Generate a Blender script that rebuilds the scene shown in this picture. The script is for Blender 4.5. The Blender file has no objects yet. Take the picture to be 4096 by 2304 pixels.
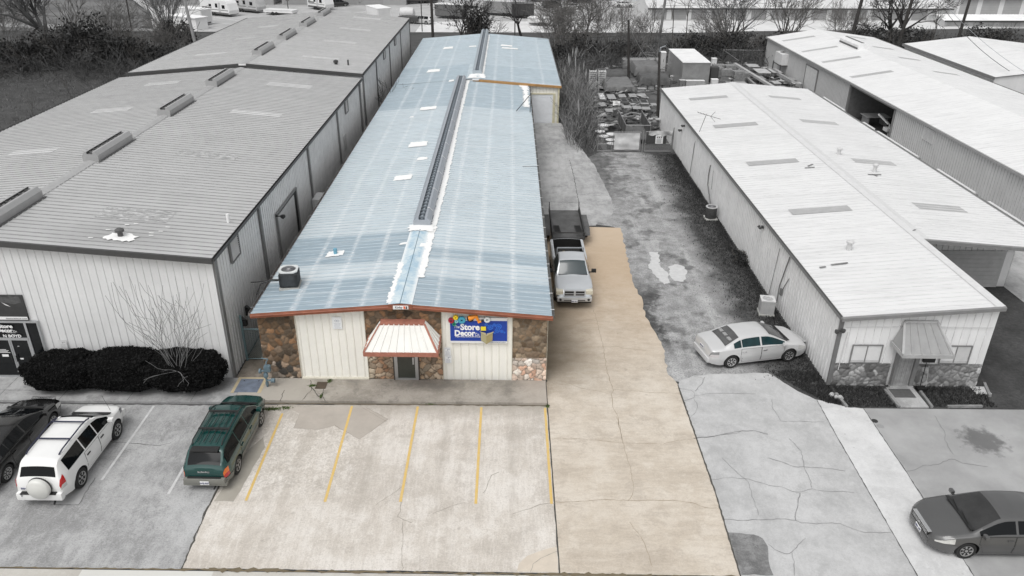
import bpy, bmesh, math, random
from mathutils import Vector, Matrix, noise
R=math.radians; PI=math.pi
sc=bpy.context.scene
# ---------------------------------------------------------------- camera, world, sun, exposure
cd=bpy.data.cameras.new('camera'); cam=bpy.data.objects.new('camera',cd); sc.collection.objects.link(cam)
cam.location=(0,0,19.0); cam.rotation_euler=(R(90-26.6),0,R(0.956))
cd.sensor_width=36; cd.lens=3107/4096*36; cd.shift_x=64/4096; cd.clip_start=.5; cd.clip_end=1500
sc.camera=cam
w=bpy.data.worlds.new('World'); sc.world=w; w.use_nodes=True
nt=w.node_tree; bg=nt.nodes['Background']
sky=nt.nodes.new('ShaderNodeTexSky'); sky.sky_type='NISHITA'; sky.sun_disc=False
sky.sun_elevation=R(62); sky.sun_rotation=R(208); sky.dust_density=4; sky.air_density=1.5
hs=nt.nodes.new('ShaderNodeHueSaturation'); hs.inputs['Saturation'].default_value=.06
nt.links.new(sky.outputs[0],hs.inputs['Color']); nt.links.new(hs.outputs[0],bg.inputs[0])
bg.inputs[1].default_value=.15
sl=bpy.data.lights.new('sun','SUN'); sl.energy=.9; sl.angle=R(35); sl.color=(1,.985,.96)
sun=bpy.data.objects.new('sun',sl); sc.collection.objects.link(sun)
sun.rotation_euler=(R(32),0,R(-28))
sc.view_settings.view_transform='Standard'; sc.view_settings.look='None'; sc.view_settings.exposure=0.0; sc.view_settings.gamma=1
sc.render.engine='CYCLES'; sc.cycles.max_bounces=6; sc.cycles.diffuse_bounces=3

# ---------------------------------------------------------------- helpers
C=sc.collection
rnd=random.Random(7)
def lin(c):
    if isinstance(c,str):
        c=c.lstrip('#'); c=[int(c[i:i+2],16)/255 for i in (0,2,4)]
        return tuple((v/12.92 if v<=.04045 else ((v+.055)/1.055)**2.4) for v in c)
    if isinstance(c,(int,float)): return (c,c,c)
    return tuple(c)
def mul(c,k): return tuple(min(1,v*k) for v in lin(c))
class NT:
    def __init__(s,name):
        s.m=bpy.data.materials.new(name); s.m.use_nodes=True; s.t=s.m.node_tree; s.b=s.t.nodes['Principled BSDF']
        s.pos=s.t.nodes.new('ShaderNodeNewGeometry').outputs['Position']
    def n(s,typ,**k):
        nd=s.t.nodes.new('ShaderNode'+typ)
        for a,v in k.items(): setattr(nd,a,v)
        return nd
    def l(s,a,b): s.t.links.new(a,b)
    def mapping(s,scale=(1,1,1),rot=(0,0,0),loc=(0,0,0),src=None):
        mp=s.n('Mapping'); mp.inputs['Scale'].default_value=scale; mp.inputs['Rotation'].default_value=rot; mp.inputs['Location'].default_value=loc
        s.l(src or s.pos,mp.inputs[0]); return mp.outputs[0]
    def noise(s,scale,detail=4,rough=.55,vec=None,dist=0):
        nd=s.n('TexNoise'); nd.inputs['Scale'].default_value=scale; nd.inputs['Detail'].default_value=detail; nd.inputs['Roughness'].default_value=rough; nd.inputs['Distortion'].default_value=dist
        s.l(vec or s.pos,nd.inputs['Vector']); return nd.outputs['Fac']
    def ramp(s,fac,stops,interp='LINEAR'):
        r=s.n('ValToRGB'); r.color_ramp.interpolation=interp; e=r.color_ramp.elements
        while len(e)>1: e.remove(e[-1])
        e[0].position=stops[0][0]; c=lin(stops[0][1]); e[0].color=(*c,1)
        for p,c in stops[1:]:
            q=e.new(p); q.color=(*lin(c),1)
        s.l(fac,r.inputs[0]); return r.outputs[0]
    def mix(s,fac,a,b,mode='MIX'):
        m=s.n('Mix',data_type='RGBA',blend_type=mode)
        for i,v in ((0,fac),(6,a),(7,b)):
            if isinstance(v,(int,float)) and i==0: m.inputs[0].default_value=v
            elif hasattr(v,'is_linked'): s.l(v,m.inputs[i])
            else: m.inputs[i].default_value=(*lin(v),1)
        return m.outputs[2]
    def math(s,op,a,b=None,c=None):
        m=s.n('Math',operation=op)
        for i,v in enumerate((a,b,c)):
            if v is None: continue
            if isinstance(v,(int,float)): m.inputs[i].default_value=v
            else: s.l(v,m.inputs[i])
        return m.outputs[0]
    def sep(s,v=None):
        x=s.n('SeparateXYZ'); s.l(v or s.pos,x.inputs[0]); return x.outputs
    def rng(s,v,a,b):   # map v from a..b to 0..1 clamped
        m=s.n('MapRange'); m.inputs[1].default_value=a; m.inputs[2].default_value=b; s.l(v,m.inputs[0]); return m.outputs[0]
    def bump(s,h,strength=.3,dist=.02):
        b=s.n('Bump'); b.inputs['Strength'].default_value=strength; b.inputs['Distance'].default_value=dist
        s.l(h,b.inputs['Height']); s.l(b.outputs[0],s.b.inputs['Normal'])
    def out(s,col,rough=.7,metal=0,coat=0,spec=.5):
        if hasattr(col,'is_linked'): s.l(col,s.b.inputs['Base Color'])
        else: s.b.inputs['Base Color'].default_value=(*lin(col),1)
        if hasattr(rough,'is_linked'): s.l(rough,s.b.inputs['Roughness'])
        else: s.b.inputs['Roughness'].default_value=rough
        s.b.inputs['Metallic'].default_value=metal; s.b.inputs['Coat Weight'].default_value=coat; s.b.inputs['Specular IOR Level'].default_value=spec
        return s.m
MC={}
def M(col,rough=.7,metal=0,var=.12,scale=3,bump=0,coat=0,name=None,spec=.5):
    key=(str(col),rough,metal,var,scale,bump,coat,spec)
    if key in MC: return MC[key]
    t=NT(name or 'surface'); f=t.noise(scale,5,.6); f2=t.noise(scale*9,3)
    c=t.mix(t.rng(f,.3,.7),mul(col,1-var),mul(col,1+var)); c=t.mix(t.math('MULTIPLY',t.rng(f2,.35,.65),.35),c,mul(col,1-var*.8))
    if bump: t.bump(f2,bump)
    MC[key]=t.out(c,rough,metal,coat,spec); return MC[key]

def thing(name,label,cat,loc=(0,0,0),rz=0,group=None):
    o=bpy.data.objects.new(name,None); C.objects.link(o); o.location=loc; o.rotation_euler=(0,0,rz)
    o['label']=label; o['category']=cat; o.empty_display_size=.2
    if group: o['group']=group
    return o
def tag(o,label=None,cat=None,group=None,kind=None):
    if label: o['label']=label
    if cat: o['category']=cat
    if group: o['group']=group
    if kind: o['kind']=kind
    return o
def copy_tree(o,parent=None,loc=None,rz=None,label=None,group=None):
    c=o.copy(); C.objects.link(c); c.parent=parent
    if loc is not None: c.location=loc
    if rz is not None: c.rotation_euler=(0,0,rz)
    if label: c['label']=label
    if group: c['group']=group
    for ch in [x for x in C.objects if x.parent==o]: copy_tree(ch,c)
    return c
SEAM={}
class MB:
    def __init__(s): s.v=[];s.f=[];s.mi=[];s.m=0;s.T=Matrix()
    def add(s,vs,fs):
        b=len(s.v); s.v+= [tuple(s.T@Vector(p)) for p in vs]
        for f in fs: s.f.append(tuple(b+i for i in f)); s.mi.append(s.m)
        return s
    def box(s,x0,x1,y0,y1,z0,z1):
        return s.add([(x0,y0,z0),(x1,y0,z0),(x1,y1,z0),(x0,y1,z0),(x0,y0,z1),(x1,y0,z1),(x1,y1,z1),(x0,y1,z1)],
          [(0,3,2,1),(4,5,6,7),(0,1,5,4),(1,2,6,5),(2,3,7,6),(3,0,4,7)])
    def bbox(s,x0,x1,y0,y1,z0,z1,b=.02):   # chamfered box
        bm=bmesh.new(); bmesh.ops.create_cube(bm,size=1)
        for v in bm.verts: v.co=Vector(((x0+x1)/2+v.co.x*(x1-x0),(y0+y1)/2+v.co.y*(y1-y0),(z0+z1)/2+v.co.z*(z1-z0)))
        bmesh.ops.bevel(bm,geom=bm.edges[:],offset=b,segments=2,affect='EDGES',profile=.7)
        bm.verts.index_update(); s.add([v.co[:] for v in bm.verts],[[v.index for v in f.verts] for f in bm.faces]); bm.free(); return s
    def quad(s,*p): return s.add(list(p),[tuple(range(len(p)))])
    def prism(s,pts,z0,z1):
        n=len(pts); return s.add([(x,y,z0) for x,y in pts]+[(x,y,z1) for x,y in pts],
           [tuple(range(n-1,-1,-1)),tuple(range(n,2*n))]+[(i,(i+1)%n,n+(i+1)%n,n+i) for i in range(n)])
    def beam(s,a,b,w,h=None,up=(0,0,1)):
        a=Vector(a);b=Vector(b);h=h or w;d=(b-a).normalized();u=Vector(up)
        if abs(d.dot(u))>.98: u=Vector((0,1,0))
        r=d.cross(u).normalized()*w/2; q=r.cross(d).normalized()*h/2
        return s.add([a-r-q,a+r-q,a+r+q,a-r+q,b-r-q,b+r-q,b+r+q,b-r+q],[(0,3,2,1),(4,5,6,7),(0,1,5,4),(1,2,6,5),(2,3,7,6),(3,0,4,7)])
    def tube(s,pts,r,n=6,caps=True):
        pts=[Vector(p) for p in pts]; k=len(pts); rs=r if isinstance(r,(list,tuple)) else [r]*k
        vs=[];pu=None
        for i,p in enumerate(pts):
            d=(pts[min(i+1,k-1)]-pts[max(i-1,0)]).normalized()
            if pu is None: pu=d.orthogonal().normalized()
            u=(pu-d*pu.dot(d)); u=u.normalized() if u.length>1e-4 else d.orthogonal().normalized(); pu=u; v=d.cross(u)
            for j in range(n):
                a=2*PI*j/n; vs.append(p+(u*math.cos(a)+v*math.sin(a))*rs[i])
        fs=[(i*n+j,i*n+(j+1)%n,(i+1)*n+(j+1)%n,(i+1)*n+j) for i in range(k-1) for j in range(n)]
        if caps: fs+=[tuple(range(n-1,-1,-1)),tuple((k-1)*n+j for j in range(n))]
        return s.add(vs,fs)
    def lathe(s,prof,n=20,axis='z',c=(0,0,0)):   # prof: (r,h)
        vs=[];k=len(prof)
        for r,h in prof:
            for j in range(n):
                a=2*PI*j/n; x,y=r*math.cos(a),r*math.sin(a)
                p={'z':(x,y,h),'x':(h,x,y),'y':(y,h,x)}[axis]; vs.append((p[0]+c[0],p[1]+c[1],p[2]+c[2]))
        fs=[(i*n+j,i*n+(j+1)%n,(i+1)*n+(j+1)%n,(i+1)*n+j) for i in range(k-1) for j in range(n)]
        fs+=[tuple(range(n-1,-1,-1)),tuple((k-1)*n+j for j in range(n))]
        return s.add(vs,fs)
    def ribs(s,O,U,L,V,hfun,N,pitch=.305,d=.03,rib=.07,off=0,seam=1):
        """ribbed sheet: from O along U for L; at u extends along V by hfun(u); ribs stand out along N"""
        O=Vector(O);U=Vector(U);V=Vector(V);N=Vector(N); us=[(0,0)]; u=off; rj=random.Random(int(L*10))
        while u<L:
            for du,h in ((0,0),(rib*.3,d),(rib*.7,d),(rib,0)):
                if 0<u+du<L: us.append((u+du,h))
            u+=pitch*(1+rj.uniform(-.07,.07))
        us.append((L,0)); vs=[]
        for u,h in us:
            p=O+U*u+N*h; a,b=hfun(u); vs+= [p+V*a,p+V*b]
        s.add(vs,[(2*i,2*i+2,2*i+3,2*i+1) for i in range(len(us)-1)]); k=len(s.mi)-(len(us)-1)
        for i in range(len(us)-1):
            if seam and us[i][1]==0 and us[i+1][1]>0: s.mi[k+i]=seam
        return s
    def build(s,name,mats,parent=None,smooth=False,world=True,angle=40):
        me=bpy.data.meshes.new(name); vs=s.v
        if parent is not None and world:
            L=parent.location; ob=parent
            rzc=parent.rotation_euler.z
            if rzc: mi=Matrix.Rotation(-rzc,4,'Z'); vs=[tuple(mi@(Vector(p)-L)) for p in vs]
            else: vs=[(p[0]-L[0],p[1]-L[1],p[2]-L[2]) for p in vs]
        me.from_pydata(vs,[],s.f)
        if not isinstance(mats,(list,tuple)): mats=[mats]
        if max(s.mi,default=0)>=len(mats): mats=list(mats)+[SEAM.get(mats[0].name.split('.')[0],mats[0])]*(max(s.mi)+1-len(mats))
        for m in mats: me.materials.append(m)
        me.polygons.foreach_set('material_index',s.mi)
        if smooth:
            me.polygons.foreach_set('use_smooth',[True]*len(s.f)); me.set_sharp_from_angle(angle=R(angle))
        me.update(); o=bpy.data.objects.new(name,me); C.objects.link(o); o.parent=parent
        return o
def recenter(o):      # put a top-level mesh's origin at its base
    me=o.data; n=len(me.vertices)
    xs=[v.co for v in me.vertices]; c=Vector(((min(p.x for p in xs)+max(p.x for p in xs))/2,(min(p.y for p in xs)+max(p.y for p in xs))/2,min(p.z for p in xs)))
    for v in me.vertices: v.co-=c
    o.location+=c; return o
def text_mesh(txt,size,font_scale_x=1,extrude=.004,bold=0,shear=0,spacing=1,align='CENTER'):
    cu=bpy.data.curves.new('lettering','FONT'); cu.body=txt; cu.size=size; cu.extrude=extrude; cu.offset=bold; cu.shear=shear; cu.space_character=spacing
    cu.align_x=align; cu.resolution_u=3
    o=bpy.data.objects.new('tmp',cu); C.objects.link(o)
    dg=bpy.context.evaluated_depsgraph_get(); me=bpy.data.meshes.new_from_object(o.evaluated_get(dg))
    vs=[(v.co.x*font_scale_x,v.co.y,v.co.z) for v in me.vertices]; fs=[tuple(p.vertices) for p in me.polygons]
    C.objects.unlink(o); bpy.data.objects.remove(o); bpy.data.meshes.remove(me)
    return vs,fs
def put_text(mb,txt,pos,size,fx=1,bold=0,rot=None,fit=None,**k):
    vs,fs=text_mesh(txt,size,fx,bold=bold,**k)
    if fit:
        x0=min(v[0] for v in vs);x1=max(v[0] for v in vs); s=fit/(x1-x0); cx=(x0+x1)/2
        vs=[((v[0]-cx)*s,v[1],v[2]) for v in vs]
    T=Matrix.Translation(pos)@(rot if rot is not None else Matrix.Rotation(R(90),4,'X'))
    b=mb.T; mb.T=b@T; mb.add(vs,fs); mb.T=b
FACE_FRONT=Matrix.Rotation(R(90),4,'X')

# ---------------------------------------------------------------- ground materials
def concrete(name,base,light,dark,sc1=.35,streak=None,spots=.3,rough=.9,contrast=1,seed=0,warm=None):
    t=NT(name); p=t.mapping(loc=(seed*3.7,seed*1.3,0)); w=t.n('VectorMath',operation='MULTIPLY_ADD'); nz=t.n('TexNoise'); nz.inputs['Scale'].default_value=1.3; nz.inputs['Detail'].default_value=5; t.l(p,nz.inputs['Vector']); t.l(nz.outputs['Color'],w.inputs[0]); w.inputs[1].default_value=(.5,.5,0); t.l(p,w.inputs[2]); q=w.outputs[0]
    big=t.noise(sc1,8,.72,q); mid=t.noise(sc1*2.6,9,.78,q); fine=t.noise(16,6,.8,p); vf=t.noise(45,4,.8,p)
    c=t.mix(t.math('MULTIPLY',t.rng(big,.49,.60),.75*contrast),base,light); c=t.mix(t.math('MULTIPLY',t.rng(big,.49,.38),.75*contrast),c,dark)
    c=t.mix(t.math('MULTIPLY',t.rng(mid,.515,.60),.7*contrast),c,light); c=t.mix(t.math('MULTIPLY',t.rng(mid,.48,.40),.7*contrast),c,dark)
    if streak:
        for k,(m,amt) in enumerate(((1,.24),(3.5,.24))):
            sv=t.mapping(scale=tuple(v*m for v in streak),loc=(3+seed,1+k,0)); st=t.noise(1,7,.75,sv); c=t.mix(t.math('MULTIPLY',t.rng(st,.52,.60),amt*1.3*contrast),c,light); c=t.mix(t.math('MULTIPLY',t.rng(st,.48,.40),amt*1.3*contrast),c,dark)
    c=t.mix(t.math('MULTIPLY',t.rng(fine,.53,.62),spots*1.2),c,mul(dark,.72)); c=t.mix(t.math('MULTIPLY',t.rng(fine,.47,.38),spots*.9),c,mul(light,1.08))
    c=t.mix(t.math('MULTIPLY',t.rng(vf,.52,.62),.3*min(1,spots*2.5)),c,mul(dark,.55))
    sp=t.noise(3.1,2,.4,p); c=t.mix(t.math('MULTIPLY',t.rng(sp,.74,.78),.35),c,mul(dark,.6))
    t.bump(fine,.3,.01)
    return t,c,rough
def sheet(name,pts,z,mat,parent=None,jag=None,kind='structure'):
    mb=MB()
    if len(pts)==4 and jag is None and False: pass
    mb.add([(x,y,z) for x,y in pts],[tuple(range(len(pts)))])
    o=mb.build(name,mat,parent)
    bm=bmesh.new(); bm.from_mesh(o.data); bmesh.ops.triangulate(bm,faces=bm.faces[:]); 
    bmesh.ops.recalc_face_normals(bm,faces=bm.faces[:])
    for f in bm.faces:
        if f.normal.z<0: f.normal_flip()
    bm.to_mesh(o.data); bm.free()
    if kind and parent is None: o['kind']=kind
    return o
def jagged(a,b,step=.3,amp=.08,seed=0):
    r=random.Random(seed); n=max(2,int(math.dist(a,b)/step)); dx,dy=b[0]-a[0],b[1]-a[1]; L=math.hypot(dx,dy); nx,ny=-dy/L,dx/L
    return [(a[0]+dx*i/n+nx*r.uniform(-amp,amp)*(0<i<n),a[1]+dy*i/n+ny*r.uniform(-amp,amp)*(0<i<n)) for i in range(n)]
def jpoly(pts,amp=.06,step=.3,seed=0,closed=True):
    out=[]
    for i in range(len(pts) if closed else len(pts)-1): out+=jagged(pts[i],pts[(i+1)%len(pts)],step,amp,seed+i)
    if not closed: out.append(pts[-1])
    return out
def ribbon(mb,pts,w,z,seed=0,amp=.03,step=.15,wvar=.5):
    r=random.Random(seed); P=jpoly(pts,amp,step,seed,closed=False); vs=[]
    for i,p in enumerate(P):
        a=P[max(0,i-1)];b=P[min(len(P)-1,i+1)]; dx,dy=b[0]-a[0],b[1]-a[1]; L=math.hypot(dx,dy) or 1
        ww=w*(1+r.uniform(-wvar,wvar))/2; vs+=[(p[0]-dy/L*ww,p[1]+dx/L*ww,z),(p[0]+dy/L*ww,p[1]-dx/L*ww,z)]
    mb.add(vs,[(2*i,2*i+1,2*i+3,2*i+2) for i in range(len(P)-1)])
CRACKS={
 'driveway':[[(4.45,35.49),(4.53,34.27),(4.52,33.12),(4.56,31.71),(4.50,29.88),(4.57,28.59),(4.61,28.13),(4.48,27.83),(4.42,26.95),(4.54,26.39),(4.56,25.38),(4.55,24.69)],[(1.85,28.90),(2.42,28.83),(2.83,28.56),(3.16,28.30),(3.87,28.08),(4.48,27.83)],[(4.61,28.17),(5.38,28.16),(6.21,27.97),(7.44,27.94)],[(2.58,31.58),(3.72,31.74),(4.56,31.75),(5.23,31.81),(5.49,31.68),(6.54,31.47)],[(3.95,34.47),(4.58,34.27),(5.52,34.19),(6.39,34.00)],[(4.53,26.27),(4.55,24.50),(4.60,23.72),(4.64,23.08),(4.62,22.22),(4.61,21.89),(4.40,21.34),(4.31,21.23)],[(1.71,21.15),(1.96,21.10),(2.39,21.14),(3.34,21.28),(4.31,21.23),(4.89,21.26),(5.59,21.27),(6.06,21.25),(6.51,21.18),(6.96,20.93),(7.34,20.92)],[(4.55,24.50),(6.11,24.44),(6.72,24.70),(7.39,24.82)],[(4.22,20.19),(4.53,19.38),(4.65,18.65),(4.67,18.19)],[(1.87,24.73),(3.00,24.71),(4.55,24.50)]],
 'right':[[(7.39,24.82),(8.07,24.94),(9.39,25.35),(9.92,25.36),(10.37,25.12)],[(7.44,22.38),(8.16,22.52),(8.79,22.47),(9.49,22.15)],[(8.19,23.65),(8.66,22.59),(8.82,22.29),(8.70,20.58)],[(7.40,20.37),(8.10,20.33),(8.98,20.39)],[(8.97,20.37),(9.43,20.41),(9.89,20.36),(10.05,20.23),(10.56,20.19),(11.11,20.26),(11.36,20.23),(11.68,20.00),(12.05,19.81),(12.90,19.83)],[(9.49,22.12),(9.91,22.07),(10.26,21.81),(10.53,21.78),(11.02,21.96),(11.30,21.86),(11.92,21.84),(12.46,21.79)],[(14.84,22.98),(15.20,23.07),(15.61,23.32),(16.22,23.40),(16.78,23.70),(16.99,23.70),(17.17,23.48),(17.47,23.42),(18.01,23.30)],[(11.12,24.88),(11.34,24.10),(11.12,23.06),(11.11,22.32),(11.03,22.03)],[(17.59,26.49),(17.45,25.38),(17.20,24.88),(17.10,24.00)],[(10.51,21.73),(10.02,20.71),(9.90,20.34)],[(9.30,18.87),(9.26,18.50),(9.07,17.91)],[(8.64,19.25),(8.78,19.01),(9.08,18.82),(9.30,18.90),(9.96,19.52)],[(9.95,23.68),(10.38,23.46),(10.75,23.18),(11.76,23.13),(12.59,22.96)],[(11.26,27.57),(11.09,26.99),(11.16,26.02),(12.24,26.01),(12.88,25.99)],[(7.47,28.33),(7.96,28.19),(8.08,27.96),(7.96,27.59),(8.00,27.08),(7.83,26.59),(7.50,26.17)],[(7.45,27.36),(7.97,27.63)],[(8.04,27.78),(8.76,27.97),(9.62,27.99),(10.68,27.97)],[(7.38,24.82),(8.07,24.96),(9.19,25.20),(9.43,25.37),(9.98,25.34),(10.39,25.19)],[(8.11,28.11),(8.61,28.82),(8.79,29.22)],[(8.72,29.13),(8.32,29.29)]],
 'center':[[(-3.70,21.09),(-3.65,20.59),(-3.73,20.32),(-3.48,20.14),(-3.20,20.01)],[(-3.53,20.06),(-3.45,19.55),(-3.42,19.34),(-3.40,18.85),(-3.27,18.10),(-3.27,17.94)],[(-4.55,20.88),(-3.94,21.57),(-3.60,22.08)],[(-0.27,22.68),(-0.55,22.49),(-0.70,21.83),(-0.81,21.54)],[(-2.53,20.45),(-2.02,20.78),(-1.45,21.04)],[(-8.53,26.17),(-8.56,25.23),(-7.48,25.15),(-6.94,25.42),(-6.56,25.13)],[(-5.86,26.67),(-4.84,25.89),(-5.78,24.54),(-6.95,25.46)],[(-6.03,26.67),(-4.89,25.72)],[(1.70,18.82),(1.39,18.65),(1.13,18.50),(0.88,18.26),(0.78,17.92)],[(0.21,20.49),(0.71,20.72),(1.18,20.98),(1.71,21.04)]],
 'left':[[(-15.56,24.26),(-15.22,24.20),(-14.78,24.17),(-14.19,24.11),(-13.50,24.02),(-13.09,24.20)],[(-15.09,22.13),(-14.99,20.71),(-16.02,20.72)]],
 'rear':[[(4.96,61.31),(5.01,57.09),(4.96,53.11),(4.94,51.40),(2.28,51.47)],[(4.99,52.99),(6.13,52.89),(7.15,52.86)]],
 'side':[[(-9.56,27.74),(-9.54,26.93)],[(-8.62,28.53),(-8.40,27.76),(-8.61,27.02)],[(-7.90,28.00),(-7.85,27.36),(-7.63,26.96)],[(-8.46,27.99),(-7.95,27.25)]],
}

# base ground: dark winter grass reaching the horizon
t=NT('ground_grass'); a=t.noise(.05,6,.6); b=t.noise(.6,6,.7); f=t.noise(6,5,.7)
c=t.mix(t.rng(a,.35,.65),(.055,.055,.055),(.10,.10,.10)); c=t.mix(t.math('MULTIPLY',t.rng(b,.4,.7),.6),c,(.14,.14,.14)); c=t.mix(t.math('MULTIPLY',t.rng(f,.4,.7),.5),c,(.03,.03,.03)); t.bump(f,.8,.1)
m_ground=t.out(c,.95,spec=.1)
mb=MB(); ys=[-60,106,149,900]; zs=[-.02,-.02,-3.02,-3.02]; mb.add([(x,y,z) for y,z in zip(ys,zs) for x in (-600,600)],[(2*i,2*i+1,2*i+3,2*i+2) for i in range(3)]); mb.build('ground',m_ground)['kind']='structure'
# gravel lane
t=NT('gravel_lane'); X,Y,Zz=t.sep(); big=t.noise(.35,6,.6); mid=t.noise(1.6,6,.68,dist=.4); fine=t.noise(14,4,.75); tr=t.noise(1,5,.6,t.mapping(scale=(1.1,.12,1)))
g=t.mix(t.rng(mid,.35,.68),(.25,.25,.25),(.46,.46,.46)); g=t.mix(t.math('MULTIPLY',t.rng(tr,.52,.66),.55),g,(.56,.56,.56)); g=t.mix(t.math('MULTIPLY',t.rng(fine,.48,.62),.6),g,(.12,.12,.12))
gr=t.mix(t.rng(mid,.35,.65),(.045,.045,.045),(.12,.12,.12)); gr=t.mix(t.math('MULTIPLY',t.rng(fine,.4,.7),.5),gr,(.025,.025,.025))
xs=t.math('ADD',X,t.math('MULTIPLY',t.math('SUBTRACT',big,.5),4.2)); xs=t.math('ADD',xs,t.math('MULTIPLY',t.math('SUBTRACT',mid,.5),3.0))
mask=t.rng(xs,10.9,12.2)                                  # grass along the white wall
d1=t.math('MULTIPLY',t.rng(xs,8.3,7.4),t.math('MULTIPLY',t.rng(Y,31,32.5),t.rng(Y,39.5,37)))   # damp dark soil by the driveway
d2=t.math('MULTIPLY',t.rng(xs,9.2,7.8),t.rng(Y,50,56))
mask=t.math('MAXIMUM',mask,t.math('MULTIPLY',d1,.9)); mask=t.math('MAXIMUM',mask,t.math('MULTIPLY',d2,.7))
pt=t.math('MULTIPLY',t.rng(t.noise(.55,5,.6,t.mapping(loc=(9,4,0))),.54,.62),.55); mask=t.math('MAXIMUM',mask,pt)
t.bump(fine,.6,.04); m_gravel=t.out(t.mix(mask,g,gr),.95,spec=.15)
sheet('gravel_lane',[(7,29),(14,27.3),(14,64),(13.6,64.2),(8.2,64.4),(6.5,62),(6.6,56),(7.2,50),(5.6,47.4),(6.9,46.9),(6.9,36)],-.006,m_gravel)
# left lot (grey), central lot (cream), driveway (tan), right lots
t,c,r=concrete('old_grey_concrete',(.355,.355,.355),(.50,.50,.50),(.235,.235,.235),.22,streak=(.9,.25,1),spots=.42,contrast=.95,seed=4); m_left=t.out(c,r,spec=.2)
left_edge=[(-10.28,17.86),(-10.30,18.6),(-10.42,20.5),(-10.4,21.1),(-10.4,21.8),(-11.53,26.8)]
leftlot=sheet('left_parking_lot',[(-60,17.86)]+jpoly(left_edge,.03,.3,5,False)+[(-60,26.8)],.004,m_left)
t,c,r=concrete('cream_concrete',(.585,.54,.485),(.72,.685,.64),(.46,.42,.375),.24,streak=(2.6,.3,1),spots=.34,seed=1,contrast=.95)
X,Y,_=t.sep(); rough_zone=t.math('MULTIPLY',t.rng(X,-4.3,-6.3),t.rng(Y,20.6,22)); q=t.noise(5,5,.8,dist=1.5)
c=t.mix(t.math('MULTIPLY',t.math('MULTIPLY',t.rng(q,.5,.62),.5),rough_zone),c,(.34,.31,.27)); c=t.mix(t.math('MULTIPLY',t.math('MULTIPLY',t.rng(q,.47,.36),.5),rough_zone),c,(.8,.77,.72))
nb=t.noise(2.5,4,.6); bay=t.math('ABSOLUTE',t.math('SUBTRACT',t.math('FRACT',t.math('DIVIDE',t.math('ADD',X,9.2),2.7)),.5)); by=t.math('MULTIPLY',t.rng(Y,20.3,22),t.rng(Y,26.5,25)); oil=t.math('MULTIPLY',t.math('MULTIPLY',t.rng(t.math('ADD',bay,t.math('MULTIPLY',t.noise(1.1,6,.75),.5)),.36,.2),by),.5); c=t.mix(oil,c,(.36,.325,.285)); c=t.mix(t.math('MULTIPLY',t.rng(t.math('ADD',Y,nb),26.3,27.4),.75),c,(.33,.30,.26))
m_center=t.out(c,r,spec=.2)
centerlot=sheet('parking_lot',jpoly([(1.68,17.9),(1.68,26.95),(-11.48,26.8),(-10.36,21.8),(-10.36,21.1),(-10.38,20.5),(-10.25,17.9)],.015,.4,9),.008,m_center)
t,c,r=concrete('tan_concrete',(.55,.485,.405),(.665,.61,.535),(.42,.365,.305),.26,streak=(.5,1.6,1),spots=.2,seed=2,contrast=.8)
X,Y,_=t.sep(); wn=t.math('MULTIPLY',t.math('SUBTRACT',t.noise(.5,5,.6),.5),5)
yy=t.math('ADD',Y,wn); c=t.mix(t.math('MULTIPLY',t.rng(yy,29,40),.68),c,(.44,.315,.20)); c=t.mix(t.math('MULTIPLY',t.rng(yy,40,46),.6),c,(.57,.465,.355))
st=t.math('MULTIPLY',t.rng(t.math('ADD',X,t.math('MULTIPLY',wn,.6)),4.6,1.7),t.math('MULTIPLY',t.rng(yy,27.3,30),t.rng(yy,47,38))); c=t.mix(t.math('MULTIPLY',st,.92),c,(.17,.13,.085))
m_drive=t.out(c,r,spec=.2)
drive=sheet('driveway',jpoly([(1.73,17.9),(7.36,17.86),(7.47,21.7),(7.44,28.3),(7.49,28.6)],.01,.5,3,False)+jpoly([(7.4,29.0),(7.2,29.4),(7.38,31.7),(7.22,33.4),(7.0,34.8),(7.15,36.5),(6.95,38.4),(7.1,42.5),(7.27,46.75)],.06,.25,4,False)+[(4.0,46.95),(1.73,47)],.006,m_drive)
t,c,r=concrete('grey_slab',(.385,.385,.385),(.50,.50,.50),(.27,.27,.27),.25,streak=(.9,.25,1),spots=.15,seed=7); m_rear=t.out(c,r,spec=.2)
rearpad=sheet('rear_pad',[(1.73,47),(4.0,46.98),(5.7,47.1),(5.9,47.7),(6.3,47.5),(7.1,49.4)]+jpoly([(7.3,51.5),(7.2,54),(7.0,57),(6.9,59.5),(6.0,66),(5.4,70),(4.9,73),(1.73,74)],.05,.4,6,False),.005,m_rear)
t,c,r=concrete('light_grey_concrete',(.46,.46,.46),(.56,.56,.56),(.37,.37,.37),.26,streak=(.9,.5,1),spots=.2,seed=3,contrast=.8)
X,Y,_=t.sep(); c=t.mix(t.math('MULTIPLY',t.rng(X,14.6,14.95),.85),c,t.mix(t.rng(t.noise(.5,5,.6),.35,.65),(.27,.27,.27),(.38,.38,.38)))
o1=t.n('VectorMath',operation='DISTANCE'); t.l(t.n('NewGeometry').outputs['Position'],o1.inputs[0]); o1.inputs[1].default_value=(18.7,24.9,0)
ds=t.math('ADD',o1.outputs['Value'],t.math('MULTIPLY',t.noise(3,4,.6),1.6)); c=t.mix(t.math('MULTIPLY',t.rng(ds,1.75,1.3),.75),c,(.1,.1,.1))
m_right=t.out(c,r,spec=.2)
rightlot=sheet('right_parking_lot',jpoly([(7.4,17.86),(7.51,21.7),(7.5,28.6)],.01,.5,13,False)+jpoly([(7.6,28.9),(8.3,29.35),(9.1,29.5),(11.7,29.62),(12.05,29.1),(12.56,28.2),(13.1,27.6),(13.7,27.3),(14.3,27.0),(14.8,26.98)],.05,.25,14,False)+[(60,27.05),(60,17.86)],.003,m_right)
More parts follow.
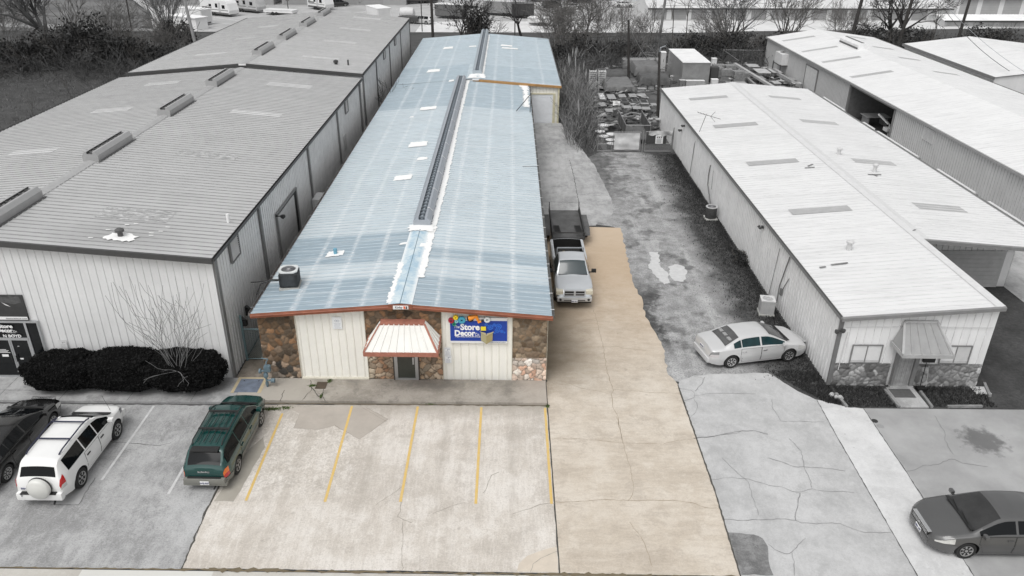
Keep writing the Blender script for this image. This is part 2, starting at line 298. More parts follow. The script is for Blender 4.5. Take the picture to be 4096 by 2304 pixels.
t,c,r=concrete('pale_strip_concrete',(.585,.585,.585),(.68,.68,.68),(.48,.48,.48),.3,spots=.15,seed=8,contrast=.8); m_strip=t.out(c,r,spec=.2)
sheet('concrete_strip',[(12.93,17.9),(14.70,17.9),(14.75,21.6),(14.83,23),(14.87,26.4),(14.86,26.95),(14.3,27.02),(13.75,27.28),(13.16,27.55),(13.12,26.4),(13.05,24.8)],.008,m_strip)
t,c,r=concrete('street_concrete',(.50,.48,.44),(.58,.565,.53),(.41,.39,.355),.3,spots=.12,seed=5,contrast=.6)
X,Y,_=t.sep(); c=t.mix(t.math('MULTIPLY',t.rng(X,-13.42,-13.4),t.math('MULTIPLY',t.rng(X,-9.2,-9.25),.7)),c,(.66,.66,.63))
m_street=t.out(c,r,spec=.2)
sheet('street',[(-60,-30),(60,-30),(60,17.8),(-60,17.8)],-.004,m_street)
t,c,r=concrete('dark_patch_concrete',(.2,.2,.2),(.3,.3,.3),(.13,.13,.13),.8,spots=.3,seed=6); m_patch=t.out(c,r,spec=.2)
sheet('asphalt_patch',jpoly([(7.42,19.75),(7.83,19.73),(8.29,19.67),(8.54,19.49),(8.6,19.15),(8.44,18.5),(8.42,17.92),(7.41,17.92)],.03,.2,3),.008,m_patch)
# sidewalk (a real step) in front of the central building and the left one
t,c,r=concrete('sidewalk_concrete',(.30,.275,.24),(.40,.37,.33),(.20,.185,.165),.4,spots=.15,seed=11)
X,Y,_=t.sep(); c=t.mix(t.math('MULTIPLY',t.rng(X,-8.2,-8.9),.75),c,(.44,.41,.365)); c=t.mix(t.math('MULTIPLY',t.rng(X,.2,1),.55),c,(.47,.42,.37)); m_side=t.out(c,r,spec=.2)
mb=MB(); mb.box(-11.5,1.69,26.98,28.68,-.05,.12); side=mb.build('sidewalk',m_side); side['kind']='structure'
t,c,r=concrete('left_sidewalk_concrete',(.34,.34,.34),(.46,.46,.46),(.24,.24,.24),.4,spots=.2,seed=12); m_side2=t.out(c,r,spec=.2)
mb=MB(); mb.box(-60,-11.52,26.82,28.68,-.05,.11); side2=mb.build('left_sidewalk',m_side2); side2['kind']='structure'
# narrow alley between the buildings, concrete swale
t,c,r=concrete('alley_concrete',(.23,.20,.165),(.33,.30,.26),(.14,.12,.10),.5,spots=.2,seed=13); m_al=t.out(c,r,spec=.2)
sheet('alley',[(-12,28.68),(-10.7,28.68),(-10.7,100),(-12,100)],.01,m_al)
# yard behind and right side
t=NT('yard_dirt'); big=t.noise(.3,6,.65); f=t.noise(9,5,.75); c=t.mix(t.rng(big,.35,.65),(.07,.07,.07),(.19,.19,.19)); c=t.mix(t.math('MULTIPLY',t.rng(f,.4,.7),.5),c,(.04,.04,.04)); t.bump(f,.6,.05); m_yard=t.out(c,.95,spec=.1)
sheet('yard',[(8,63.6),(14.2,63.6),(14.2,73),(33,73),(33,104),(30,107),(9,104),(7,90)],.002,m_yard)
sheet('right_alley',[(27.2,20),(33,20),(33,73),(27.2,73)],.002,m_rear)
# rv lot far behind
t,c,r=concrete('rv_lot_concrete',(.40,.40,.40),(.50,.50,.50),(.31,.31,.31),.08,spots=.1,seed=15,contrast=.6); m_rv=t.out(c,r,spec=.2)
K=22/19
sheet('rv_parking_lot',[(-66,149.2),(-17.4,149.2),(31.7,149.3),(41.7,151.1),(92.6,155.7),(185,157.5),(185,490),(-110,490),(-110,230),(-78,176)],-3.0,m_rv)
t,c,r=concrete('pale_apron',(.62,.62,.62),(.72,.72,.72),(.50,.50,.50),.15,spots=.05,seed=16,contrast=.6); m_ap=t.out(c,r,spec=.2)
sheet('pale_apron',[(-17.4,149.25),(31.7,149.35),(33.6,149.4),(41.7,151.2),(92.6,155.8),(92.6,166.3),(32.4,165.1),(-17.4,162.7)],-2.99,m_ap)
# cracks and joints in the slabs (thin dark ribbons of dirt)
m_crack=M((.09,.085,.075),.95,name='crack_dirt'); m_crackg=M((.10,.10,.10),.95,name='crack_grey'); m_faint=M((.36,.29,.22),.95,name='hairline')
def cracks(parent,key,wd,z,mat,amp=.03):
    mb=MB()
    for i,pl in enumerate(CRACKS[key]): ribbon(mb,pl,wd*(1 if i%3 else 1.4),z,seed=i*7+len(key),amp=amp)
    return mb.build('crack',mat,parent,world=False)
cracks(drive,'driveway',.016,.0105,M((.36,.30,.23),.95,name='hairline_tan')); cracks(rightlot,'right',.017,.0125,M((.24,.24,.24),.95,name='hairline_grey'))
cracks(centerlot,'center',.016,.0125,M((.33,.30,.26),.95,name='hairline_cream')); cracks(leftlot,'left',.018,.0085,m_crackg); cracks(rearpad,'rear',.03,.0095,m_crackg); cracks(side,'side',.025,.1245,m_crack)
mb=MB()
ribbon(mb,[(1.705,17.9),(1.705,28.7)],.035,.0125,1,.012); ribbon(mb,[(1.72,28.7),(1.72,46)],.06,.0125,2,.01)
ribbon(mb,[(7.37,17.9),(7.49,21.7),(7.47,28.6)],.05,.0125,3,.015); mb.build('joint',m_crack,drive,world=False)
mb=MB(); ribbon(mb,left_edge,.05,.0125,4,.03); mb.build('joint',m_crack,leftlot,world=False)
mb=MB(); ribbon(mb,[(-30,17.82),(-10.3,17.84)],.05,.0125,5,.02); ribbon(mb,[(-10.3,17.84),(8,17.82)],.07,.0125,6,.03,wvar=.9); ribbon(mb,[(1.7,17.84),(4.6,17.83)],.11,.013,8,.03,wvar=.8); ribbon(mb,[(-9.4,17.86),(-7.2,17.86)],.13,.013,9,.04,wvar=.9); ribbon(mb,[(8,17.82),(30,17.82)],.04,.0125,7,.02)
mb.build('joint',M((.16,.13,.085),.95,name='joint_soil'),centerlot,world=False)
mb=MB(); ribbon(mb,[(13.15,27.55),(13.05,24.8),(12.93,17.9)],.03,.0125,9,.01); ribbon(mb,[(14.87,26.95),(14.83,23),(14.7,17.9)],.03,.0125,10,.01)
for a,b in (((16,19.5),(24,19.6)),((15,23.2),(20,23.4))): pass
mb.build('joint',m_crackg,rightlot,world=False)
mb=MB(); ribbon(mb,[(-11.5,26.93),(1.69,26.95)],.13,.0125,11,.02); mb.build('gutter_dirt',M((.15,.13,.10),.95),centerlot,world=False)
mb=MB(); ribbon(mb,[(-60,26.76),(-11.5,26.78)],.11,.0085,12,.02); mb.build('gutter_dirt',m_crackg,leftlot,world=False)
mb=MB()
for x in (-21.6,-18.9,-16.0,-13.3): ribbon(mb,[(x,26.84),(x,28.6)],.02,.1145,3,.004)
ribbon(mb,[(-30,27.56),(-20.4,27.56)],.02,.1145,3,.004); mb.build('joint',m_crackg,side2,world=False)
# repaired slab areas in the central lot
sheet('repair_slab',jpoly([(-9.12,26.66),(-8.53,26.17),(-8.56,25.23),(-7.48,25.15),(-6.94,25.42),(-5.78,24.54),(-4.84,25.89),(-5.9,26.72)],.03,.25,2),.0105,M((.43,.39,.345),.9,var=.1,scale=1.2),centerlot)
sheet('repair_slab',jpoly([(-10.3,20.95),(-9.6,20.95),(-9.35,24.0),(-9.6,24.6),(-10.0,23.6)],.03,.3,5),.0105,M((.37,.345,.30),.9,var=.12,scale=1),centerlot)
sheet('repair_slab',jpoly([(1.66,19.0),(1.2,18.85),(.7,18.6),(.42,18.25),(.36,17.94),(1.66,17.92)],.02,.2,7),.0105,M((.60,.53,.445),.9,var=.1,scale=2),centerlot)
sheet('repair_slab',[(-15.09,22.13),(-15.0,20.71),(-16.02,20.72),(-16.1,22.1)],.0085,M((.40,.40,.40),.9,var=.1,scale=2),leftlot)
# pale worn spots in the gravel lane
for k,p in enumerate(([(8.5,42.9),(9.05,42.96),(8.95,41.9),(8.8,41.1),(9.1,40.0),(9.02,38.8),(8.61,38.5),(8.35,39.6),(8.15,40.9),(8.45,41.9)],[(9.3,40.9),(9.72,41.2),(10.2,40.9),(10.25,40.3),(10.0,39.3),(9.77,38.9),(9.3,39.0),(9.15,39.7)])):
    sheet('worn_slab',jpoly(p,.07,.15,k+3),.001,M((.56,.56,.56),.9,var=.12,scale=4))
# painted lines
t=NT('yellow_paint'); f=t.noise(7,5,.75); m_yel=t.out(t.mix(t.math('MULTIPLY',t.rng(f,.42,.72),.55),(.66,.45,.13),(.60,.51,.38)),.8)
for i,x in enumerate((-9.18,-6.38,-3.72,-1.06,1.6)):
    mb=MB(); x0,x1=x-.05,x+.05; ya=21.02+rnd.uniform(-.05,.05)
    tilt={0:-.08,1:-.1}.get(i,0)
    mb.quad((x0,ya,.0145),(x1,ya,.0145),(x1+tilt,26.78 if i else 26.2,.0145),(x0+tilt,26.78 if i else 26.2,.0145)); mb.build('painted_line',m_yel,centerlot,world=False)
m_wl=M((.58,.58,.58),.9,var=.15,scale=4)
for x,ya,yb in ((-14.78,22.0,26.65),(-12.05,21.3,26.6),(-17.5,21.5,26.6)):
    mb=MB(); mb.quad((x-.05,ya,.0145),(x+.05,ya,.0145),(x+.05,yb,.0145),(x-.05,yb,.0145)); mb.build('painted_line',m_wl,leftlot,world=False)
rvlot=bpy.data.objects['rv_parking_lot']; m_w=M((.8,.8,.8),.8)
for a,b in (((-46.1,131.5),(-52.5,135.6)),((-46.2,136.4),(-51.5,139.4)),((-46.2,140.5),(-53.2,145.6)),((-45.9,130.6),(-51,130.8)),((-46.3,145.2),(-52,149)),((-45,150),(-51,154)),((-44,156),(-50,160)),((-45,161),(-40,163)),((-34,157),(-29,163)),((-30,151),(-20,160)),((-24,155),(-12,166)),((-10,150),(2,158)),((-14,136),(-12,132)),((2,150),(14,160)),((6,140),(16,148)),((12,158),(22,166)),((19,139),(24,129)),((-28,157),(-26.5,157)),((-25,156.5),(-23.5,156.5)),((-4,168),(12,178))):
    mb=MB(); ribbon(mb,[(a[0]*K,a[1]*K),(b[0]*K,b[1]*K)],.18,-2.98,1,0,2,0); mb.build('painted_line',m_w,rvlot,world=False)
# metal cover plate, grate and moss spots
mb=MB(); mb.box(-11.68,-10.68,27.55,28.57,.12,.135); mb.m=1
for x in (-11.5,-10.86): mb.lathe([(.035,.1351),(.03,.139)],8,c=(x,28.42,0))
tag(recenter(mb.build('cover_plate',[M((.20,.235,.30),.6,.3,var=.25,scale=4),M((.02,.02,.02))])),'blue grey steel cover plate flat in the sidewalk ahead of the green wagon','cover plate')
mb=MB(); mb.box(-11.82,-11.68,27.5,28.7,.121,.128);mb.box(-10.68,-10.52,27.5,28.7,.121,.128);mb.box(-11.68,-10.68,28.57,28.7,.121,.128); mb.build('frame_edge',M((.5,.42,.28),.9),side,world=False)
mb=MB(); mb.box(-8.28,-7.82,27.86,28.39,.12,.132)
for k in range(7): mb.box(-8.25+k*.06,-8.225+k*.06,27.9,28.35,.132,.137)
tag(recenter(mb.build('drain_grate',M((.10,.075,.055),.8,.3,var=.2))),'rusty brown drain grate set in the sidewalk below the left wall panel','drain grate')
mb=MB(); r2=random.Random(5)
for cx,cy,rx,ry,n,z in ((-8.42,28.1,.16,.1,160,.12),(-7.75,28.5,.1,.16,140,.12),(-7.88,27.3,.05,.2,110,.12),(-9.75,26.5,.42,.12,400,.008),(-9.2,26.6,.25,.1,160,.008),(1.72,26.9,.1,.1,120,.008),(-3.2,26.95,.2,.05,70,.008)):
    for k in range(n):
        x=cx+r2.gauss(0,rx*.5); y=cy+r2.gauss(0,ry*.5); h=r2.uniform(.015,.06); a=r2.uniform(0,PI); s=r2.uniform(.008,.03)
        mb.add([(x-s*math.cos(a),y-s*math.sin(a),z),(x+s*math.cos(a),y+s*math.sin(a),z),(x+r2.uniform(-.03,.03),y+r2.uniform(-.03,.03),z+h)],[(0,1,2)])
tag(mb.build('moss',M((.09,.14,.035),.9,var=.4,scale=10)),'green moss and weeds growing in the sidewalk cracks','moss',kind='stuff')

for x,y,c,lb in ((14.98,26.1,.03,'black round drain cap set in the grey concrete by pale strip'),(15.06,25.75,.30,'grey round drain cap just nearer than the black one')):
    mb=MB(); mb.lathe([(.13,.008),(.12,.02),(.0,.022)],16,c=(x,y,0)); tag(recenter(mb.build('manhole_cover',M((c,c,c),.8))),lb,'drain cap')

# ================================================================ buildings
def roof_slope(root,name,xe,xr,y0,y1,ze,zr,mat,pitch=.385,d=.025,rib=.085):
    V=Vector((xr-xe,0,zr-ze)); L=V.length; V.normalize(); N=Vector((-V.z,0,V.x)) if V.x>0 else Vector((V.z,0,-V.x))
    mb=MB(); mb.ribs((xe,y0,ze),(0,1,0),y1-y0,V,lambda u:(0,L),N,pitch,d,rib)
    return mb.build(name,mat,root)
def wall_x(root,name,x0,x1,y,hf,mat,face=-1,pitch=.33,d=.03,rib=.06,z0=0.0,off=.1):   # wall facing -y (face=-1)
    mb=MB(); mb.ribs((x0,y,0),(1,0,0),x1-x0,(0,0,1),lambda u:(z0 if not callable(z0) else z0(x0+u),hf(x0+u)),(0,face,0),pitch,d,rib,off)
    return mb.build(name,mat,root)
def wall_y(root,name,y0,y1,x,h,mat,face=1,pitch=.305,d=.03,rib=.06,z0=0.0,off=.1,mb=None):
    m=mb or MB(); m.ribs((x,y0,0),(0,1,0),y1-y0,(0,0,1),lambda u:(z0,h),(face,0,0),pitch,d,rib,off)
    return m.build(name,mat,root) if mb is None else None
def wallmat(name,col,dirt=.35,streak=.25):
    t=NT(name); X,Y,Z=t.sep(); n=t.noise(.6,5,.6); st=t.noise(1,4,.6,t.mapping(scale=(5,5,.25))); fine=t.noise(12,3)
    c=t.mix(t.rng(n,.3,.7),mul(col,.93),mul(col,1.05)); c=t.mix(t.math('MULTIPLY',t.rng(st,.5,.75),streak),c,mul(col,.75))
    low=t.rng(t.math('ADD',Z,t.math('MULTIPLY',n,.5)),.75,.25); c=t.mix(t.math('MULTIPLY',low,dirt),c,mul(col,.55))
    c=t.mix(t.math('MULTIPLY',t.rng(fine,.6,.75),.15),c,mul(col,.6)); return t.out(c,.55,spec=.3)
m_whitewall=wallmat('cream_wall_panel',(.90,.885,.825),.3,.15); m_greywall=wallmat('grey_wall_panel',(.76,.76,.76),.3,.25); m_rwall=wallmat('pale_wall_panel',(.80,.80,.80),.4)
m_sidewall=wallmat('dull_cream_wall',(.55,.52,.43)); m_dark=M((.012,.012,.012),.5,name='dark_void'); m_glassd=M((.008,.009,.010),.08,var=.02,spec=.35,name='dark_glass')
m_trim=M((.27,.09,.048),.5,var=.25,scale=2,name='rust_red_trim'); m_copper=M((.36,.145,.10),.6,var=.22,scale=5,name='faded_copper_trim')
m_gt=M((.065,.065,.065),.5,name='dark_grey_trim'); m_gt2=M((.21,.21,.21),.5,name='grey_trim'); m_al=M((.55,.56,.57),.35,.7,var=.06,name='aluminium')
m_galv=M((.42,.44,.46),.45,.5,var=.12,scale=6,name='galvanised'); m_white=M((.82,.82,.82),.5,var=.03,name='white_paint'); m_black=M((.015,.015,.015),.5,name='black_plastic'); m_rubber=M((.018,.018,.018),.8,name='rubber')
# --- blue white roof material with darker sheets and pale streaks over the purlins
def roofmat(name,bands,lines,light,dark,white,bandwidth=.35):
    t=NT(name); X,Y,Z=t.sep(); n=t.noise(.45,5,.6); st=t.noise(1,5,.7,t.mapping(scale=(.25,7,1))); st2=t.noise(1,5,.7,t.mapping(scale=(7,.22,1)))
    c=t.mix(t.rng(n,.3,.7),mul(light,.93),mul(light,1.06)); fac=None
    for a,b,x0,x1,k in bands:
        f=t.math('MULTIPLY',t.rng(Y,a-.03,a+.03),t.rng(Y,b+bandwidth,b)); f=t.math('MULTIPLY',f,t.math('MULTIPLY',t.rng(X,x0-.02,x0+.02),t.rng(X,x1+.02,x1-.02))); f=t.math('MULTIPLY',f,k)
        fac=f if fac is None else t.math('MAXIMUM',fac,f)
    if fac is not None:
        wear=t.rng(st,.25,.62); c=t.mix(t.math('MULTIPLY',fac,t.math('ADD',.72,t.math('MULTIPLY',wear,.28))),c,dark)
    c=t.mix(t.math('MULTIPLY',t.rng(st,.5,.72),.4),c,mul(dark,1.05)); c=t.mix(t.math('MULTIPLY',t.rng(st,.48,.3),.5),c,white)
    lf=None; wob=t.math('MULTIPLY',t.math('SUBTRACT',st2,.5),.5)
    for x in lines:
        f=t.rng(t.math('ABSOLUTE',t.math('SUBTRACT',t.math('ADD',X,wob),x)),.19,.02); lf=f if lf is None else t.math('MAXIMUM',lf,f)
    if lf is not None: c=t.mix(t.math('MULTIPLY',lf,t.math('ADD',.22,t.math('MULTIPLY',t.rng(t.noise(3.5,6,.85),.42,.62),.6))),c,white)
    # front and side edges worn pale
    return t.out(c,.45,.0,spec=.4)
m_bluroof=roofmat('pale_blue_roof_sheet',[(28.4,31.0,-11,-4.9,1),(32.9,36.2,-11,-4.9,1),(28.4,31.1,-4,2,.9),(33.2,34.3,-4,2,.9),(63.2,80.5,-11,-4,.85),(63.2,73.1,-4,2,.85),(73.2,80,-3,5,.7),(80.5,101,-11,5,.35)],(-9.0,-7.5,-6.05,-2.95,-1.35,.25,3.2),(.525,.58,.61),(.27,.345,.40),(.74,.76,.77))
m_coat=M((.85,.85,.84),.7,var=.05,scale=4,name='white_roof_coating')
def voronoi_stone(root,name,x0,x1,z0,hf,y,size,palette,mortar,res=.035,depth=.034,seed=1,split=None):
    r=random.Random(seed); G={}
    nx=int((x1-x0)/size)+3; zt=max(hf(x0),hf(x1),hf((x0+x1)/2)); nz=int((zt-z0)/size)+3
    for i in range(-1,nx):
        for j in range(-1,nz):
            sx=x0+(i+.5+r.uniform(-.48,.48))*size; sz=z0+(j+.5+r.uniform(-.48,.48))*size*.95
            pal=palette if not split else split(sx,sz,palette)
            c=pal[r.randrange(len(pal))]; k=r.uniform(.6,1.35); G[(i,j)]=(sx,sz,tuple(min(1,v*k) for v in c),r.uniform(.6,1.2),r.uniform(-.4,.4),r.uniform(-.4,.4))
    NX=int((x1-x0)/res); vs=[];cols=[]
    NZ=int((zt-z0)/res)
    for a in range(NX+1):
        x=x0+(x1-x0)*a/NX; top=hf(x)
        for b in range(NZ+1):
            z=z0+(top-z0)*b/NZ; gi=int((x-x0)/size);gj=int((z-z0)/size/.95); best=[]
            wx=x+.09*noise.noise((x*4,z*4,seed))+.03*noise.noise((x*13,z*13,seed)); wz=z+.09*noise.noise((x*4+9,z*4,seed))+.03*noise.noise((x*13+5,z*13,seed))
            for i in (-2,-1,0,1,2):
                for j in (-2,-1,0,1,2):
                    g=G.get((gi+i,gj+j))
                    if g: best.append(((wx-g[0])**2+(wz-g[1])**2,g))
            best.sort(key=lambda q:q[0]); d1=math.sqrt(best[0][0]);d2=math.sqrt(best[1][0]); e=d2-d1; g=best[0][1]
            h=min(1,max(0,(e-.012)/(.09))); h=h*h*(3-2*h); h=h*g[3]+h*(g[4]*(wx-g[0])+g[5]*(wz-g[1]))
            vs.append((x,y-depth*h,z)); m=min(1,max(0,(e-.008)/.03)); nn=1+.28*noise.noise((x*9,z*9,3+seed))
            cols.append([mortar[k]*(1-m)+g[2][k]*m*nn for k in range(3)])
    fs=[(a*(NZ+1)+b,(a+1)*(NZ+1)+b,(a+1)*(NZ+1)+b+1,a*(NZ+1)+b+1) for a in range(NX) for b in range(NZ)]
    mb=MB(); mb.add(vs,fs); o=mb.build(name,stone_mat(),root,smooth=True,angle=70)
    ca=o.data.color_attributes.new('stone','FLOAT_COLOR','POINT')
    for i,c in enumerate(cols): ca.data[i].color=(*[max(0,min(1,v)) for v in c],1)
    return o
_sm=[]
def stone_mat():
    if _sm: return _sm[0]
    t=NT('stone_veneer'); at=t.n('VertexColor',layer_name='stone'); f=t.noise(18,4,.7); c=t.mix(t.math('MULTIPLY',t.rng(f,.4,.75),.3),at.outputs[0],(.05,.04,.03)); t.bump(f,.3,.01); _sm.append(t.out(c,.85,spec=.2)); return _sm[0]

# one face of each rib coloured darker: painted rib shade plus seam grime
for k,c in (('pale_blue_roof_sheet',(.36,.43,.475)),('grey_roof_sheet',(.25,.25,.25)),('grey_roof_sheet_far',(.30,.30,.30)),('white_coated_roof',(.54,.54,.54)),('white_far_roof',(.64,.64,.64)),('cream_wall_panel',(.66,.64,.56)),('grey_wall_panel',(.62,.62,.62)),('pale_wall_panel',(.66,.66,.66)),('dull_cream_wall',(.42,.39,.31)),('mid_grey_panel',(.40,.40,.40))): SEAM[k]=M(c,.7,var=.22,scale=1.7,name='seam_shade_grime')
# --- central warehouse
XL,XR,RX=-10.6,1.72,-4.45
W=thing('warehouse','long low warehouse with pale blue metal roof, brown stone front and rust red trim','warehouse',(-4.45,28.7,0))
gz=lambda x:3.50+(4.02-3.50)*(1-abs(x-RX)/6.3)
mb=MB()   # core
mb.add([(XL,28.78,0),(XR,28.78,0),(XR,73,0),(XL,73,0),(XL,28.78,3.42),(RX,28.78,3.9),(XR,28.78,3.42),(XL,73,3.42),(RX,73,3.9),(XR,73,3.42)],[(0,1,6,5,4),(1,2,9,6),(3,0,4,7),(2,3,7,8,9)])
wall=mb.build('wall',m_sidewall,W)
mb=MB(); wall_y(None,'',28.8,72.9,XR,3.42,None,1,mb=mb); wall_y(None,'',28.8,99,XL,3.42,None,-1,mb=mb); mb.build('side_wall',m_sidewall,W)
wall_x(W,'wall_panel',-9.02,-6.06,28.74,lambda x:gz(x)-.14,m_whitewall,z0=.03)
wall_x(W,'wall_panel',-2.77,.21,28.74,lambda x:gz(x)-.14,m_whitewall,z0=.03)
brown=[(.18,.115,.07),(.23,.15,.095),(.145,.10,.065),(.25,.17,.11),(.19,.14,.10),(.12,.09,.065),(.27,.155,.085)]
tan=[(.42,.30,.20),(.50,.40,.30),(.36,.25,.17),(.45,.27,.17),(.52,.44,.34),(.40,.31,.23)]
pink=[(.75,.62,.52),(.78,.50,.37),(.80,.72,.64),(.70,.55,.45),(.82,.76,.70),(.76,.60,.50)]
mort=(.21,.17,.125)
voronoi_stone(W,'stone_veneer',-10.62,-9.03,.12,lambda x:gz(x)-.14,28.72,.29,brown,(.13,.105,.08),seed=1,split=lambda x,z,p:p if z>.75 else [(.06,.055,.05),(.30,.22,.16),(.45,.38,.32),(.14,.12,.10)])
voronoi_stone(W,'stone_veneer',-6.05,-2.78,.12,lambda x:gz(x)-.14,28.72,.27,brown,(.12,.095,.07),seed=2,split=lambda x,z,p:p if z>2.2 else tan)
sr=voronoi_stone(W,'stone_veneer',.22,1.70,1.25,lambda x:gz(x)-.14,28.72,.27,[(.27,.195,.13),(.22,.155,.10),(.31,.24,.17),(.19,.14,.10)],(.20,.165,.125),seed=3)
voronoi_stone(W,'pale_stone_base',.22,1.70,.12,lambda x:1.26,28.71,.27,pink,(.24,.21,.18),seed=4,depth=.035)
for a in ((-9.0,-6.05,28.60,28.74,.121,.17),(-9.035,-9.0,28.69,28.76,.12,3.45),(-6.07,-6.045,28.66,28.76,.12,3.7),(-2.79,-2.765,28.66,28.76,.12,3.7),(.2,.225,28.66,28.76,.12,3.5)): mb=MB(); mb.box(*a); mb.build('panel_edge',M((.60,.57,.49),.6),W)
# roof
roof_slope(W,'roof',-10.75,RX,28.42,73.0,3.48,4.0,m_bluroof); roof_slope(W,'roof',1.87,RX,28.42,73.0,3.48,4.0,m_bluroof)
mb=MB(); mb.add([(RX-.5,28.4,3.985),(RX,28.4,4.045),(RX+.5,28.4,3.985),(RX-.5,37,3.985),(RX,37,4.045),(RX+.5,37,3.985)],[(0,1,4,3),(1,2,5,4)])
t=NT('worn_ridge_cap'); f=t.noise(1.4,5,.75,dist=.5); X,Y,_=t.sep(); e=t.rng(t.math('ABSOLUTE',t.math('SUBTRACT',X,RX)),.30,.47); e=t.math('MAXIMUM',e,t.math('MULTIPLY',t.rng(t.math('ABSOLUTE',t.math('SUBTRACT',X,RX)),.03,.01),-1))
c=t.mix(t.rng(f,.4,.6),(.36,.50,.60),(.60,.68,.71)); c=t.mix(t.math('MULTIPLY',e,.85),c,(.80,.82,.82)); c=t.mix(t.rng(t.math('ABSOLUTE',t.math('SUBTRACT',X,RX)),.025,.01),c,(.12,.19,.24)); mb.build('ridge_cap',t.out(c,.6),W)
# brown fascia along the front gable, following the slope
mb=MB()
for a,b in (((-10.78,3.46),(RX,3.98)),((RX,3.98),(1.9,3.46))):
    mb.add([(a[0],28.38,a[1]-.19),(b[0],28.38,b[1]-.19),(b[0],28.38,b[1]-.02),(a[0],28.38,a[1]-.02),(a[0],28.46,a[1]-.19),(b[0],28.46,b[1]-.19),(b[0],28.46,b[1]+.01),(a[0],28.46,a[1]+.01)],[(0,1,2,3),(3,2,6,7),(0,4,5,1),(0,3,7,4),(1,5,6,2)])
    mb.add([(a[0],28.355,a[1]-.11),(b[0],28.355,b[1]-.11),(b[0],28.355,b[1]-.075),(a[0],28.355,a[1]-.075),(a[0],28.38,a[1]-.13),(b[0],28.38,b[1]-.13),(b[0],28.38,b[1]-.055),(a[0],28.38,a[1]-.055)],[(0,1,2,3),(3,2,6,7),(0,4,5,1)])
mb.box(RX-.5,RX+.5,28.34,28.4,3.78,3.98); mb.build('fascia',m_trim,W)
def gutter(root,x,y0,y1,z,mat,side=1,w=.1,step=3.05,strap=None):
    mb=MB(); a,b=(x,x+w*side) if side>0 else (x-w,x); mb.box(a,b,y0,y1,z-.12,z-.1); mb.box(a,a+.01,y0,y1,z-.1,z+.0); mb.box(b-.012,b,y0,y1,z-.1,z+.01); mb.box(a,b,y0,y0+.01,z-.1,z)
    if strap:
        mb.m=1; y=y0+.5
        while y<y1: mb.box(a-.05,b+.01,y,y+.03,z+.01,z+.018); y+=step/2
    return mb.build('gutter',[mat,strap or mat],root)
gutter(W,1.86,28.42,73.0,3.50,M((.16,.16,.155),.5,.3),1,.11,strap=m_white); gutter(W,-10.76,28.42,99,3.50,M((.22,.20,.19),.6,.2),-1,.1,strap=m_galv)
# ridge vent
def ridge_vent(root,xc,y0,y1,z,wd=.44,h=.46,mat=None,dark=None,endcap=True,straps=0,inner=None):
    mat=mat or m_galv; dark=dark or M((.10,.12,.14),.6,.3)
    p=[(-wd,-.05),(-wd,h*.62),(-wd*.62,h),(-wd*.36,h),(-wd*.36,h-.12),(wd*.36,h-.12),(wd*.36,h),(wd*.62,h),(wd,h*.62),(wd,-.05)]
    mb=MB(); n=len(p); mb.add([(xc+a,y0,z+b) for a,b in p]+[(xc+a,y1,z+b) for a,b in p],[(i,i+1,n+i+1,n+i) for i in range(n-1) if i not in (3,4,5)]+[tuple(range(n)),tuple(range(2*n-1,n-1,-1))])
    mb.m=1; mb.box(xc+wd+.001,xc+wd+.12,y0-.1,y1+.1,z-.09,z-.0) if h>.48 else None; mb.add([(xc+a,y0+.01,z+b) for a,b in p[3:7]]+[(xc+a,y1-.01,z+b) for a,b in p[3:7]],[(0,1,5,4),(1,2,6,5),(2,3,7,6)])
    v=mb.build('ridge_vent',[mat,dark],root)
    mb=MB(); y=y0+.25; mb.box(xc-.03,xc+.03,y0+.05,y1-.05,z+h-.118,z+h-.10)
    while y<y1-.1:
        mb.add([(xc-wd*.35,y,z+h-.115),(xc+wd*.35,y,z+h-.115),(xc,y+.22,z+h-.02)],[(0,1,2)]); mb.box(xc-wd*.36,xc+wd*.36,y-.02,y,z+h-.1,z+h-.03); y+=.5
    mb.build('louver',inner or M((.24,.27,.30),.6,.3),v,world=False).location=(0,0,0)
    o=[c for c in C.objects if c.parent==v][0]
    for q in o.data.vertices: q.co-=Vector(root.location)
    if straps:
        mb=MB(); y=y0+1.4
        while y<y1: mb.add([(xc+wd*.38,y,z+h+.012),(xc+wd*.64,y,z+h+.012),(xc+wd+.012,y,z+h*.62),(xc+wd+.012,y,z),(xc+wd*.38,y+.07,z+h+.012),(xc+wd*.64,y+.07,z+h+.012),(xc+wd+.012,y+.07,z+h*.62),(xc+wd+.012,y+.07,z)],[(0,1,5,4),(1,2,6,5),(2,3,7,6)]); y+=straps
        s=mb.build('strap',m_white,v,world=False)
        for q in s.data.vertices: q.co-=Vector(root.location)
    return v
ridge_vent(W,-4.42,37.0,73.0,4.0,.44,.46,M((.40,.43,.47),.45,.4,var=.08),straps=3.05)
# white sealant along the vent and patches
def on_roof(x): return 4.0-abs(x-RX)*(.52/6.3)+.036
def patch(root,name,pts,mat,f=on_roof,amp=.05,st=.12,seed=0,mb=None):
    P=jpoly(pts,amp,st,seed); own=mb is None; mb=mb or MB(); mb.add([(x,y,f(x)) for x,y in P],[tuple(range(len(P)))])
    if own: return mb.build(name,mat,root)
patch(W,'roof_coating',[(-3.99,31),(-3.72,31),(-3.66,36.5),(-3.62,45),(-3.7,60),(-3.66,73),(-3.96,73),(-3.97,37.2)],m_coat,amp=.06,seed=1)
patch(W,'roof_coating',[(-5.05,36.3),(-3.8,36.2),(-3.75,37.1),(-5.1,37.1)],m_coat,f=lambda x:on_roof(x)+.035,amp=.08,seed=2)
patch(W,'roof_coating',[(-5.05,28.5),(-4.85,28.5),(-4.78,32.5),(-5.02,32.6)],m_coat,f=lambda x:on_roof(x)+.004,amp=.07,seed=3)
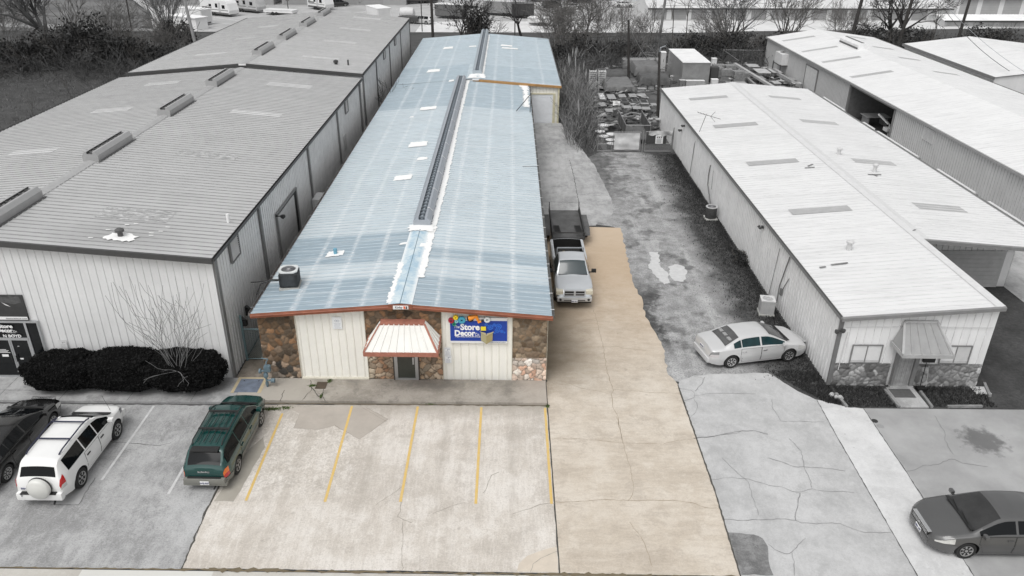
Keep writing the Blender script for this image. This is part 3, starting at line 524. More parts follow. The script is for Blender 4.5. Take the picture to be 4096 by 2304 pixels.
for k,(x0,x1,y0,y1) in enumerate(((-6.95,-5.85,44.6,45.6),(-5.95,-5.25,48.4,49.1),(-6.9,-5.6,51.6,52.9),(-7.2,-5.85,62.1,63.2),(-7.8,-7.4,59.9,60.3),(-5.6,-5.1,72.4,73.3),(-5.3,-4.85,34.6,34.9),(-4.3,-3.85,34.3,34.8),(-8.75,-7.9,33.75,34.45))): patch(W,'roof_patch',[(x0,y0),(x1,y0+.1),(x1-.05,y1),(x0+.05,y1-.05)],m_coat,amp=.05,seed=10+k,f=lambda x:on_roof(x)+.002)
mb=MB(); mb.tube([(-8.31,34.1,3.6),(-8.31,34.1,3.98)],.09,10); mb.build('vent_pipe',M((.16,.38,.50),.5),W)
mb=MB(); mb.tube([(-11.6,31.3,3.52),(-9.9,31.0,3.78)],.02,5); mb.tube([(-9.8,30.7,3.95),(-10.4,30.6,4.0),(-10.85,30.4,3.9),(-11.0,30.1,3.5)],.035,6); mb.build('conduit',m_black,W)
mb=MB(); mb.tube([(.6,62.3,3.75),(1.75,64.8,4.5)],.03,5); mb.tube([(1.72,62.9,3.5),(1.82,64.8,4.6)],.03,5); mb.tube([(1.85,62,3.5),(1.85,64.5,4.2)],.02,5); mb.tube([(.9,48.0,3.68),(1.9,48.2,3.62)],.015,4); mb.build('mast',m_black,W)
# nameplate at the gable peak
mb=MB(); mb.bbox(-4.74,-4.10,28.30,28.335,3.80,3.96,.012); pl=mb.build('nameplate',m_white,W)
mb=MB(); put_text(mb,'Kirby',(-4.50,28.297,3.845),.15,.95,bold=.001); mb.m=1; mb.add([(-4.30,28.295,3.95),(-4.30,28.295,3.82),(-4.22,28.295,3.88),(-4.22,28.295,3.95)],[(0,1,2,3)]); mb.add([(-4.29,28.294,3.82),(-4.21,28.294,3.82),(-4.21,28.294,3.88)],[(0,1,2)]); mb.m=2; mb.box(-4.195,-4.15,28.29,28.296,3.82,3.95)
def child_world(o,root):   # shift a child-of-child mesh built in world coords
    for q in o.data.vertices: q.co-=Vector(root.location)
    return o
child_world(mb.build('lettering',[M((.05,.05,.06)),M((.75,.13,.03)),m_black],pl,world=False),W)
# mansard awning over the door
mb=MB(); AX0,AX1,AY=-5.88,-2.87,27.28
tl=[(-5.36,28.68,3.06),(-3.48,28.68,3.06)]; tf=[(-5.36,28.42,3.02),(-3.48,28.42,3.02)]
bl=(AX0,AY,2.32); br=(AX1,AY,2.32); wl=(AX0,28.68,2.32); wr=(AX1,28.68,2.32)
Vd=Vector((0,AY-28.42,2.32-3.02)); Ls=Vd.length; 
def lerp(a,b,t): return tuple(a[i]+(b[i]-a[i])*t for i in range(3))
nr=9; vs=[];fs=[]
def ribbedface(mb,b0,b1,t0,t1,n,N,d=.03):
    N=Vector(N); us=[]
    for i in range(n):
        for du,h in ((0,0),(.74,0),(.80,d),(.94,d)): us.append(((i+du)/n,h))
    us.append((1,0)); vs=[]
    for u,h in us: vs+= [tuple(Vector(lerp(b0,b1,u))+N*h),tuple(Vector(lerp(t0,t1,u))+N*h)]
    mb.add(vs,[(2*i,2*i+2,2*i+3,2*i+1) for i in range(len(us)-1)])
ribbedface(mb,bl,br,tf[0],tf[1],9,(0,-.5,.85)); ribbedface(mb,wl,bl,tl[0],tf[0],4,(-.85,0,.5)); ribbedface(mb,br,wr,tf[1],tl[1],4,(.85,0,.5))
aw=mb.build('awning',[M((.74,.73,.69),.5,var=.05,scale=2)]*2,W)
mb=MB(); mb.box(AX0-.03,AX1+.03,AY-.05,AY,2.16,2.345); mb.box(AX0-.05,AX0-.0,AY,28.66,2.16,2.345); mb.box(AX1+.0,AX1+.05,AY,28.66,2.16,2.345); mb.quad(tf[0],tf[1],(tl[1][0],28.70,3.13),(tl[0][0],28.70,3.13)); mb.box(-5.36,-3.48,28.38,28.43,2.97,3.03)
mb.beam((AX1,AY,2.36),(-3.48,28.42,3.05),.085,.03,(0,-.5,.85)); mb.beam((AX0,AY,2.36),(-5.36,28.42,3.05),.05,.02,(0,-.5,.85)); mb.quad((AX0,AY,2.2),(AX1,AY,2.2),(AX1,28.66,2.2),(AX0,28.66,2.2))
child_world(mb.build('trim',m_copper,aw,world=False),W)
# door
dr=MB(); dr.box(-4.90,-4.82,28.62,28.74,.12,2.2); dr.box(-3.94,-3.86,28.62,28.74,.12,2.2); dr.box(-4.82,-3.94,28.62,28.74,2.1,2.2); dr.box(-4.82,-3.94,28.63,28.70,.12,.20); dr.box(-4.82,-4.76,28.63,28.70,.2,2.1); dr.box(-4.0,-3.94,28.63,28.70,.2,2.1)
D=dr.build('door',m_al,W)
mb=MB(); mb.box(-4.76,-4.0,28.66,28.69,.2,2.1); child_world(mb.build('door_glass',M((.055,.06,.05),.12,var=.15,spec=.7),D,world=False),W)
mb=MB(); mb.box(-4.10,-4.03,28.57,28.60,.95,1.3); mb.box(-4.08,-4.05,28.6,28.64,1.0,1.03); mb.box(-4.08,-4.05,28.6,28.64,1.22,1.25); child_world(mb.build('door_handle',m_al,D,world=False),W)
mb=MB(); mb.box(-4.95,-4.90,28.60,28.72,.12,2.2); mb.box(-3.86,-3.81,28.60,28.72,.12,2.2); mb.build('jamb',M((.07,.06,.05)),W)
# rear section with its own ridge and garage door
RX2=-2.97; RL=73.0; RE=100.2
gz2=lambda x:3.50+.60*(1-abs(x-RX2)/7.8)
mb=MB(); mb.add([(XL,73.05,0),(4.66,73.05,0),(4.66,RE-.1,0),(XL,RE-.1,0),(XL,73.05,3.4),(RX2,73.05,4.0),(4.66,73.05,3.4),(XL,RE-.1,3.4),(RX2,RE-.1,4.0),(4.66,RE-.1,3.4)],[(0,1,6,5,4),(1,2,9,6),(3,0,4,7),(2,3,7,8,9)])
mb.build('wall',m_sidewall,W)
wall_x(W,'wall_panel',1.8,4.66,73.02,lambda x:gz2(x)-.1,m_whitewall,z0=lambda x:2.75 if 2.0<x<4.2 else 0)
mb=MB(); mb.box(1.95,2.1,72.9,73.0,0,2.8); mb.box(4.1,4.32,72.9,73.0,0,2.8); mb.box(2.1,4.1,72.9,73.0,2.7,2.8);mb.box(4.55,4.7,72.88,73.0,0,3.4); mb.build('frame',M((.62,.58,.42),.6),W)
mb=MB(); z=.05
while z<2.68: mb.box(2.1,4.1,72.95,72.99,z,z+.255); z+=.265
mb.box(2.1,4.1,72.98,73.0,0,2.7); gd=mb.build('garage_door',M((.78,.80,.83),.5,var=.05),W)
roof_slope(W,'rear_roof',-10.75,RX2,73.02,RE,3.50,4.12,m_bluroof); roof_slope(W,'rear_roof',4.82,RX2,72.85,RE,3.50,4.12,m_bluroof)
mb=MB()
mb.add([(RX2-.4,72.78,3.87),(4.86,72.78,3.30),(4.86,72.78,3.48),(RX2-.4,72.78,4.08),(RX2-.4,72.88,3.87),(4.86,72.88,3.3),(4.86,72.88,3.52),(RX2-.4,72.88,4.12)],[(0,1,2,3),(3,2,6,7),(0,4,5,1)]); mb.build('fascia',M((.42,.235,.09),.5,var=.2),W)
mb=MB(); mb.add([(RX2-1.1,72.80,4.03),(RX2+.4,72.80,4.12),(RX2-.4,72.80,3.98)],[(0,1,2)]); mb.bbox(-3.4,-2.8,72.70,72.76,4.02,4.17,.01); mb.build('nameplate',m_white,W)
gutter(W,4.82,72.9,RE,3.50,M((.2,.2,.2),.5,.3),1,.1,strap=m_galv)
ridge_vent(W,-3.05,75.2,RE+.5,4.12,.44,.46,M((.42,.47,.51),.45,.4,var=.08),straps=4)
f2=lambda x:4.12-abs(x-RX2)*(.62/7.8)+.038
for k,(x0,x1,y0,y1) in enumerate(((-8.15,-6.86,77.6,79.1),(-7.55,-6.4,90.6,92),(-4.6,-3.7,90.6,91.4),(-1,.35,91.8,92.8),(-.9,1.0,90.2,91.1))): patch(W,'roof_patch',[(x0,y0),(x1,y0+.1),(x1-.05,y1),(x0+.05,y1-.05)],m_coat,amp=.06,seed=30+k,f=f2)
patch(W,'roof_coating',[(-2.6,75),(-2.4,75),(-2.4,99),(-2.55,99)],m_coat,f=f2,amp=.06,seed=40); patch(W,'roof_coating',[(-3.9,73.3),(-2.2,73.2),(-2.3,75.2),(-3.7,75.2)],m_coat,f=lambda x:f2(x)+.01,amp=.08,seed=41)
patch(W,'roof_coating',[(1.2,64.5),(1.7,64.5),(1.75,72.8),(1.0,72.8),(1.3,70)],m_coat,amp=.15,seed=42)

# --- things on the front wall: safety poster, notices, banner
def poster(x0,x1,z0,z1,y,label,cat,lines,emblem=None,base=(.85,.87,.88),ink=(.35,.38,.45),name='poster'):
    mb=MB(); mb.bbox(x0,x1,y-.012,y,z0,z1,.004); mb.m=1; w=x1-x0;h=z1-z0
    r=random.Random(int(x0*100))
    for i in range(lines):
        z=z0+h*(.06+.5*i/lines); a=x0+w*(.12+r.uniform(0,.12)); b=x1-w*(.12+r.uniform(0,.14)); mb.box(a,b,y-.0145,y-.0125,z,z+h*.018)
    if emblem=='ring':
        for cx in (.38,.62): mb.lathe([(w*.13,-.002),(w*.13,0)],14,'y',(x0+w*cx,y-.013,z0+h*.68)); 
        mb.m=0
        for cx in (.38,.62): mb.lathe([(w*.09,-.002),(w*.09,0)],14,'y',(x0+w*cx,y-.0145,z0+h*.68))
    if emblem=='pistol': mb.box(x0+w*.45,x1-w*.12,y-.0145,y-.0125,z0+h*.72,z0+h*.78); mb.box(x0+w*.48,x0+w*.58,y-.0145,y-.0125,z0+h*.6,z0+h*.74); mb.box(x0+w*.1,x1-w*.1,y-.0145,y-.0125,z0+h*.9,z0+h*.93)
    o=recenter(mb.build(name,[M(base,.6,var=.03),M(ink,.6)])); tag(o,label,cat); return o
poster(-7.43,-7.02,2.62,3.2,28.70,'white notice board with rounded emblem high on the left white wall panel','notice board',6,'ring',name='notice_board')
poster(-2.71,-2.43,1.37,1.74,28.70,'upper of two taped paper notices beside the stone on the right wall panel','notice',7,'pistol',name='paper_notice')
poster(-2.70,-2.41,.97,1.355,28.70,'lower of two taped paper notices beside the stone on the right wall panel','notice',7,'pistol',name='paper_notice')
BN=thing('banner','blue shop banner with white lettering, cogs and an open carton on right wall panel','banner',(-1.21,28.68,2.02))
mb=MB(); mb.bbox(-2.43,0.0,28.62,28.68,2.02,3.26,.008); mb.m=1
def bx(X): return -2.42+(X-475)/(2330-475)*2.42     # photo crop units to metres on the banner
def bz(Z): return 3.12-(Z-370)/(1070-370)*.97
mb.box(-2.42,-.005,28.611,28.619,2.135,3.115)
BM=[m_white,M((.012,.055,.36),.35,var=.18,scale=1.2,spec=.4)]
mb.build('board',BM,BN)
mb=MB(); y=28.60
put_text(mb,'The',(bx(685),y,bz(628)),.20,.8,shear=.25); put_text(mb,'Store',(bx(1122),y,bz(683)),.395,.66,bold=.016,fit=bx(1438)-bx(808)); put_text(mb,'Decor',(bx(955),y,bz(888)),.37,.66,bold=.016,fit=bx(1290)-bx(620)); put_text(mb,'Co.',(bx(1352),y,bz(888)),.19,.8,shear=.2); put_text(mb,'RETAILGRAPHICS',(bx(1048),y,bz(945)),.065,1,bold=.001,fit=bx(1450)-bx(640)); mb.m=1; put_text(mb,'thestoredecor.com',(bx(1980),28.606,bz(1130)),.075,1,fit=bx(2290)-bx(1690))
mb.build('lettering',[M((.9,.9,.9),.5,var=.02),M((.25,.28,.34))],BN)
def cog(mb,cx,cz,r,hole,teeth,y0,y1,tooth=.16,n=None):
    n=teeth*4; P=[]
    for i in range(n):
        a=2*PI*i/n; rr=r*(1 if i%4 in (0,1) else 1-tooth); P.append((cx+rr*math.cos(a),cz+rr*math.sin(a)))
    H=[(cx+hole*math.cos(2*PI*i/n),cz+hole*math.sin(2*PI*i/n)) for i in range(n)]
    vs=[(x,y0,z) for x,z in P]+[(x,y0,z) for x,z in H]+[(x,y1,z) for x,z in P]+[(x,y1,z) for x,z in H]
    fs=[]
    for i in range(n):
        j=(i+1)%n; fs+=[(i,j,n+j,n+i),(2*n+i,3*n+i,3*n+j,2*n+j),(i,2*n+i,2*n+j,j),(n+i,n+j,3*n+j,3*n+i)]
    mb.add(vs,fs)
for (X,Zc,r,h,te,col,lab) in ((520,340,.125,.05,12,(.35,.02,.045),'crimson cog'),(665,235,.105,.03,12,(.85,.60,.02),'yellow cog'),(860,320,.165,.045,14,(.06,.36,.50),'large turquoise cog'),(690,375,.08,.025,10,(.30,.62,.68),'small pale turquoise cog'),(612,470,.085,.045,9,(.02,.30,.17),'green cog'),(1680,300,.135,.05,14,(.75,.78,.78),'silver cog held by arm')):
    mb=MB(); cog(mb,bx(X),bz(Zc),r,h,te,28.50 if r>.1 else 28.53,28.62); o=mb.build('cog',M(col,.35,var=.1),BN); o['label']=lab
mb=MB(); y=28.55
def cap(a,b,r0,r1): mb.tube([(bx(a[0]),y,bz(a[1])),(bx(b[0]),y,bz(b[1]))],[r0,r1],10)
cap((1090,265),(1260,215),.12,.085); cap((1240,215),(1330,190),.08,.07); cap((1320,170),(1400,370),.075,.05); cap((1380,400),(1490,365),.055,.045); mb.m=1; cap((1490,350),(1580,320),.05,.035); cap((1570,335),(1660,315),.02,.03); mb.lathe([(.15,28.57),(.15,28.62)],18,'y',(bx(1135),0,bz(290)))
mb.build('robot_arm',[M((.90,.30,.02),.35,var=.05),m_black],BN,smooth=True)
for (X,Zc,r) in ((1650,500,.07),(1780,590,.125),(1910,510,.075),(2050,560,.13),(2010,700,.11),(2150,735,.075),(2240,770,.045),(1915,790,.05)):
    mb=MB(); cog(mb,bx(X),bz(Zc),r,r*.78,12,28.605,28.612,.08)
    for k in range(3):
        a=PI*k/3+.3; mb.beam((bx(X)-r*.8*math.cos(a),28.608,bz(Zc)-r*.8*math.sin(a)),(bx(X)+r*.8*math.cos(a),28.608,bz(Zc)+r*.8*math.sin(a)),.022,.006,(0,1,0))
    mb.build('printed_cog',M((.03,.17,.70),.4,var=.1),BN)
mb=MB(); P=[(1475,740),(1475,1030),(1650,1165),(1850,1030),(1860,740),(1660,870)]
F=[(bx(a),bz(b)) for a,b in P]; n=len(F); mb.add([(x,28.55,z) for x,z in F]+[(x,28.6,z) for x,z in F],[tuple(range(n))]+[(i,(i+1)%n,n+(i+1)%n,n+i) for i in range(n)])
mb.m=1; 
for Q in ([(1420,700),(1475,740),(1660,870),(1630,760)],[(1660,870),(1880,740),(1910,705),(1660,780)]): mb.add([(bx(a),28.52,bz(b)) for a,b in Q],[(0,1,2,3)])
mb.m=2; mb.add([(bx(a),28.545,bz(b)) for a,b in ((1650,880),(1850,750),(1850,1030),(1650,1165))],[(0,1,2,3)])
mb.build('carton',[M((.42,.38,.22),.6),M((.50,.44,.27),.6),M((.36,.30,.14),.6)],BN)
mb=MB(); mb.bbox(bx(1470),bx(1640),28.54,28.6,bz(690),bz(560),.015); mb.build('yellow_block',M((.85,.68,.03),.4),BN)

# --- left buildings
t=NT('grey_roof_sheet'); X,Y,Z=t.sep(); n=t.noise(.35,5,.6); st=t.noise(1,5,.7,t.mapping(scale=(.2,6,1))); fine=t.noise(9,4,.7); c=t.mix(t.rng(n,.3,.7),(.45,.45,.45),(.52,.52,.52)); c=t.mix(t.math('MULTIPLY',t.rng(st,.5,.7),.4),c,(.33,.33,.33)); c=t.mix(t.math('MULTIPLY',t.rng(fine,.55,.75),.2),c,(.6,.6,.6))
o1=t.n('VectorMath',operation='DISTANCE'); t.l(t.mapping(scale=(.45,1,0),src=t.pos),o1.inputs[0]); o1.inputs[1].default_value=(-16.2*.45,30.0,0); c=t.mix(t.math('MULTIPLY',t.rng(t.math('ADD',o1.outputs['Value'],t.math('MULTIPLY',n,.5)),1.9,.4),.5),c,(.27,.27,.27))
m_groof=t.out(c,.5,.1,spec=.4)
t=NT('grey_roof_sheet_far'); X,Y,Z=t.sep(); n=t.noise(.35,5,.6); st=t.noise(1,5,.7,t.mapping(scale=(.12,1.2,1))); c=t.mix(t.rng(n,.3,.7),(.50,.50,.50),(.58,.58,.58)); c=t.mix(t.math('MULTIPLY',t.rng(st,.5,.7),.4),c,(.43,.43,.43)); c=t.mix(t.math('MULTIPLY',t.rng(Y,80,80.2),.35),c,(.43,.43,.43)); m_groof2=t.out(c,.5,.1,spec=.4)
def big_shed(name,label,x0,xr,x1,y0,y1,ze,zr,rm,wm,trim,vents,frontw=True,trimh=.2,pitch=.39,rd=.036,lap=.1):
    B=thing(name,label,'building',((x0+x1)/2,y0+.3,0)); yw=y0+.28
    mb=MB(); mb.add([(x0+lap,yw+.05,0),(x1-lap,yw+.05,0),(x1-lap,y1-.1,0),(x0+lap,y1-.1,0),(x0+lap,yw+.05,ze-.1),(xr,yw+.05,zr-.1),(x1-lap,yw+.05,ze-.1),(x0+lap,y1-.1,ze-.1),(xr,y1-.1,zr-.1),(x1-lap,y1-.1,ze-.1)],[(0,1,6,5,4),(1,2,9,6),(3,0,4,7),(2,3,7,8,9)]); mb.build('wall',wm,B)
    hf=lambda x:(ze+(zr-ze)*((x-x0)/(xr-x0) if x<xr else (x1-x)/(x1-xr)))-.12
    wall_x(B,'wall_panel',x0+lap,x1-lap,yw,hf,wm)
    wall_y(B,'wall_panel',yw,y1-.1,x1-lap+.02,ze-.1,wm,1); wall_y(B,'wall_panel',yw,y1-.1,x0+lap-.02,ze-.1,wm,-1)
    roof_slope(B,'roof',x0,xr,y0,y1,ze,zr,rm,pitch,rd); roof_slope(B,'roof',x1,xr,y0,y1,ze,zr,rm,pitch,rd)
    mb=MB()
    for a,b in (((x0-.03,ze),(xr,zr)),((xr,zr),(x1+.03,ze))): mb.add([(a[0],y0-.06,a[1]-trimh),(b[0],y0-.06,b[1]-trimh),(b[0],y0-.06,b[1]+.03),(a[0],y0-.06,a[1]+.03),(a[0],y0+.03,a[1]-trimh),(b[0],y0+.03,b[1]-trimh),(b[0],y0+.03,b[1]+.045),(a[0],y0+.03,a[1]+.045)],[(0,1,2,3),(3,2,6,7),(0,4,5,1),(0,3,7,4),(1,5,6,2)])
    mb.build('fascia',trim,B)
    gutter(B,x1,y0,y1,ze+.02,trim,1,.14); gutter(B,x0,y0,y1,ze+.02,trim,-1,.14)
    mb=MB(); mb.add([(xr-.3,y0,zr+.0),(xr,y0,zr+.055),(xr+.3,y0,zr+.0),(xr-.3,y1,zr),(xr,y1,zr+.055),(xr+.3,y1,zr)],[(0,1,4,3),(1,2,5,4)]); mb.build('ridge_cap',M((.36,.36,.36),.5),B)
    for v in vents: ridge_vent(B,xr,v,v+4.1,zr,.42,.5,M((.40,.40,.40),.5,.2,var=.06),M((.09,.09,.09),.6),inner=M((.13,.13,.13),.6))
    return B
def slope_z(x0,xr,x1,ze,zr): return lambda x:ze+(zr-ze)*((x-x0)/(xr-x0) if x<xr else (x1-x)/(x1-xr))+.05
LB=big_shed('metal_building','tall grey metal building with dark eaves and shrubs along its front wall',-31.8,-21.75,-12.0,28.42,63.9,5.97,6.78,m_groof,m_greywall,m_gt,(29.3,38.8,48.3,57.0))
L2=big_shed('metal_building','grey metal building joined behind the tall one, its roof a step higher, by far lot',-31.4,-21.7,-12.0,64.3,97.6,6.22,7.02,m_groof2,m_greywall,m_gt,(68.3,76.4,84.9,92.9),trimh=.22)
mb=MB(); mb.box(-22.0,-21.4,64.20,64.23,6.9,7.05); mb.build('nameplate',m_white,L2)
t=NT('skylight_panel'); f=t.noise(1,6,.8,t.mapping(scale=(3,12,1))); m_sky=t.out(t.ramp(t.rng(f,.4,.62),[(0,(.20,.20,.20)),(.45,(.36,.36,.36)),(1,(.70,.70,.70))]),.5)
m_skyf=M((.58,.58,.58),.6,var=.15,scale=2)
fz=slope_z(-31.8,-21.75,-12.0,5.97,6.78)
def skylight(root,x0,x1,y0,y1,f,mat,lap=.003):
    mb=MB(); nx=12
    for i in range(nx):
        a=x0+(x1-x0)*i/nx; b=x0+(x1-x0)*(i+1)/nx; mb.quad((a,y0,f(a)-.036),(b,y0,f(b)-.036),(b,y1,f(b)-.036),(a,y1,f(a)-.036))
    return mb.build('skylight',mat,root)
def skylight_old(root,x0,x1,y0,y1,f,mat,lap=.003):
    mb=MB(); dx=x1-x0; V=Vector((dx,0,f(x1)-f(x0))); L=V.length; V.normalize(); N=Vector((-V.z,0,V.x)); mb.ribs((x0,y0,f(x0)-.045),(0,1,0),y1-y0,V,lambda u:(0,L),N,.305,.04,.07); mb.build('skylight',mat,root)
for a,b,c,d,m in ((-18.2,-15.1,31.65,32.95,m_sky),(-18.2,-15.0,40.8,41.8,m_sky),(-18.3,-15.0,50.2,51.2,m_skyf),(-18.3,-15.0,58.6,59.8,m_skyf),(-27.8,-25.2,41.1,42.2,m_skyf),(-27.8,-25.2,50.6,51.7,m_skyf),(-27.8,-25.2,59.2,60.2,m_skyf)): skylight(LB,a,b,c,d,fz,m)
fz2=slope_z(-31.4,-21.7,-12.0,6.22,7.02)
for a,b,c,d in ((-18.1,-14.9,69,70),(-18.1,-14.9,77.4,78.4),(-18.1,-14.8,85.6,86.7),(-18.2,-15,94,95.2),(-28.1,-25.3,70.6,71.5),(-27.2,-25.1,79,80),(-27.2,-25.1,87,88.2)): skylight(L2,a,b,c,d,fz2,m_skyf)
# roof details of the left building
mb=MB(); mb.tube([(-16.25,29.85,6.35),(-16.25,29.85,6.55)],.11,10); mb.lathe([(.12,6.55),(.19,6.57),(.18,6.66),(.08,6.72)],12,c=(-16.25,29.85,0)); mb.build('turbine_vent',M((.09,.09,.09),.6),LB)
mb=MB(); P=jpoly([(-16.8,29.45),(-15.7,29.35),(-15.5,29.95),(-15.9,30.15),(-16.7,30.1)],.1,.12,3); mb.add([(x,y,fz(x)-.005) for x,y in P],[tuple(range(len(P)))])
for a,b in ((-16.3,31.2),(-15.0,30.6),(-15.2,30.1),(-14.9,31.1),(-17.1,30.3),(-17.4,29.4),(-16.6,31.0),(-15.3,30.35)): mb.add([(a+dx,b+dy,fz(a+dx)+.0) for dx,dy in ((0,0),(.18,.02),(.2,.08),(.02,.07))],[(0,1,2,3)])
mb.build('roof_patch',m_coat,LB)
mb=MB(); mb.tube([(-12.55,32.3,6.0),(-12.55,32.3,6.42)],.07,10); mb.build('vent_pipe',m_white,LB)
mb=MB(); mb.tube([(-14.7,67.2,6.4),(-14.7,67.2,6.62)],.14,8); mb.lathe([(.22,6.62),(.2,6.78),(.05,6.85)],8,c=(-14.7,67.2,0)); mb.tube([(-13.7,67.4,6.3),(-13.7,67.4,6.8)],.07,8); mb.build('turbine_vent',M((.05,.05,.05)),L2)
# right side wall of left building: corner downspout, louvre, garage opening, conduit, box
XW=-12.06
for a in ((XW,XW+.06,28.68,28.95,0,5.85),(XW+.02,XW+.1,34.85,35.07,0,5.85),(XW+.02,XW+.1,44.95,45.17,0,5.85),(XW+.02,XW+.1,53.7,53.92,0,5.85),(XW+.02,XW+.15,62.6,62.75,0,5.8)): mb=MB(); mb.box(*a); mb.build('downspout',m_gt2,LB)
def louvre(root,y0,y1,z0,z1,x):
    mb=MB(); mb.m=1; mb.box(x,x+.02,y0,y1,z0,z1); mb.m=0
    z=z0+.05
    while z<z1-.05: mb.add([(x+.02,y0+.04,z+.05),(x+.02,y1-.04,z+.05),(x+.09,y1-.04,z),(x+.09,y0+.04,z)],[(0,1,2,3)]); z+=.1
    mb.m=2; mb.box(x,x+.1,y0-.05,y0,z0-.05,z1+.05); mb.box(x,x+.1,y1,y1+.05,z0-.05,z1+.05); mb.box(x,x+.1,y0,y1,z1,z1+.05); mb.box(x,x+.1,y0,y1,z0-.05,z0)
    return mb.build('louvre',[M((.62,.62,.62)),m_dark,m_gt2],root)
louvre(LB,30.55,31.6,4.85,5.75,XW+.02); louvre(LB,56.6,57.5,4.9,5.8,XW+.02)
for y in (76.0,83.9): louvre(L2,y,y+.9,5.3,6.0,XW+.02)
for y in (71.5,80,88.7,64.6,97.2): mb=MB(); mb.box(XW+.02,XW+.1,y,y+.2,0,6.05); mb.build('downspout',m_gt2,L2)
mb=MB(); mb.box(XW+.02,XW+.05,37.5,41.5,0,4.35); mb.m=1; z=0
while z<4.2: mb.box(XW+.05,XW+.09,37.6,40.9,z,z+.235); z+=.25
mb.m=2; mb.box(XW+.02,XW+.1,37.4,37.52,0,4.4); mb.box(XW+.02,XW+.1,41.45,41.6,0,4.4); mb.box(XW+.02,XW+.1,37.4,41.6,4.35,4.45); mb.build('garage_door',[m_dark,M((.55,.55,.55),.5),m_gt2],LB)
mb=MB(); mb.tube([(XW+.1,37.2,4.4),(XW+.5,37.1,4.45)],.03,6); mb.lathe([(.02,0),(.14,.1),(.13,.2),(.0,.22)],10,c=(XW+.5,37.1,4.3)); mb.build('wall_lamp',m_black,LB)
mb=MB(); mb.bbox(XW+.08,XW+.55,44.6,45.9,1.9,2.6,.02); mb.build('wall_unit',M((.6,.6,.6)),LB)
mb=MB(); mb.box(XW,XW+.04,55.3,56.2,2.5,3.5); mb.build('wall_box',M((.5,.5,.5)),LB)
# front: shop front with doors and faded banner, notices
SF=MB(); SF.box(-22.9,-20.0,28.56,28.66,2.86,2.95); SF.box(-20.06,-20.0,28.56,28.66,.11,2.86); SF.box(-20.62,-20.52,28.56,28.66,.11,2.86); SF.box(-22.9,-20.6,28.56,28.66,2.0,2.12)
for x in (-21.52,-21.44): SF.box(x,x+.06,28.57,28.65,.11,2.0)
SF.box(-22.9,-20.6,28.56,28.66,.11,.2); SF.box(-20.68,-20.62,28.56,28.65,.11,2.0); SF.box(-22.9,-22.8,28.56,28.66,.11,2.9)
S=SF.build('shop_front',m_al,LB)
mb=MB(); mb.box(-22.85,-20.03,28.60,28.63,.15,2.9); child_world(mb.build('glass',m_glassd,S,world=False),LB)
mb=MB(); put_text(mb,'Store',(-21.42,28.545,2.62),.24,.7,bold=.01,fit=.62); put_text(mb,'Decor',(-21.50,28.545,2.42),.24,.7,bold=.01,fit=.7); put_text(mb,'Co.',(-21.06,28.545,2.42),.12); put_text(mb,'N BOYD',(-21.25,28.545,2.16),.19,1.1,bold=.006); mb.box(-21.45,-21.05,28.54,28.546,2.38,2.39)
for i,(a,b) in enumerate(((-22.1,-21.75),(-22.2,-21.65),(-22.1,-21.7),(-22.2,-21.6))): mb.box(a,b,28.594,28.598,1.5-i*.05,1.52-i*.05)
mb.box(-22.0,-21.72,28.594,28.598,1.15,1.27); mb.box(-21.25,-21.1,28.594,28.598,1.02,1.09); mb.box(-21.2,-21.12,28.594,28.598,1.68,1.70); child_world(mb.build('lettering',M((.85,.85,.85),.5,var=.02),S,world=False),LB)
mb=MB(); P=[(-21.3,.25),(-20.75,.25),(-20.72,.38),(-20.85,.4),(-20.92,.3),(-21.05,.5),(-21.2,.62),(-21.15,.7),(-21.32,.75)]; mb.add([(x,28.594,z) for x,z in P],[tuple(range(len(P)))]); child_world(mb.build('torn_poster',M((.6,.6,.6),.7,var=.3,scale=6),S,world=False),LB)
mb=MB()
for x in (-21.58,-21.36): mb.box(x,x+.03,28.50,28.53,.95,1.25); mb.box(x,x+.03,28.53,28.57,.97,.99); mb.box(x,x+.03,28.53,28.57,1.21,1.23)
child_world(mb.build('door_handle',m_black,S,world=False),LB)
mb=MB(); mb.box(-22.9,-20.35,28.60,28.66,2.98,4.16); mb.m=1; mb.box(-22.88,-20.38,28.592,28.599,3.0,3.14); mb.m=2; put_text(mb,'thestoredecor.com',(-20.86,28.585,3.035),.1,1,fit=.9)
mb.m=3; P=jpoly([(-22.9,4.1),(-21.6,4.12),(-20.5,4.12),(-20.45,3.8),(-20.9,3.75),(-21.3,3.85),(-21.9,3.7),(-22.9,3.75)],.04,.1,3); mb.add([(x,28.595,z) for x,z in P],[tuple(range(len(P)))]); mb.m=1; mb.add([(-21.3,28.59,3.84),(-21.05,28.59,3.70),(-20.95,28.59,3.62),(-21.15,28.59,3.7)],[(0,1,2,3)])
bo=recenter(mb.build('banner',[M((.045,.045,.045),.5,var=.3,scale=2),m_white,M((.3,.3,.3)),M((.10,.10,.10),.6,var=.4,scale=5)])); tag(bo,'faded dark banner with torn top strip above the glass shop doors','banner')
poster(-19.38,-19.02,1.60,2.0,28.62,'upper pale notice taped on grey wall above the hedge','notice',6,'pistol',(.72,.72,.72),(.4,.4,.4),name='paper_notice')
poster(-19.34,-18.98,1.18,1.57,28.62,'lower pale notice on grey wall just above the hedge top','notice',6,'pistol',(.72,.72,.72),(.4,.4,.4),name='paper_notice')
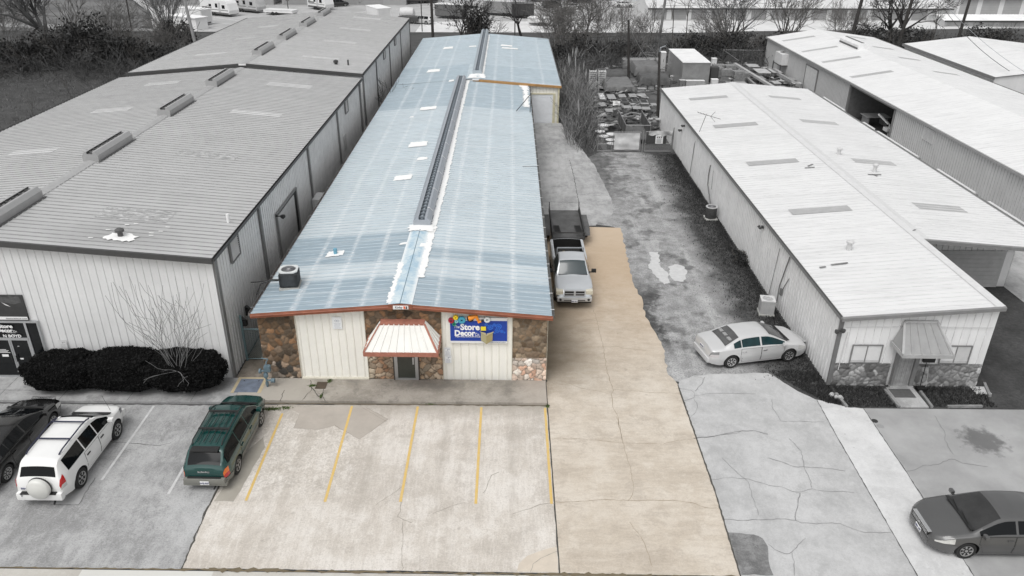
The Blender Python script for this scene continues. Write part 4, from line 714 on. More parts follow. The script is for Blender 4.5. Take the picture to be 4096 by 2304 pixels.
# --- right building
def wroof(name,v=.74):
    t=NT(name); n=t.noise(.3,5,.6); st=t.noise(1,6,.75,t.mapping(scale=(.28,4.5,1))); fine=t.noise(5,5,.75,t.mapping(scale=(.5,2,1)))
    c=t.mix(t.rng(n,.3,.7),(v*.96,)*3,(v*1.05,)*3); c=t.mix(t.math('MULTIPLY',t.rng(st,.50,.66),.5),c,(v*.62,)*3); c=t.mix(t.math('MULTIPLY',t.rng(fine,.66,.76),.5),c,(v*.45,)*3); return t.out(c,.6,spec=.3)
m_wroof=wroof('white_coated_roof',.70); m_wroof2=wroof('white_far_roof',.72)
RB=thing('metal_building','white roofed metal building with grey stone base and small pent awning','building',(20.5,28.7,0))
X0,XM,X1=13.95,20.45,27.3; rz=lambda x:3.46+(4.02-3.46)*(1-abs(x-XM)/6.7)
mb=MB(); mb.add([(X0+.05,28.76,0),(XM,28.76,0),(XM,38.6,0),(X1-.1,38.6,0),(X1-.1,71.9,0),(X0+.05,71.9,0),(X0+.05,28.76,3.38),(XM,28.76,3.9),(XM,38.6,3.9),(X1-.1,38.6,3.38),(X1-.1,71.9,3.38),(XM,71.9,3.9),(X0+.05,71.9,3.38)],
 [(0,1,7,6),(1,2,8,7),(2,3,9,8),(3,4,10,9),(4,5,12,11,10),(5,0,6,12)]); mb.build('wall',m_rwall,RB)
wall_x(RB,'wall_panel',X0+.06,XM-.02,28.72,lambda x:rz(x)-.1,m_rwall,z0=1.13,pitch=.33)
wall_y(RB,'side_wall',28.75,71.9,X0+.04,3.38,m_rwall,-1); wall_x(RB,'wall_panel',XM+.02,X1-.1,38.57,lambda x:rz(x)-.1,m_rwall,z0=lambda x:2.1 if x>22.6 else 0)
wall_y(RB,'side_wall',28.75,38.6,XM+.0,3.9,m_rwall,1,d=.02); wall_y(RB,'side_wall',38.6,71.9,X1-.08,3.38,m_rwall,1)
greyst=[(.20,.20,.20),(.28,.28,.28),(.36,.36,.36),(.15,.15,.15),(.42,.42,.42),(.24,.24,.24)]
voronoi_stone(RB,'stone_base',14.02,16.5,0,lambda x:1.13,28.70,.26,greyst,(.17,.17,.17),seed=5); voronoi_stone(RB,'stone_base',17.62,20.42,0,lambda x:1.13,28.70,.26,[(.28,.28,.28),(.36,.36,.36),(.44,.44,.44),(.24,.24,.24)],(.19,.19,.19),seed=6)
roof_slope(RB,'roof',X0-.02,XM,28.5,72.2,3.46,4.02,m_wroof,d=.014); roof_slope(RB,'roof',X1,XM,35.6,72.2,3.46,4.02,m_wroof,d=.014)
mb=MB(); mb.add([(XM-.35,28.5,4.015),(XM,28.5,4.07),(XM-.35,72.2,4.015),(XM,72.2,4.07),(XM,35.6,4.07),(XM+.35,35.6,4.015),(XM+.35,72.2,4.015),(XM+.04,28.5,3.98),(XM+.04,35.6,3.98)],[(0,1,3,2),(4,5,6,3),(1,7,8,4)]); mb.build('ridge_cap',M((.63,.63,.63),.6,var=.08,scale=3),RB)
mb=MB(); a,b=(X0-.06,3.46),(XM+.02,4.02); y0=28.46
mb.add([(a[0],y0-.04,a[1]-.15),(b[0],y0-.04,b[1]-.15),(b[0],y0-.04,b[1]+.0),(a[0],y0-.04,a[1]+.0),(a[0],y0+.05,a[1]-.15),(b[0],y0+.05,b[1]-.15),(b[0],y0+.05,b[1]+.04),(a[0],y0+.05,a[1]+.04)],[(0,1,2,3),(3,2,6,7),(0,4,5,1),(0,3,7,4),(1,5,6,2)])
mb.build('fascia',m_gt2,RB); mb=MB(); a,b=(XM,4.02),(X1+.02,3.46); y0=35.56
mb.add([(a[0],y0-.04,a[1]-.17),(b[0],y0-.04,b[1]-.17),(b[0],y0-.04,b[1]+.0),(a[0],y0-.04,a[1]+.0),(a[0],y0+.05,a[1]-.17),(b[0],y0+.05,b[1]-.17),(b[0],y0+.05,b[1]+.04),(a[0],y0+.05,a[1]+.04)],[(0,1,2,3),(3,2,6,7),(0,4,5,1)])
mb.build('fascia',m_gt2,RB)
gutter(RB,X0-.02,28.5,72.2,3.5,M((.20,.20,.20),.5),-1,.12); gutter(RB,X1,38.6,72.2,3.5,M((.33,.33,.33),.5),1,.12)
mb=MB(); mb.box(XM+2.2,X1-.6,38.50,38.55,0,2.05); z=.02
while z<2.0: mb.box(XM+2.2,X1-.6,38.46,38.5,z,z+.23); z+=.24
mb.build('garage_door',M((.46,.46,.46),.5),RB)
mb=MB(); mb.tube([(XM+1.3,38.1,3.1),(XM+1.3,38.1,3.35)],.1,8); mb.lathe([(.05,0),(.19,.05),(.17,.15),(.05,.18)],10,c=(XM+1.3,38.1,2.95)); mb.tube([(XM+1.3,38.1,3.3),(XM+1.05,38.4,3.45)],.04,6); mb.build('wall_lamp',M((.25,.25,.25)),RB)
mb=MB(); mb.box(X0-.02,X0+.14,28.62,28.72,.05,3.35); mb.build('corner_downspout',M((.17,.17,.17),.5),RB)
fr=lambda x:rz(x)+.045
for a,b,c,d in ((15.5,18.7,39.9,40.7),(22.5,25.2,40.3,41.3),(15.5,18.7,48.6,49.4),(22.3,25.0,48.6,49.5),(15.5,18.7,57.8,58.7),(22.3,25.1,58.6,59.6),(15.5,18.7,66.8,67.6),(22.3,25,66.9,67.7)): skylight(RB,a,b,c,d,lambda x:rz(x)+.05,M((.40,.40,.40),.6,var=.12,scale=3))
for x,y,h in ((16.63,35.0,.38),(22.75,46.8,.42),(21.8,50.2,.35)):
    mb=MB(); z=rz(x); mb.tube([(x,y,z-.1),(x,y,z+h)],.12,10); mb.lathe([(.18,z+h-.02),(.19,z+h+.07),(.08,z+h+.13)],12,c=(x,y,0)); mb.build('roof_vent',M((.58,.58,.58),.5,var=.1),RB)
mb=MB()
for a,b in (((22.0,46.0),(22.9,46.2)),((22.3,46.1),(22.5,45.8)),((18.9,47.6),(19.3,47.9)),((18.6,47.3),(19.2,47.3)),((20.4,36.6),(20.6,36.8)),((15.2,33.4),(16.0,33.5)),((14.6,33.2),(14.9,33.25))): mb.beam((*a,rz(a[0])+.05),(*b,rz(b[0])+.05),.09,.02)
tag(mb.build('roof_debris',M((.2,.2,.2),.8),RB),kind='stuff')
def window(root,x0,x1,z0,z1,y,blinds=False):
    mb=MB(); f=.05
    mb.box(x0,x1,y-.04,y,z1-f,z1); mb.box(x0,x1,y-.04,y,z0,z0+f); mb.box(x0,x0+f,y-.04,y,z0+f,z1-f); mb.box(x1-f,x1,y-.04,y,z0+f,z1-f); xm=(x0+x1)/2; mb.box(xm-.02,xm+.02,y-.035,y,z0+f,z1-f)
    wn=mb.build('window',m_gt2,root)
    mb=MB(); mb.box(x0+f,x1-f,y-.012,y-.004,z0+f,z1-f); mb.m=1
    if blinds:
        z=z0+f+.02
        while z<z1-f: mb.box(xm+.03,x1-f-.01,y-.018,y-.012,z,z+.012); z+=.035
    mb.box(x0+f,x1-f,y-.02,y-.0125,z0+f,z0+f+.1)
    child_world(mb.build('pane',[M((.70,.70,.70),.25,var=.08,scale=1.5),M((.5,.5,.5))],wn,world=False),root)
window(RB,14.68,15.98,1.17,2.08,28.68); window(RB,18.48,19.74,1.17,2.08,28.68,True)
mb=MB(); mb.box(16.62,16.72,28.5,28.7,.1,2.1); mb.box(17.42,17.58,28.5,28.72,.1,2.1); mb.box(16.6,17.6,28.5,28.7,2.1,2.2); dd=mb.build('door',m_gt2,RB)
mb=MB()
for k in range(9): mb.box(16.72+k*.078,16.79+k*.078,28.60+.008*(k%2),28.66,.1,2.1)
child_world(mb.build('door_leaf',M((.36,.36,.36),.8,var=.25,scale=5),dd,world=False),RB)
mb=MB(); B0=(16.28,27.55,2.28);B1=(18.28,27.55,2.28);T0=(16.6,28.66,3.2);T1=(17.98,28.66,3.2); W0=(16.28,28.66,2.4)
ribbedface(mb,B0,B1,T0,T1,5,(0,-.6,.8),.035); mb.quad(B0,T0,(16.3,28.66,2.28)); mb.quad(B1,(18.26,28.66,2.28),T1); mb.m=1
mb.box(16.22,18.34,27.49,27.55,2.14,2.30); mb.beam((16.25,27.55,2.22),(16.25,28.66,2.22),.05,.16); mb.beam((18.31,27.55,2.22),(18.31,28.66,2.22),.05,.16); mb.beam((16.24,27.55,2.31),T0,.09,.04,(0,-.6,.8)); mb.beam((18.32,27.55,2.31),T1,.09,.04,(0,-.6,.8)); mb.beam(T0,T1,.08,.16)
mb.quad((16.25,27.55,2.16),(18.3,27.55,2.16),(18.3,28.66,2.16),(16.25,28.66,2.16)); mb.build('awning',[M((.30,.30,.30),.5,var=.1),M((.40,.40,.40),.5)],RB)
mb=MB(); mb.bbox(17.78,18.28,28.55,28.68,1.28,1.5,.03); mb.build('mailbox',m_black,RB)
mb=MB(); mb.tube([(XM-.1,28.66,2.95),(18.1,28.66,2.98),(17.9,28.62,3.22),(16.7,28.62,3.22),(16.4,28.66,2.98),(14.2,28.66,2.92)],.012,4); mb.tube([(14.35,28.66,2.7),(14.3,28.66,1.3),(14.28,28.62,.85)],.02,5); mb.build('wire',M((.6,.6,.6)),RB)
mb=MB()
for s in (-1,1): mb.lathe([(.03,0),(.09,.06),(.1,.16),(.0,.17)],8,c=(X0-.02+s*.13,28.5,2.72+s*.02))
mb.box(13.9,14.0,28.52,28.6,2.78,2.84); mb.build('floodlight',M((.06,.06,.06)),RB)
for y,z in ((61.1,2.9),(39.7,2.95),(62.0,2.3)):
    mb=MB(); mb.box(X0-.1,X0,y-.08,y+.08,z-.05,z+.08); mb.lathe([(.03,0),(.08,.08),(.08,.14)],8,'x',(X0-.28,y-.1,z)); mb.lathe([(.03,0),(.08,.08),(.08,.14)],8,'x',(X0-.28,y+.12,z)); mb.build('floodlight',M((.06,.06,.06)),RB)
mb=MB(); xw=X0-.03
mb.tube([(xw,51.9,2.6),(xw-.03,52.0,1.8),(xw-.04,51.8,1.2),(xw-.08,50.6,.5),(13.6,49.2,.5)],.035,6); mb.tube([(xw,51.0,2.5),(xw,50.9,1.2)],.015,4); mb.tube([(xw,36.7,3.0),(xw,37.1,.1)],.015,4); mb.tube([(xw,35.2,3.2),(xw-.02,35.5,2.2),(xw-.02,35.8,1.3),(xw-.05,35.7,.4)],.03,6); mb.tube([(xw,34.8,2.2),(xw,35.2,1.6),(xw,35.6,.9)],.02,5); mb.box(xw-.08,xw,35.3,35.5,1.0,1.35); mb.build('conduit',M((.16,.16,.16)),RB)
# --- second and third white-roofed buildings at the right
R2=thing('metal_building','long white roofed metal building with dark open bay facing the yard','building',(39.3,77,0))
X0,XM2,X1,Y0,Y1=32.55,38.7,45.9,24,102.6; rz2=lambda x:3.4+(4.35-3.4)*(1-abs(x-XM2)/(6.1 if x<XM2 else 7.2))
mb=MB(); mb.add([(X0+.15,Y0,0),(X1-.1,Y0,0),(X1-.1,Y1,0),(X0+.15,Y1,0),(X0+.15,Y0,3.3),(XM2,Y0,4.2),(X1-.1,Y0,3.3),(X0+.15,Y1,3.3),(XM2,Y1,4.2),(X1-.1,Y1,3.3)],[(0,1,6,5,4),(1,2,9,6),(2,3,7,8,9)])
xx=X0+.15
for a,b in ((Y0,66.0),(75.6,Y1)): mb.add([(xx,a,0),(xx,b,0),(xx,b,3.3),(xx,a,3.3)],[(0,1,2,3)])
mb.add([(xx,66,3.1),(xx,75.6,3.1),(xx,75.6,3.3),(xx,66,3.3)],[(0,1,2,3)]); mb.m=1
mb.add([(xx+5,66,0),(xx+5,75.6,0),(xx+5,75.6,3.9),(xx+5,66,3.9),(xx,66,0),(xx,66,3.3),(xx,75.6,0),(xx,75.6,3.3)],[(0,1,2,3),(4,0,3,5),(6,7,2,1)]); mb.build('wall',[m_rwall,M((.16,.16,.16),.8,var=.2)],R2)
mb=MB(); wall_y(None,'',Y0,65.9,xx-.02,3.3,None,-1,mb=mb,pitch=.33); wall_y(None,'',75.7,Y1,xx-.02,3.3,None,-1,mb=mb,pitch=.33); mb.build('wall_panel',wallmat('mid_grey_panel',(.58,.58,.58)),R2)  # mid grey ribbed panels along the yard side
mb=MB(); mb.box(xx-.08,xx+.1,65.85,66.1,0,3.2); mb.box(xx-.08,xx+.1,75.5,75.75,0,3.2); mb.box(xx-.08,xx-.02,66,75.6,3.05,3.2); mb.build('bay_frame',m_gt2,R2)
roof_slope(R2,'roof',X0,XM2,Y0,Y1+.1,3.4,4.35,m_wroof2,d=.01); roof_slope(R2,'roof',X1,XM2,Y0,Y1+.1,3.4,4.35,m_wroof2,d=.01)
mb=MB(); mb.box(X0-.12,X0,Y0,Y1+.1,3.25,3.42); mb.build('gutter',M((.34,.34,.34),.5),R2); mb=MB(); mb.box(X1,X1+.14,Y0,Y1+.1,3.2,3.42); mb.build('gutter',M((.10,.10,.10),.5),R2)
for a,b,c,d in ((33.3,37.1,98.4,99.2),(33.2,37.1,91,91.8),(33.2,37.1,84.6,85.4),(33.2,37.1,76.9,77.7),(41.2,43.6,98.9,99.7),(41.3,43.7,91.5,92.3),(41.2,43.5,84.7,85.5),(41.2,43.7,77.2,78)): skylight(R2,a,b,c,d,lambda x:rz2(x)+.045,M((.33,.33,.33),.6,var=.1))
mb=MB(); z=4.35; p=[(-.6,-.1),(-.6,.35),(-.35,.55),(.35,.55),(.6,.35),(.6,-.1)]; n=6; mb.add([(XM2+a,88.3,z+b) for a,b in p]+[(XM2+a,93.6,z+b) for a,b in p],[(i,i+1,n+i+1,n+i) for i in range(5)]+[(0,1,2,3,4,5),(11,10,9,8,7,6)]); mb.m=1; mb.box(XM2-.15,XM2+.15,88.6,93.4,z+.55,z+.57); mb.box(XM2-.66,XM2-.6,88.4,93.5,z-.05,z+.1); mb.build('ridge_vent',[M((.75,.75,.75)),M((.12,.12,.12))],R2)
mb=MB(); mb.box(xx-.06,xx-.03,84.2,87.7,0,2.75); mb.m=1; z=0
while z<2.6: mb.box(xx-.1,xx-.06,84.3,87.6,z,z+.24); z+=.25
mb.m=2; mb.box(xx-.12,xx-.03,84.05,84.25,0,2.85); mb.box(xx-.12,xx-.03,87.6,87.8,0,2.85); mb.box(xx-.12,xx-.03,84.1,87.7,2.75,2.88); mb.build('garage_door',[m_dark,M((.64,.64,.64),.5),m_gt2],R2)
def lv(y0,y1,z0,z1):
    mb=MB(); z=z0
    while z<z1: mb.box(xx-.09,xx-.03,y0,y1,z,z+.06); z+=.11
    mb.box(xx-.1,xx-.03,y0-.05,y0,z0,z1); mb.box(xx-.1,xx-.03,y1,y1+.05,z0,z1); mb.box(xx-.1,xx-.03,(y0+y1)/2-.03,(y0+y1)/2+.03,z0,z1); mb.build('louvre',M((.66,.66,.66)),R2)
lv(59.1,60.6,2.1,3.0)
R3=thing('metal_building','white roofed metal building at the right edge beyond the long one','building',(52.5,80,0))
X0,XM3,X1=46.2,53.6,61; mb=MB(); mb.add([(X0+.1,76,0),(X1,76,0),(X1,94.8,0),(X0+.1,94.8,0),(X0+.1,76,3.75),(XM3,76,4.6),(X1,76,3.75),(X0+.1,94.8,3.75),(XM3,94.8,4.6),(X1,94.8,3.75)],[(0,1,6,5,4),(1,2,9,6),(3,0,4,7),(2,3,7,8,9)]); mb.build('wall',m_rwall,R3)
roof_slope(R3,'roof',X0,XM3,75.8,95,3.85,4.7,m_wroof2,d=.01); roof_slope(R3,'roof',X1,XM3,75.8,95,3.85,4.7,m_wroof2,d=.01)
mb=MB(); mb.box(X0-.15,X0,75.8,95,3.6,3.87); mb.build('gutter',M((.13,.13,.13)),R3)

for ya,yb in ((64.0,68.8),(51.2,57.6),(58.2,60.2),(44.0,48.5),(37.5,42.5)): mb=MB(); mb.box(27.44,27.62,ya,yb,3.36,3.52); mb.m=1; mb.box(27.62,27.8,ya,yb,3.3,3.34); mb.build('gutter_cover',[M((.62,.62,.62),.5),m_gt],RB)

# ================================================================ vehicles
def interp(P,y):
    if y<=P[0][0]: return P[0][1]
    for (a,u),(b,v) in zip(P,P[1:]):
        if y<=b: return u+(v-u)*(y-a)/(b-a) if b>a else v
    return P[-1][1]
def paint(name,col,rough=.3,metal=.0,coat=.6,var=.04):
    t=NT(name); f=t.noise(1.5,4,.6); f2=t.noise(30,3,.6); c=t.mix(t.rng(f,.3,.7),mul(col,1-var),mul(col,1+var)); c=t.mix(t.math('MULTIPLY',t.rng(f2,.6,.8),.08),c,(.3,.28,.25)); return t.out(c,rough,metal,coat,.5)
WH={}
def wheel_meshes(r,wd,spokes,rimcol):
    k=(r,wd,spokes,str(rimcol))
    if k in WH: return WH[k]
    mb=MB(); mb.lathe([(r*.62,-wd/2+.01),(r*.93,-wd/2),(r,-wd*.36),(r,wd*.36),(r*.93,wd/2),(r*.62,wd/2-.01)],28,'x'); 
    t=mb.build('tyre',m_rubber,None,smooth=True,angle=50); 
    mb=MB(); rr=r*.64; h=wd/2
    mb.lathe([(rr*.98,h-.02),(rr,h+.002),(rr*.9,h-.006),(rr*.86,h-.05)],28,'x'); mb.m=1; mb.lathe([(rr*.88,h-.07),(rr*.88,h-.06)],20,'x'); mb.m=0; mb.lathe([(rr*.26,h-.06),(rr*.24,h-.005),(rr*.1,h)],14,'x')
    for i in range(spokes):
        a=2*PI*i/spokes; c,s=math.cos(a),math.sin(a); w0,w1=rr*.13,rr*.10*7/spokes+rr*.02
        pts=[]
        for (q,ww,x) in ((rr*.18,w0,h-.012),(rr*.92,w1,h-.006)):
            for sg in (-1,1): pts.append((x,q*c-sg*ww*s,q*s+sg*ww*c))
        for (q,ww) in ((rr*.18,w0),(rr*.92,w1)):
            for sg in (-1,1): pts.append((h-.055,q*c-sg*ww*s,q*s+sg*ww*c))
        mb.add(pts,[(0,1,3,2),(0,2,6,4),(1,5,7,3)])
    rm=mb.build('rim',[M(rimcol,.3,.75,var=.05),m_black],None)
    out=(t.data,rm.data); 
    for o in (t,rm): C.objects.unlink(o); bpy.data.objects.remove(o)
    WH[k]=out; return out
def add_wheels(root,ys,tx,r,wd,spokes=6,rimcol=(.55,.55,.55)):
    tm,rm=wheel_meshes(r,wd,spokes,rimcol)
    for y in ys:
        for s in (-1,1):
            t=bpy.data.objects.new('wheel',tm); C.objects.link(t); t.parent=root; t.location=(s*tx,y,r); t.rotation_euler=(0,0,0 if s>0 else PI)
            q=bpy.data.objects.new('rim',rm); C.objects.link(q); q.parent=t
class Car:
    """body as one lofted shell; windows, doors, lamps are patches of the same surface"""
    def __init__(s,name,label,loc,rz,L,W,top,belt,plan,sill,wr,cabin,mat,wheels,tx,r,zroof,crown=.05,group=None,p1=.55,cat='car',bottom=None,smoothw=.05,shoulder=.965,boxes=(),wd=.21,spokes=6,rim=(.55,.55,.55),nst=90,arch=1.16):
        s.L,s.W,s.top,s.belt,s.plan,s.sill,s.wr,s.zroof,s.crown,s.p1,s.sw,s.sh=L,W,top,belt,plan,sill,wr,zroof,crown,p1,smoothw,shoulder
        s.cabin=cabin; s.bottom=bottom or [(-L/2,sill+.12),(-L/2+.5,sill),(L/2-.5,sill),(L/2,sill+.08)]
        s.wheels=wheels;s.r=r;s.arch=arch; s.root=thing(name,label,cat,loc,rz,group); s.mat=mat
        ys=[-L/2+L*i/nst for i in range(nst+1)]; ys=sorted(set([round(y,4) for y in ys]+[round(-L/2+d,4) for d in (.015,.05,.1)]+[round(L/2-d,4) for d in (.015,.05,.1)]))
        vs=[];n=None
        for y in ys:
            o=s.outline(y); full=[( x,y,z) for x,z in o]+[(-x,y,z) for x,z in o[-2:0:-1]]; n=len(full); vs+=full
        fs=[(i*n+j,i*n+(j+1)%n,(i+1)*n+(j+1)%n,(i+1)*n+j) for i in range(len(ys)-1) for j in range(n)]
        fs+=[tuple(range(n-1,-1,-1)),tuple((len(ys)-1)*n+j for j in range(n))]
        mb=MB(); mb.add(vs,fs); ob=mb.build('body',[mat,m_black],s.root,smooth=True,world=False,angle=32)
        bm=bmesh.new(); bm.from_mesh(ob.data); bmesh.ops.recalc_face_normals(bm,faces=bm.faces[:]); bm.to_mesh(ob.data); bm.free()
        cut=MB()
        for y in wheels:
            for sg in (-1,1): cut.lathe([(r*arch,sg*W*.30),(r*arch,sg*(W*.5+.1))],32,'x',(0,y,r*1.02))
        for b in boxes: cut.box(*b)
        co=cut.build('cut',[mat,m_black],None); co.data.polygons.foreach_set('material_index',[1]*len(co.data.polygons))
        bm=bmesh.new(); bm.from_mesh(co.data); bmesh.ops.recalc_face_normals(bm,faces=bm.faces[:]); bm.to_mesh(co.data); bm.free()
        co.matrix_world=s.root.matrix_world
        md=ob.modifiers.new('b','BOOLEAN'); md.operation='DIFFERENCE'; md.object=co; md.solver='EXACT'; md.material_mode='INDEX'
        co.location=loc; co.rotation_euler=(0,0,rz)
        bpy.context.view_layer.update()
        me=bpy.data.meshes.new_from_object(ob.evaluated_get(bpy.context.evaluated_depsgraph_get())); ob.modifiers.clear(); ob.data=me; me.name='body'
        me.set_sharp_from_angle(angle=R(32))
        bpy.data.objects.remove(co); s.body=ob
        add_wheels(s.root,wheels,tx,r,wd,spokes,rim)
    def topz(s,y):
        h=s.sw; return sum(interp(s.top,y+d*h) for d in (-1,-.5,0,.5,1))/5
    def sec(s,y):
        L=s.L; w=s.W/2*interp(s.plan,y); zt=s.topz(y); cr=s.crown*min(1,w/(s.W*.4)); zb=min(interp(s.belt,y),zt-cr-.015); z0=interp(s.bottom,y); p1=min(s.p1,zb-.06); z0=min(z0,p1-.04)
        k=max(0,min(1,(zt-interp(s.belt,y))/(s.zroof-interp(s.belt,y)))); y3=w*(.90*(1-k))+ s.wr*w/(s.W/2)*k
        return [(w*.93,z0),(w,p1),(w*s.sh,zb),(y3,zt-cr),(0,zt)],cr
    def pt(s,P,cr,t):
        if t<=1: a,b=P[0],P[1]
        elif t<=2: a,b,t=P[1],P[2],t-1
        elif t<=3: a,b,t=P[2],P[3],t-2
        else:
            f=4-t; return (P[3][0]*f,P[4][1]-cr*f*f)
        return (a[0]+(b[0]-a[0])*t,a[1]+(b[1]-a[1])*t)
    TS=[0,.25,.5,.82,1,1.18,1.5,1.85,2,2.13,2.5,2.87,2.97,3.07,3.3,3.6,3.85,4]
    def outline(s,y):
        P,cr=s.sec(y); o=[(0,P[0][1]),(P[0][0]*.8,P[0][1])]
        for t in s.TS:
            if t in (1,2):  # rounded corner
                a=s.pt(P,cr,t-.12);b=s.pt(P,cr,t);c=s.pt(P,cr,t+.12); o.append((a[0]*.25+b[0]*.5+c[0]*.25,a[1]*.25+b[1]*.5+c[1]*.25))
            else: o.append(s.pt(P,cr,t))
        return o
    def S(s,y,t,side=1,off=0):
        P,cr=s.sec(y); a=s.pt(P,cr,t)
        if not off: return Vector((a[0]*side,y,a[1]))
        e=.02; tm=min(4,t+e);tn=max(0,t-e); P2,c2=s.sec(y+.03);P3,c3=s.sec(y-.03)
        u=s.pt(P,cr,tm);v=s.pt(P,cr,tn); dt=Vector((u[0]-v[0],0,u[1]-v[1])); q=s.pt(P2,c2,t);g=s.pt(P3,c3,t); dy=Vector((q[0]-g[0],.06,q[1]-g[1]))
        if t>3.99: dt=Vector((-1,0,0))
        n=dy.cross(dt).normalized()
        if n.dot(Vector((a[0]+.001,0,a[1]-s.p1)))<0: n=-n
        p=Vector((a[0],y,a[1]))+n*off; return Vector((p.x*side,p.y,p.z))
    def patch(s,mb,y0,y1,t0,t1,side,off=.006,ny=8,nt=5):
        f0=t0 if callable(t0) else (lambda y:t0); f1=t1 if callable(t1) else (lambda y:t1)
        vs=[]
        for i in range(ny+1):
            y=y0+(y1-y0)*i/ny
            for j in range(nt+1): vs.append(s.S(y,f0(y)+(f1(y)-f0(y))*j/nt,side,off))
        n=nt+1; fs=[(i*n+j,i*n+j+1,(i+1)*n+j+1,(i+1)*n+j) for i in range(ny) for j in range(nt)]
        mb.add(vs,[f if side<0 else f[::-1] for f in fs])
    def across(s,mb,y0,y1,fr=.9,off=.006,ny=8,nx=10):
        vs=[]
        for i in range(ny+1):
            y=y0+(y1-y0)*i/ny
            for j in range(nx+1):
                f=-fr+2*fr*j/nx; vs.append(s.S(y,4-abs(f),1 if f>=0 else -1,off))
        n=nx+1; mb.add(vs,[(i*n+j,i*n+j+1,(i+1)*n+j+1,(i+1)*n+j) for i in range(ny) for j in range(nx)])
    def mk(s,mb,name,mats,parent=None,smooth=True): return mb.build(name,mats,parent or s.root,smooth=smooth,world=False,angle=60)
    def windows(s,side_w,glass,t0=2.12,t1=2.86,trim=m_black,rear=None,front=None):
        yrb,yrt,yft,yfb=s.cabin
        mb=MB(); s.across(mb,yft+.02,yfb-.0,.93,.006); s.mk(mb,'windshield',front or glass)
        if yrb is not None: mb=MB(); s.across(mb,yrb,yrt-.02,.88,.006); s.mk(mb,'rear_window',rear or glass)
        for side in (-1,1):
            for a,b in side_w:
                mb=MB(); s.patch(mb,a,b,t0,t1,side,.006,10,3); s.mk(mb,'side_window',glass)
    def seam(s,mb,pts,side,w=.014,off=.004):
        for (a,b) in zip(pts,pts[1:]):
            n=max(1,int(max(abs(a[0]-b[0])/.08,abs(a[1]-b[1])/.25)))
            for i in range(n):
                p=s.S(a[0]+(b[0]-a[0])*i/n,a[1]+(b[1]-a[1])*i/n,side,off); q=s.S(a[0]+(b[0]-a[0])*(i+1)/n,a[1]+(b[1]-a[1])*(i+1)/n,side,off)
                d=(q-p).normalized(); nrm=Vector((side,0,.3)).normalized(); c=d.cross(nrm).normalized()*w/2; mb.add([p-c,p+c,q+c,q-c],[(0,1,2,3)])
    def doors(s,lines,handles,hmat,col=(.02,.02,.02)):
        for side in (-1,1):
            for y0,y1,hy in lines:
                def f0(y):
                    for wy in s.wheels:
                        d=abs(y-wy)
                        if d<s.r*s.arch+.06:
                            z=s.r*1.02+math.sqrt((s.r*s.arch+.06)**2-d*d); 
                            for k in range(1,20):
                                t=k*.1
                                if s.S(y,t).z>z: return max(.25,t)
                    return .25
                u=MB(); s.patch(u,y0-.008,y1+.008,lambda y:f0(y)-.03,2.0,side,.003,10,6); u.m=1; s.patch(u,y0+.008,y1-.008,f0,1.98,side,.006,10,6)
                dr=s.mk(u,'door',[M(col,.6),s.mat])
                if handles:
                    p=s.S(hy,1.62,side,.02); m=MB(); m.bbox(p.x-.018,p.x+.018,hy-.1,hy+.1,p.z-.02,p.z+.02,.01); s.mk(m,'door_handle',hmat,dr)
    def mirror(s,y,z,x,mat,size=(.10,.16,.13)):
        for sd in (-1,1):
            m=MB(); m.bbox(sd*x-size[0]/1,sd*x+size[0]/1,y-size[1]/2,y+size[1]/2,z-size[2]/2,z+size[2]/2,.04); m.box(min(sd*x,sd*(x-.32)),max(sd*x,sd*(x-.32)),y-.03,y+.03,z-size[2]/2,z-size[2]/2+.04)
            s.mk(m,'mirror',mat)
    def lamps(s,name,y0,y1,t0,t1,mats,off=.008):
        for sd in (-1,1):
            m=MB()
            for k,(a,b,mi) in enumerate(mats[0]): m.m=mi; s.patch(m,y0+(y1-y0)*0,y1,t0+(t1-t0)*a,t0+(t1-t0)*b,sd,off,7,3)
            s.mk(m,name,mats[1])
def plate(root,x,y,z,w,txt,face=-1,tilt=0):
    mb=MB(); mb.bbox(x-w/2,x+w/2,y-.01 if face<0 else y,y if face<0 else y+.01,z-.075,z+.075,.004); mb.m=1
    rot=Matrix.Rotation(R(90),4,'X') if face<0 else Matrix.Rotation(PI,4,'Z')@Matrix.Rotation(R(90),4,'X')
    put_text(mb,txt,(x,y+face*.014,z-.035),.095,.8,rot=rot,bold=.001)
    mb.build('license_plate',[m_white,M((.05,.06,.16))],root,world=False)
glass_d=M((.006,.007,.008),.05,var=.02,spec=.22,name='tinted_glass'); m_chrome=M((.7,.7,.7),.15,.9,var=.03,name='chrome')
m_red=M((.50,.012,.012),.25,var=.08,coat=.5,name='red_lens'); m_amber=M((.75,.16,.01),.25,var=.06,coat=.5,name='amber_lens'); m_clear=M((.62,.62,.60),.15,.2,var=.15,scale=12,coat=.5,name='clear_lens')
PL=lambda L,e=.30,w0=.80,w1=.90: [(-L/2,w0),(-L/2+.05,w0+.06),(-L/2+.15,w1+.02),(-L/2+e+.1,.985),(-L/2+1,1),(L/2-1.1,1),(L/2-.55,.965),(L/2-.3,.90),(L/2-.12,.79),(L/2,.62)]
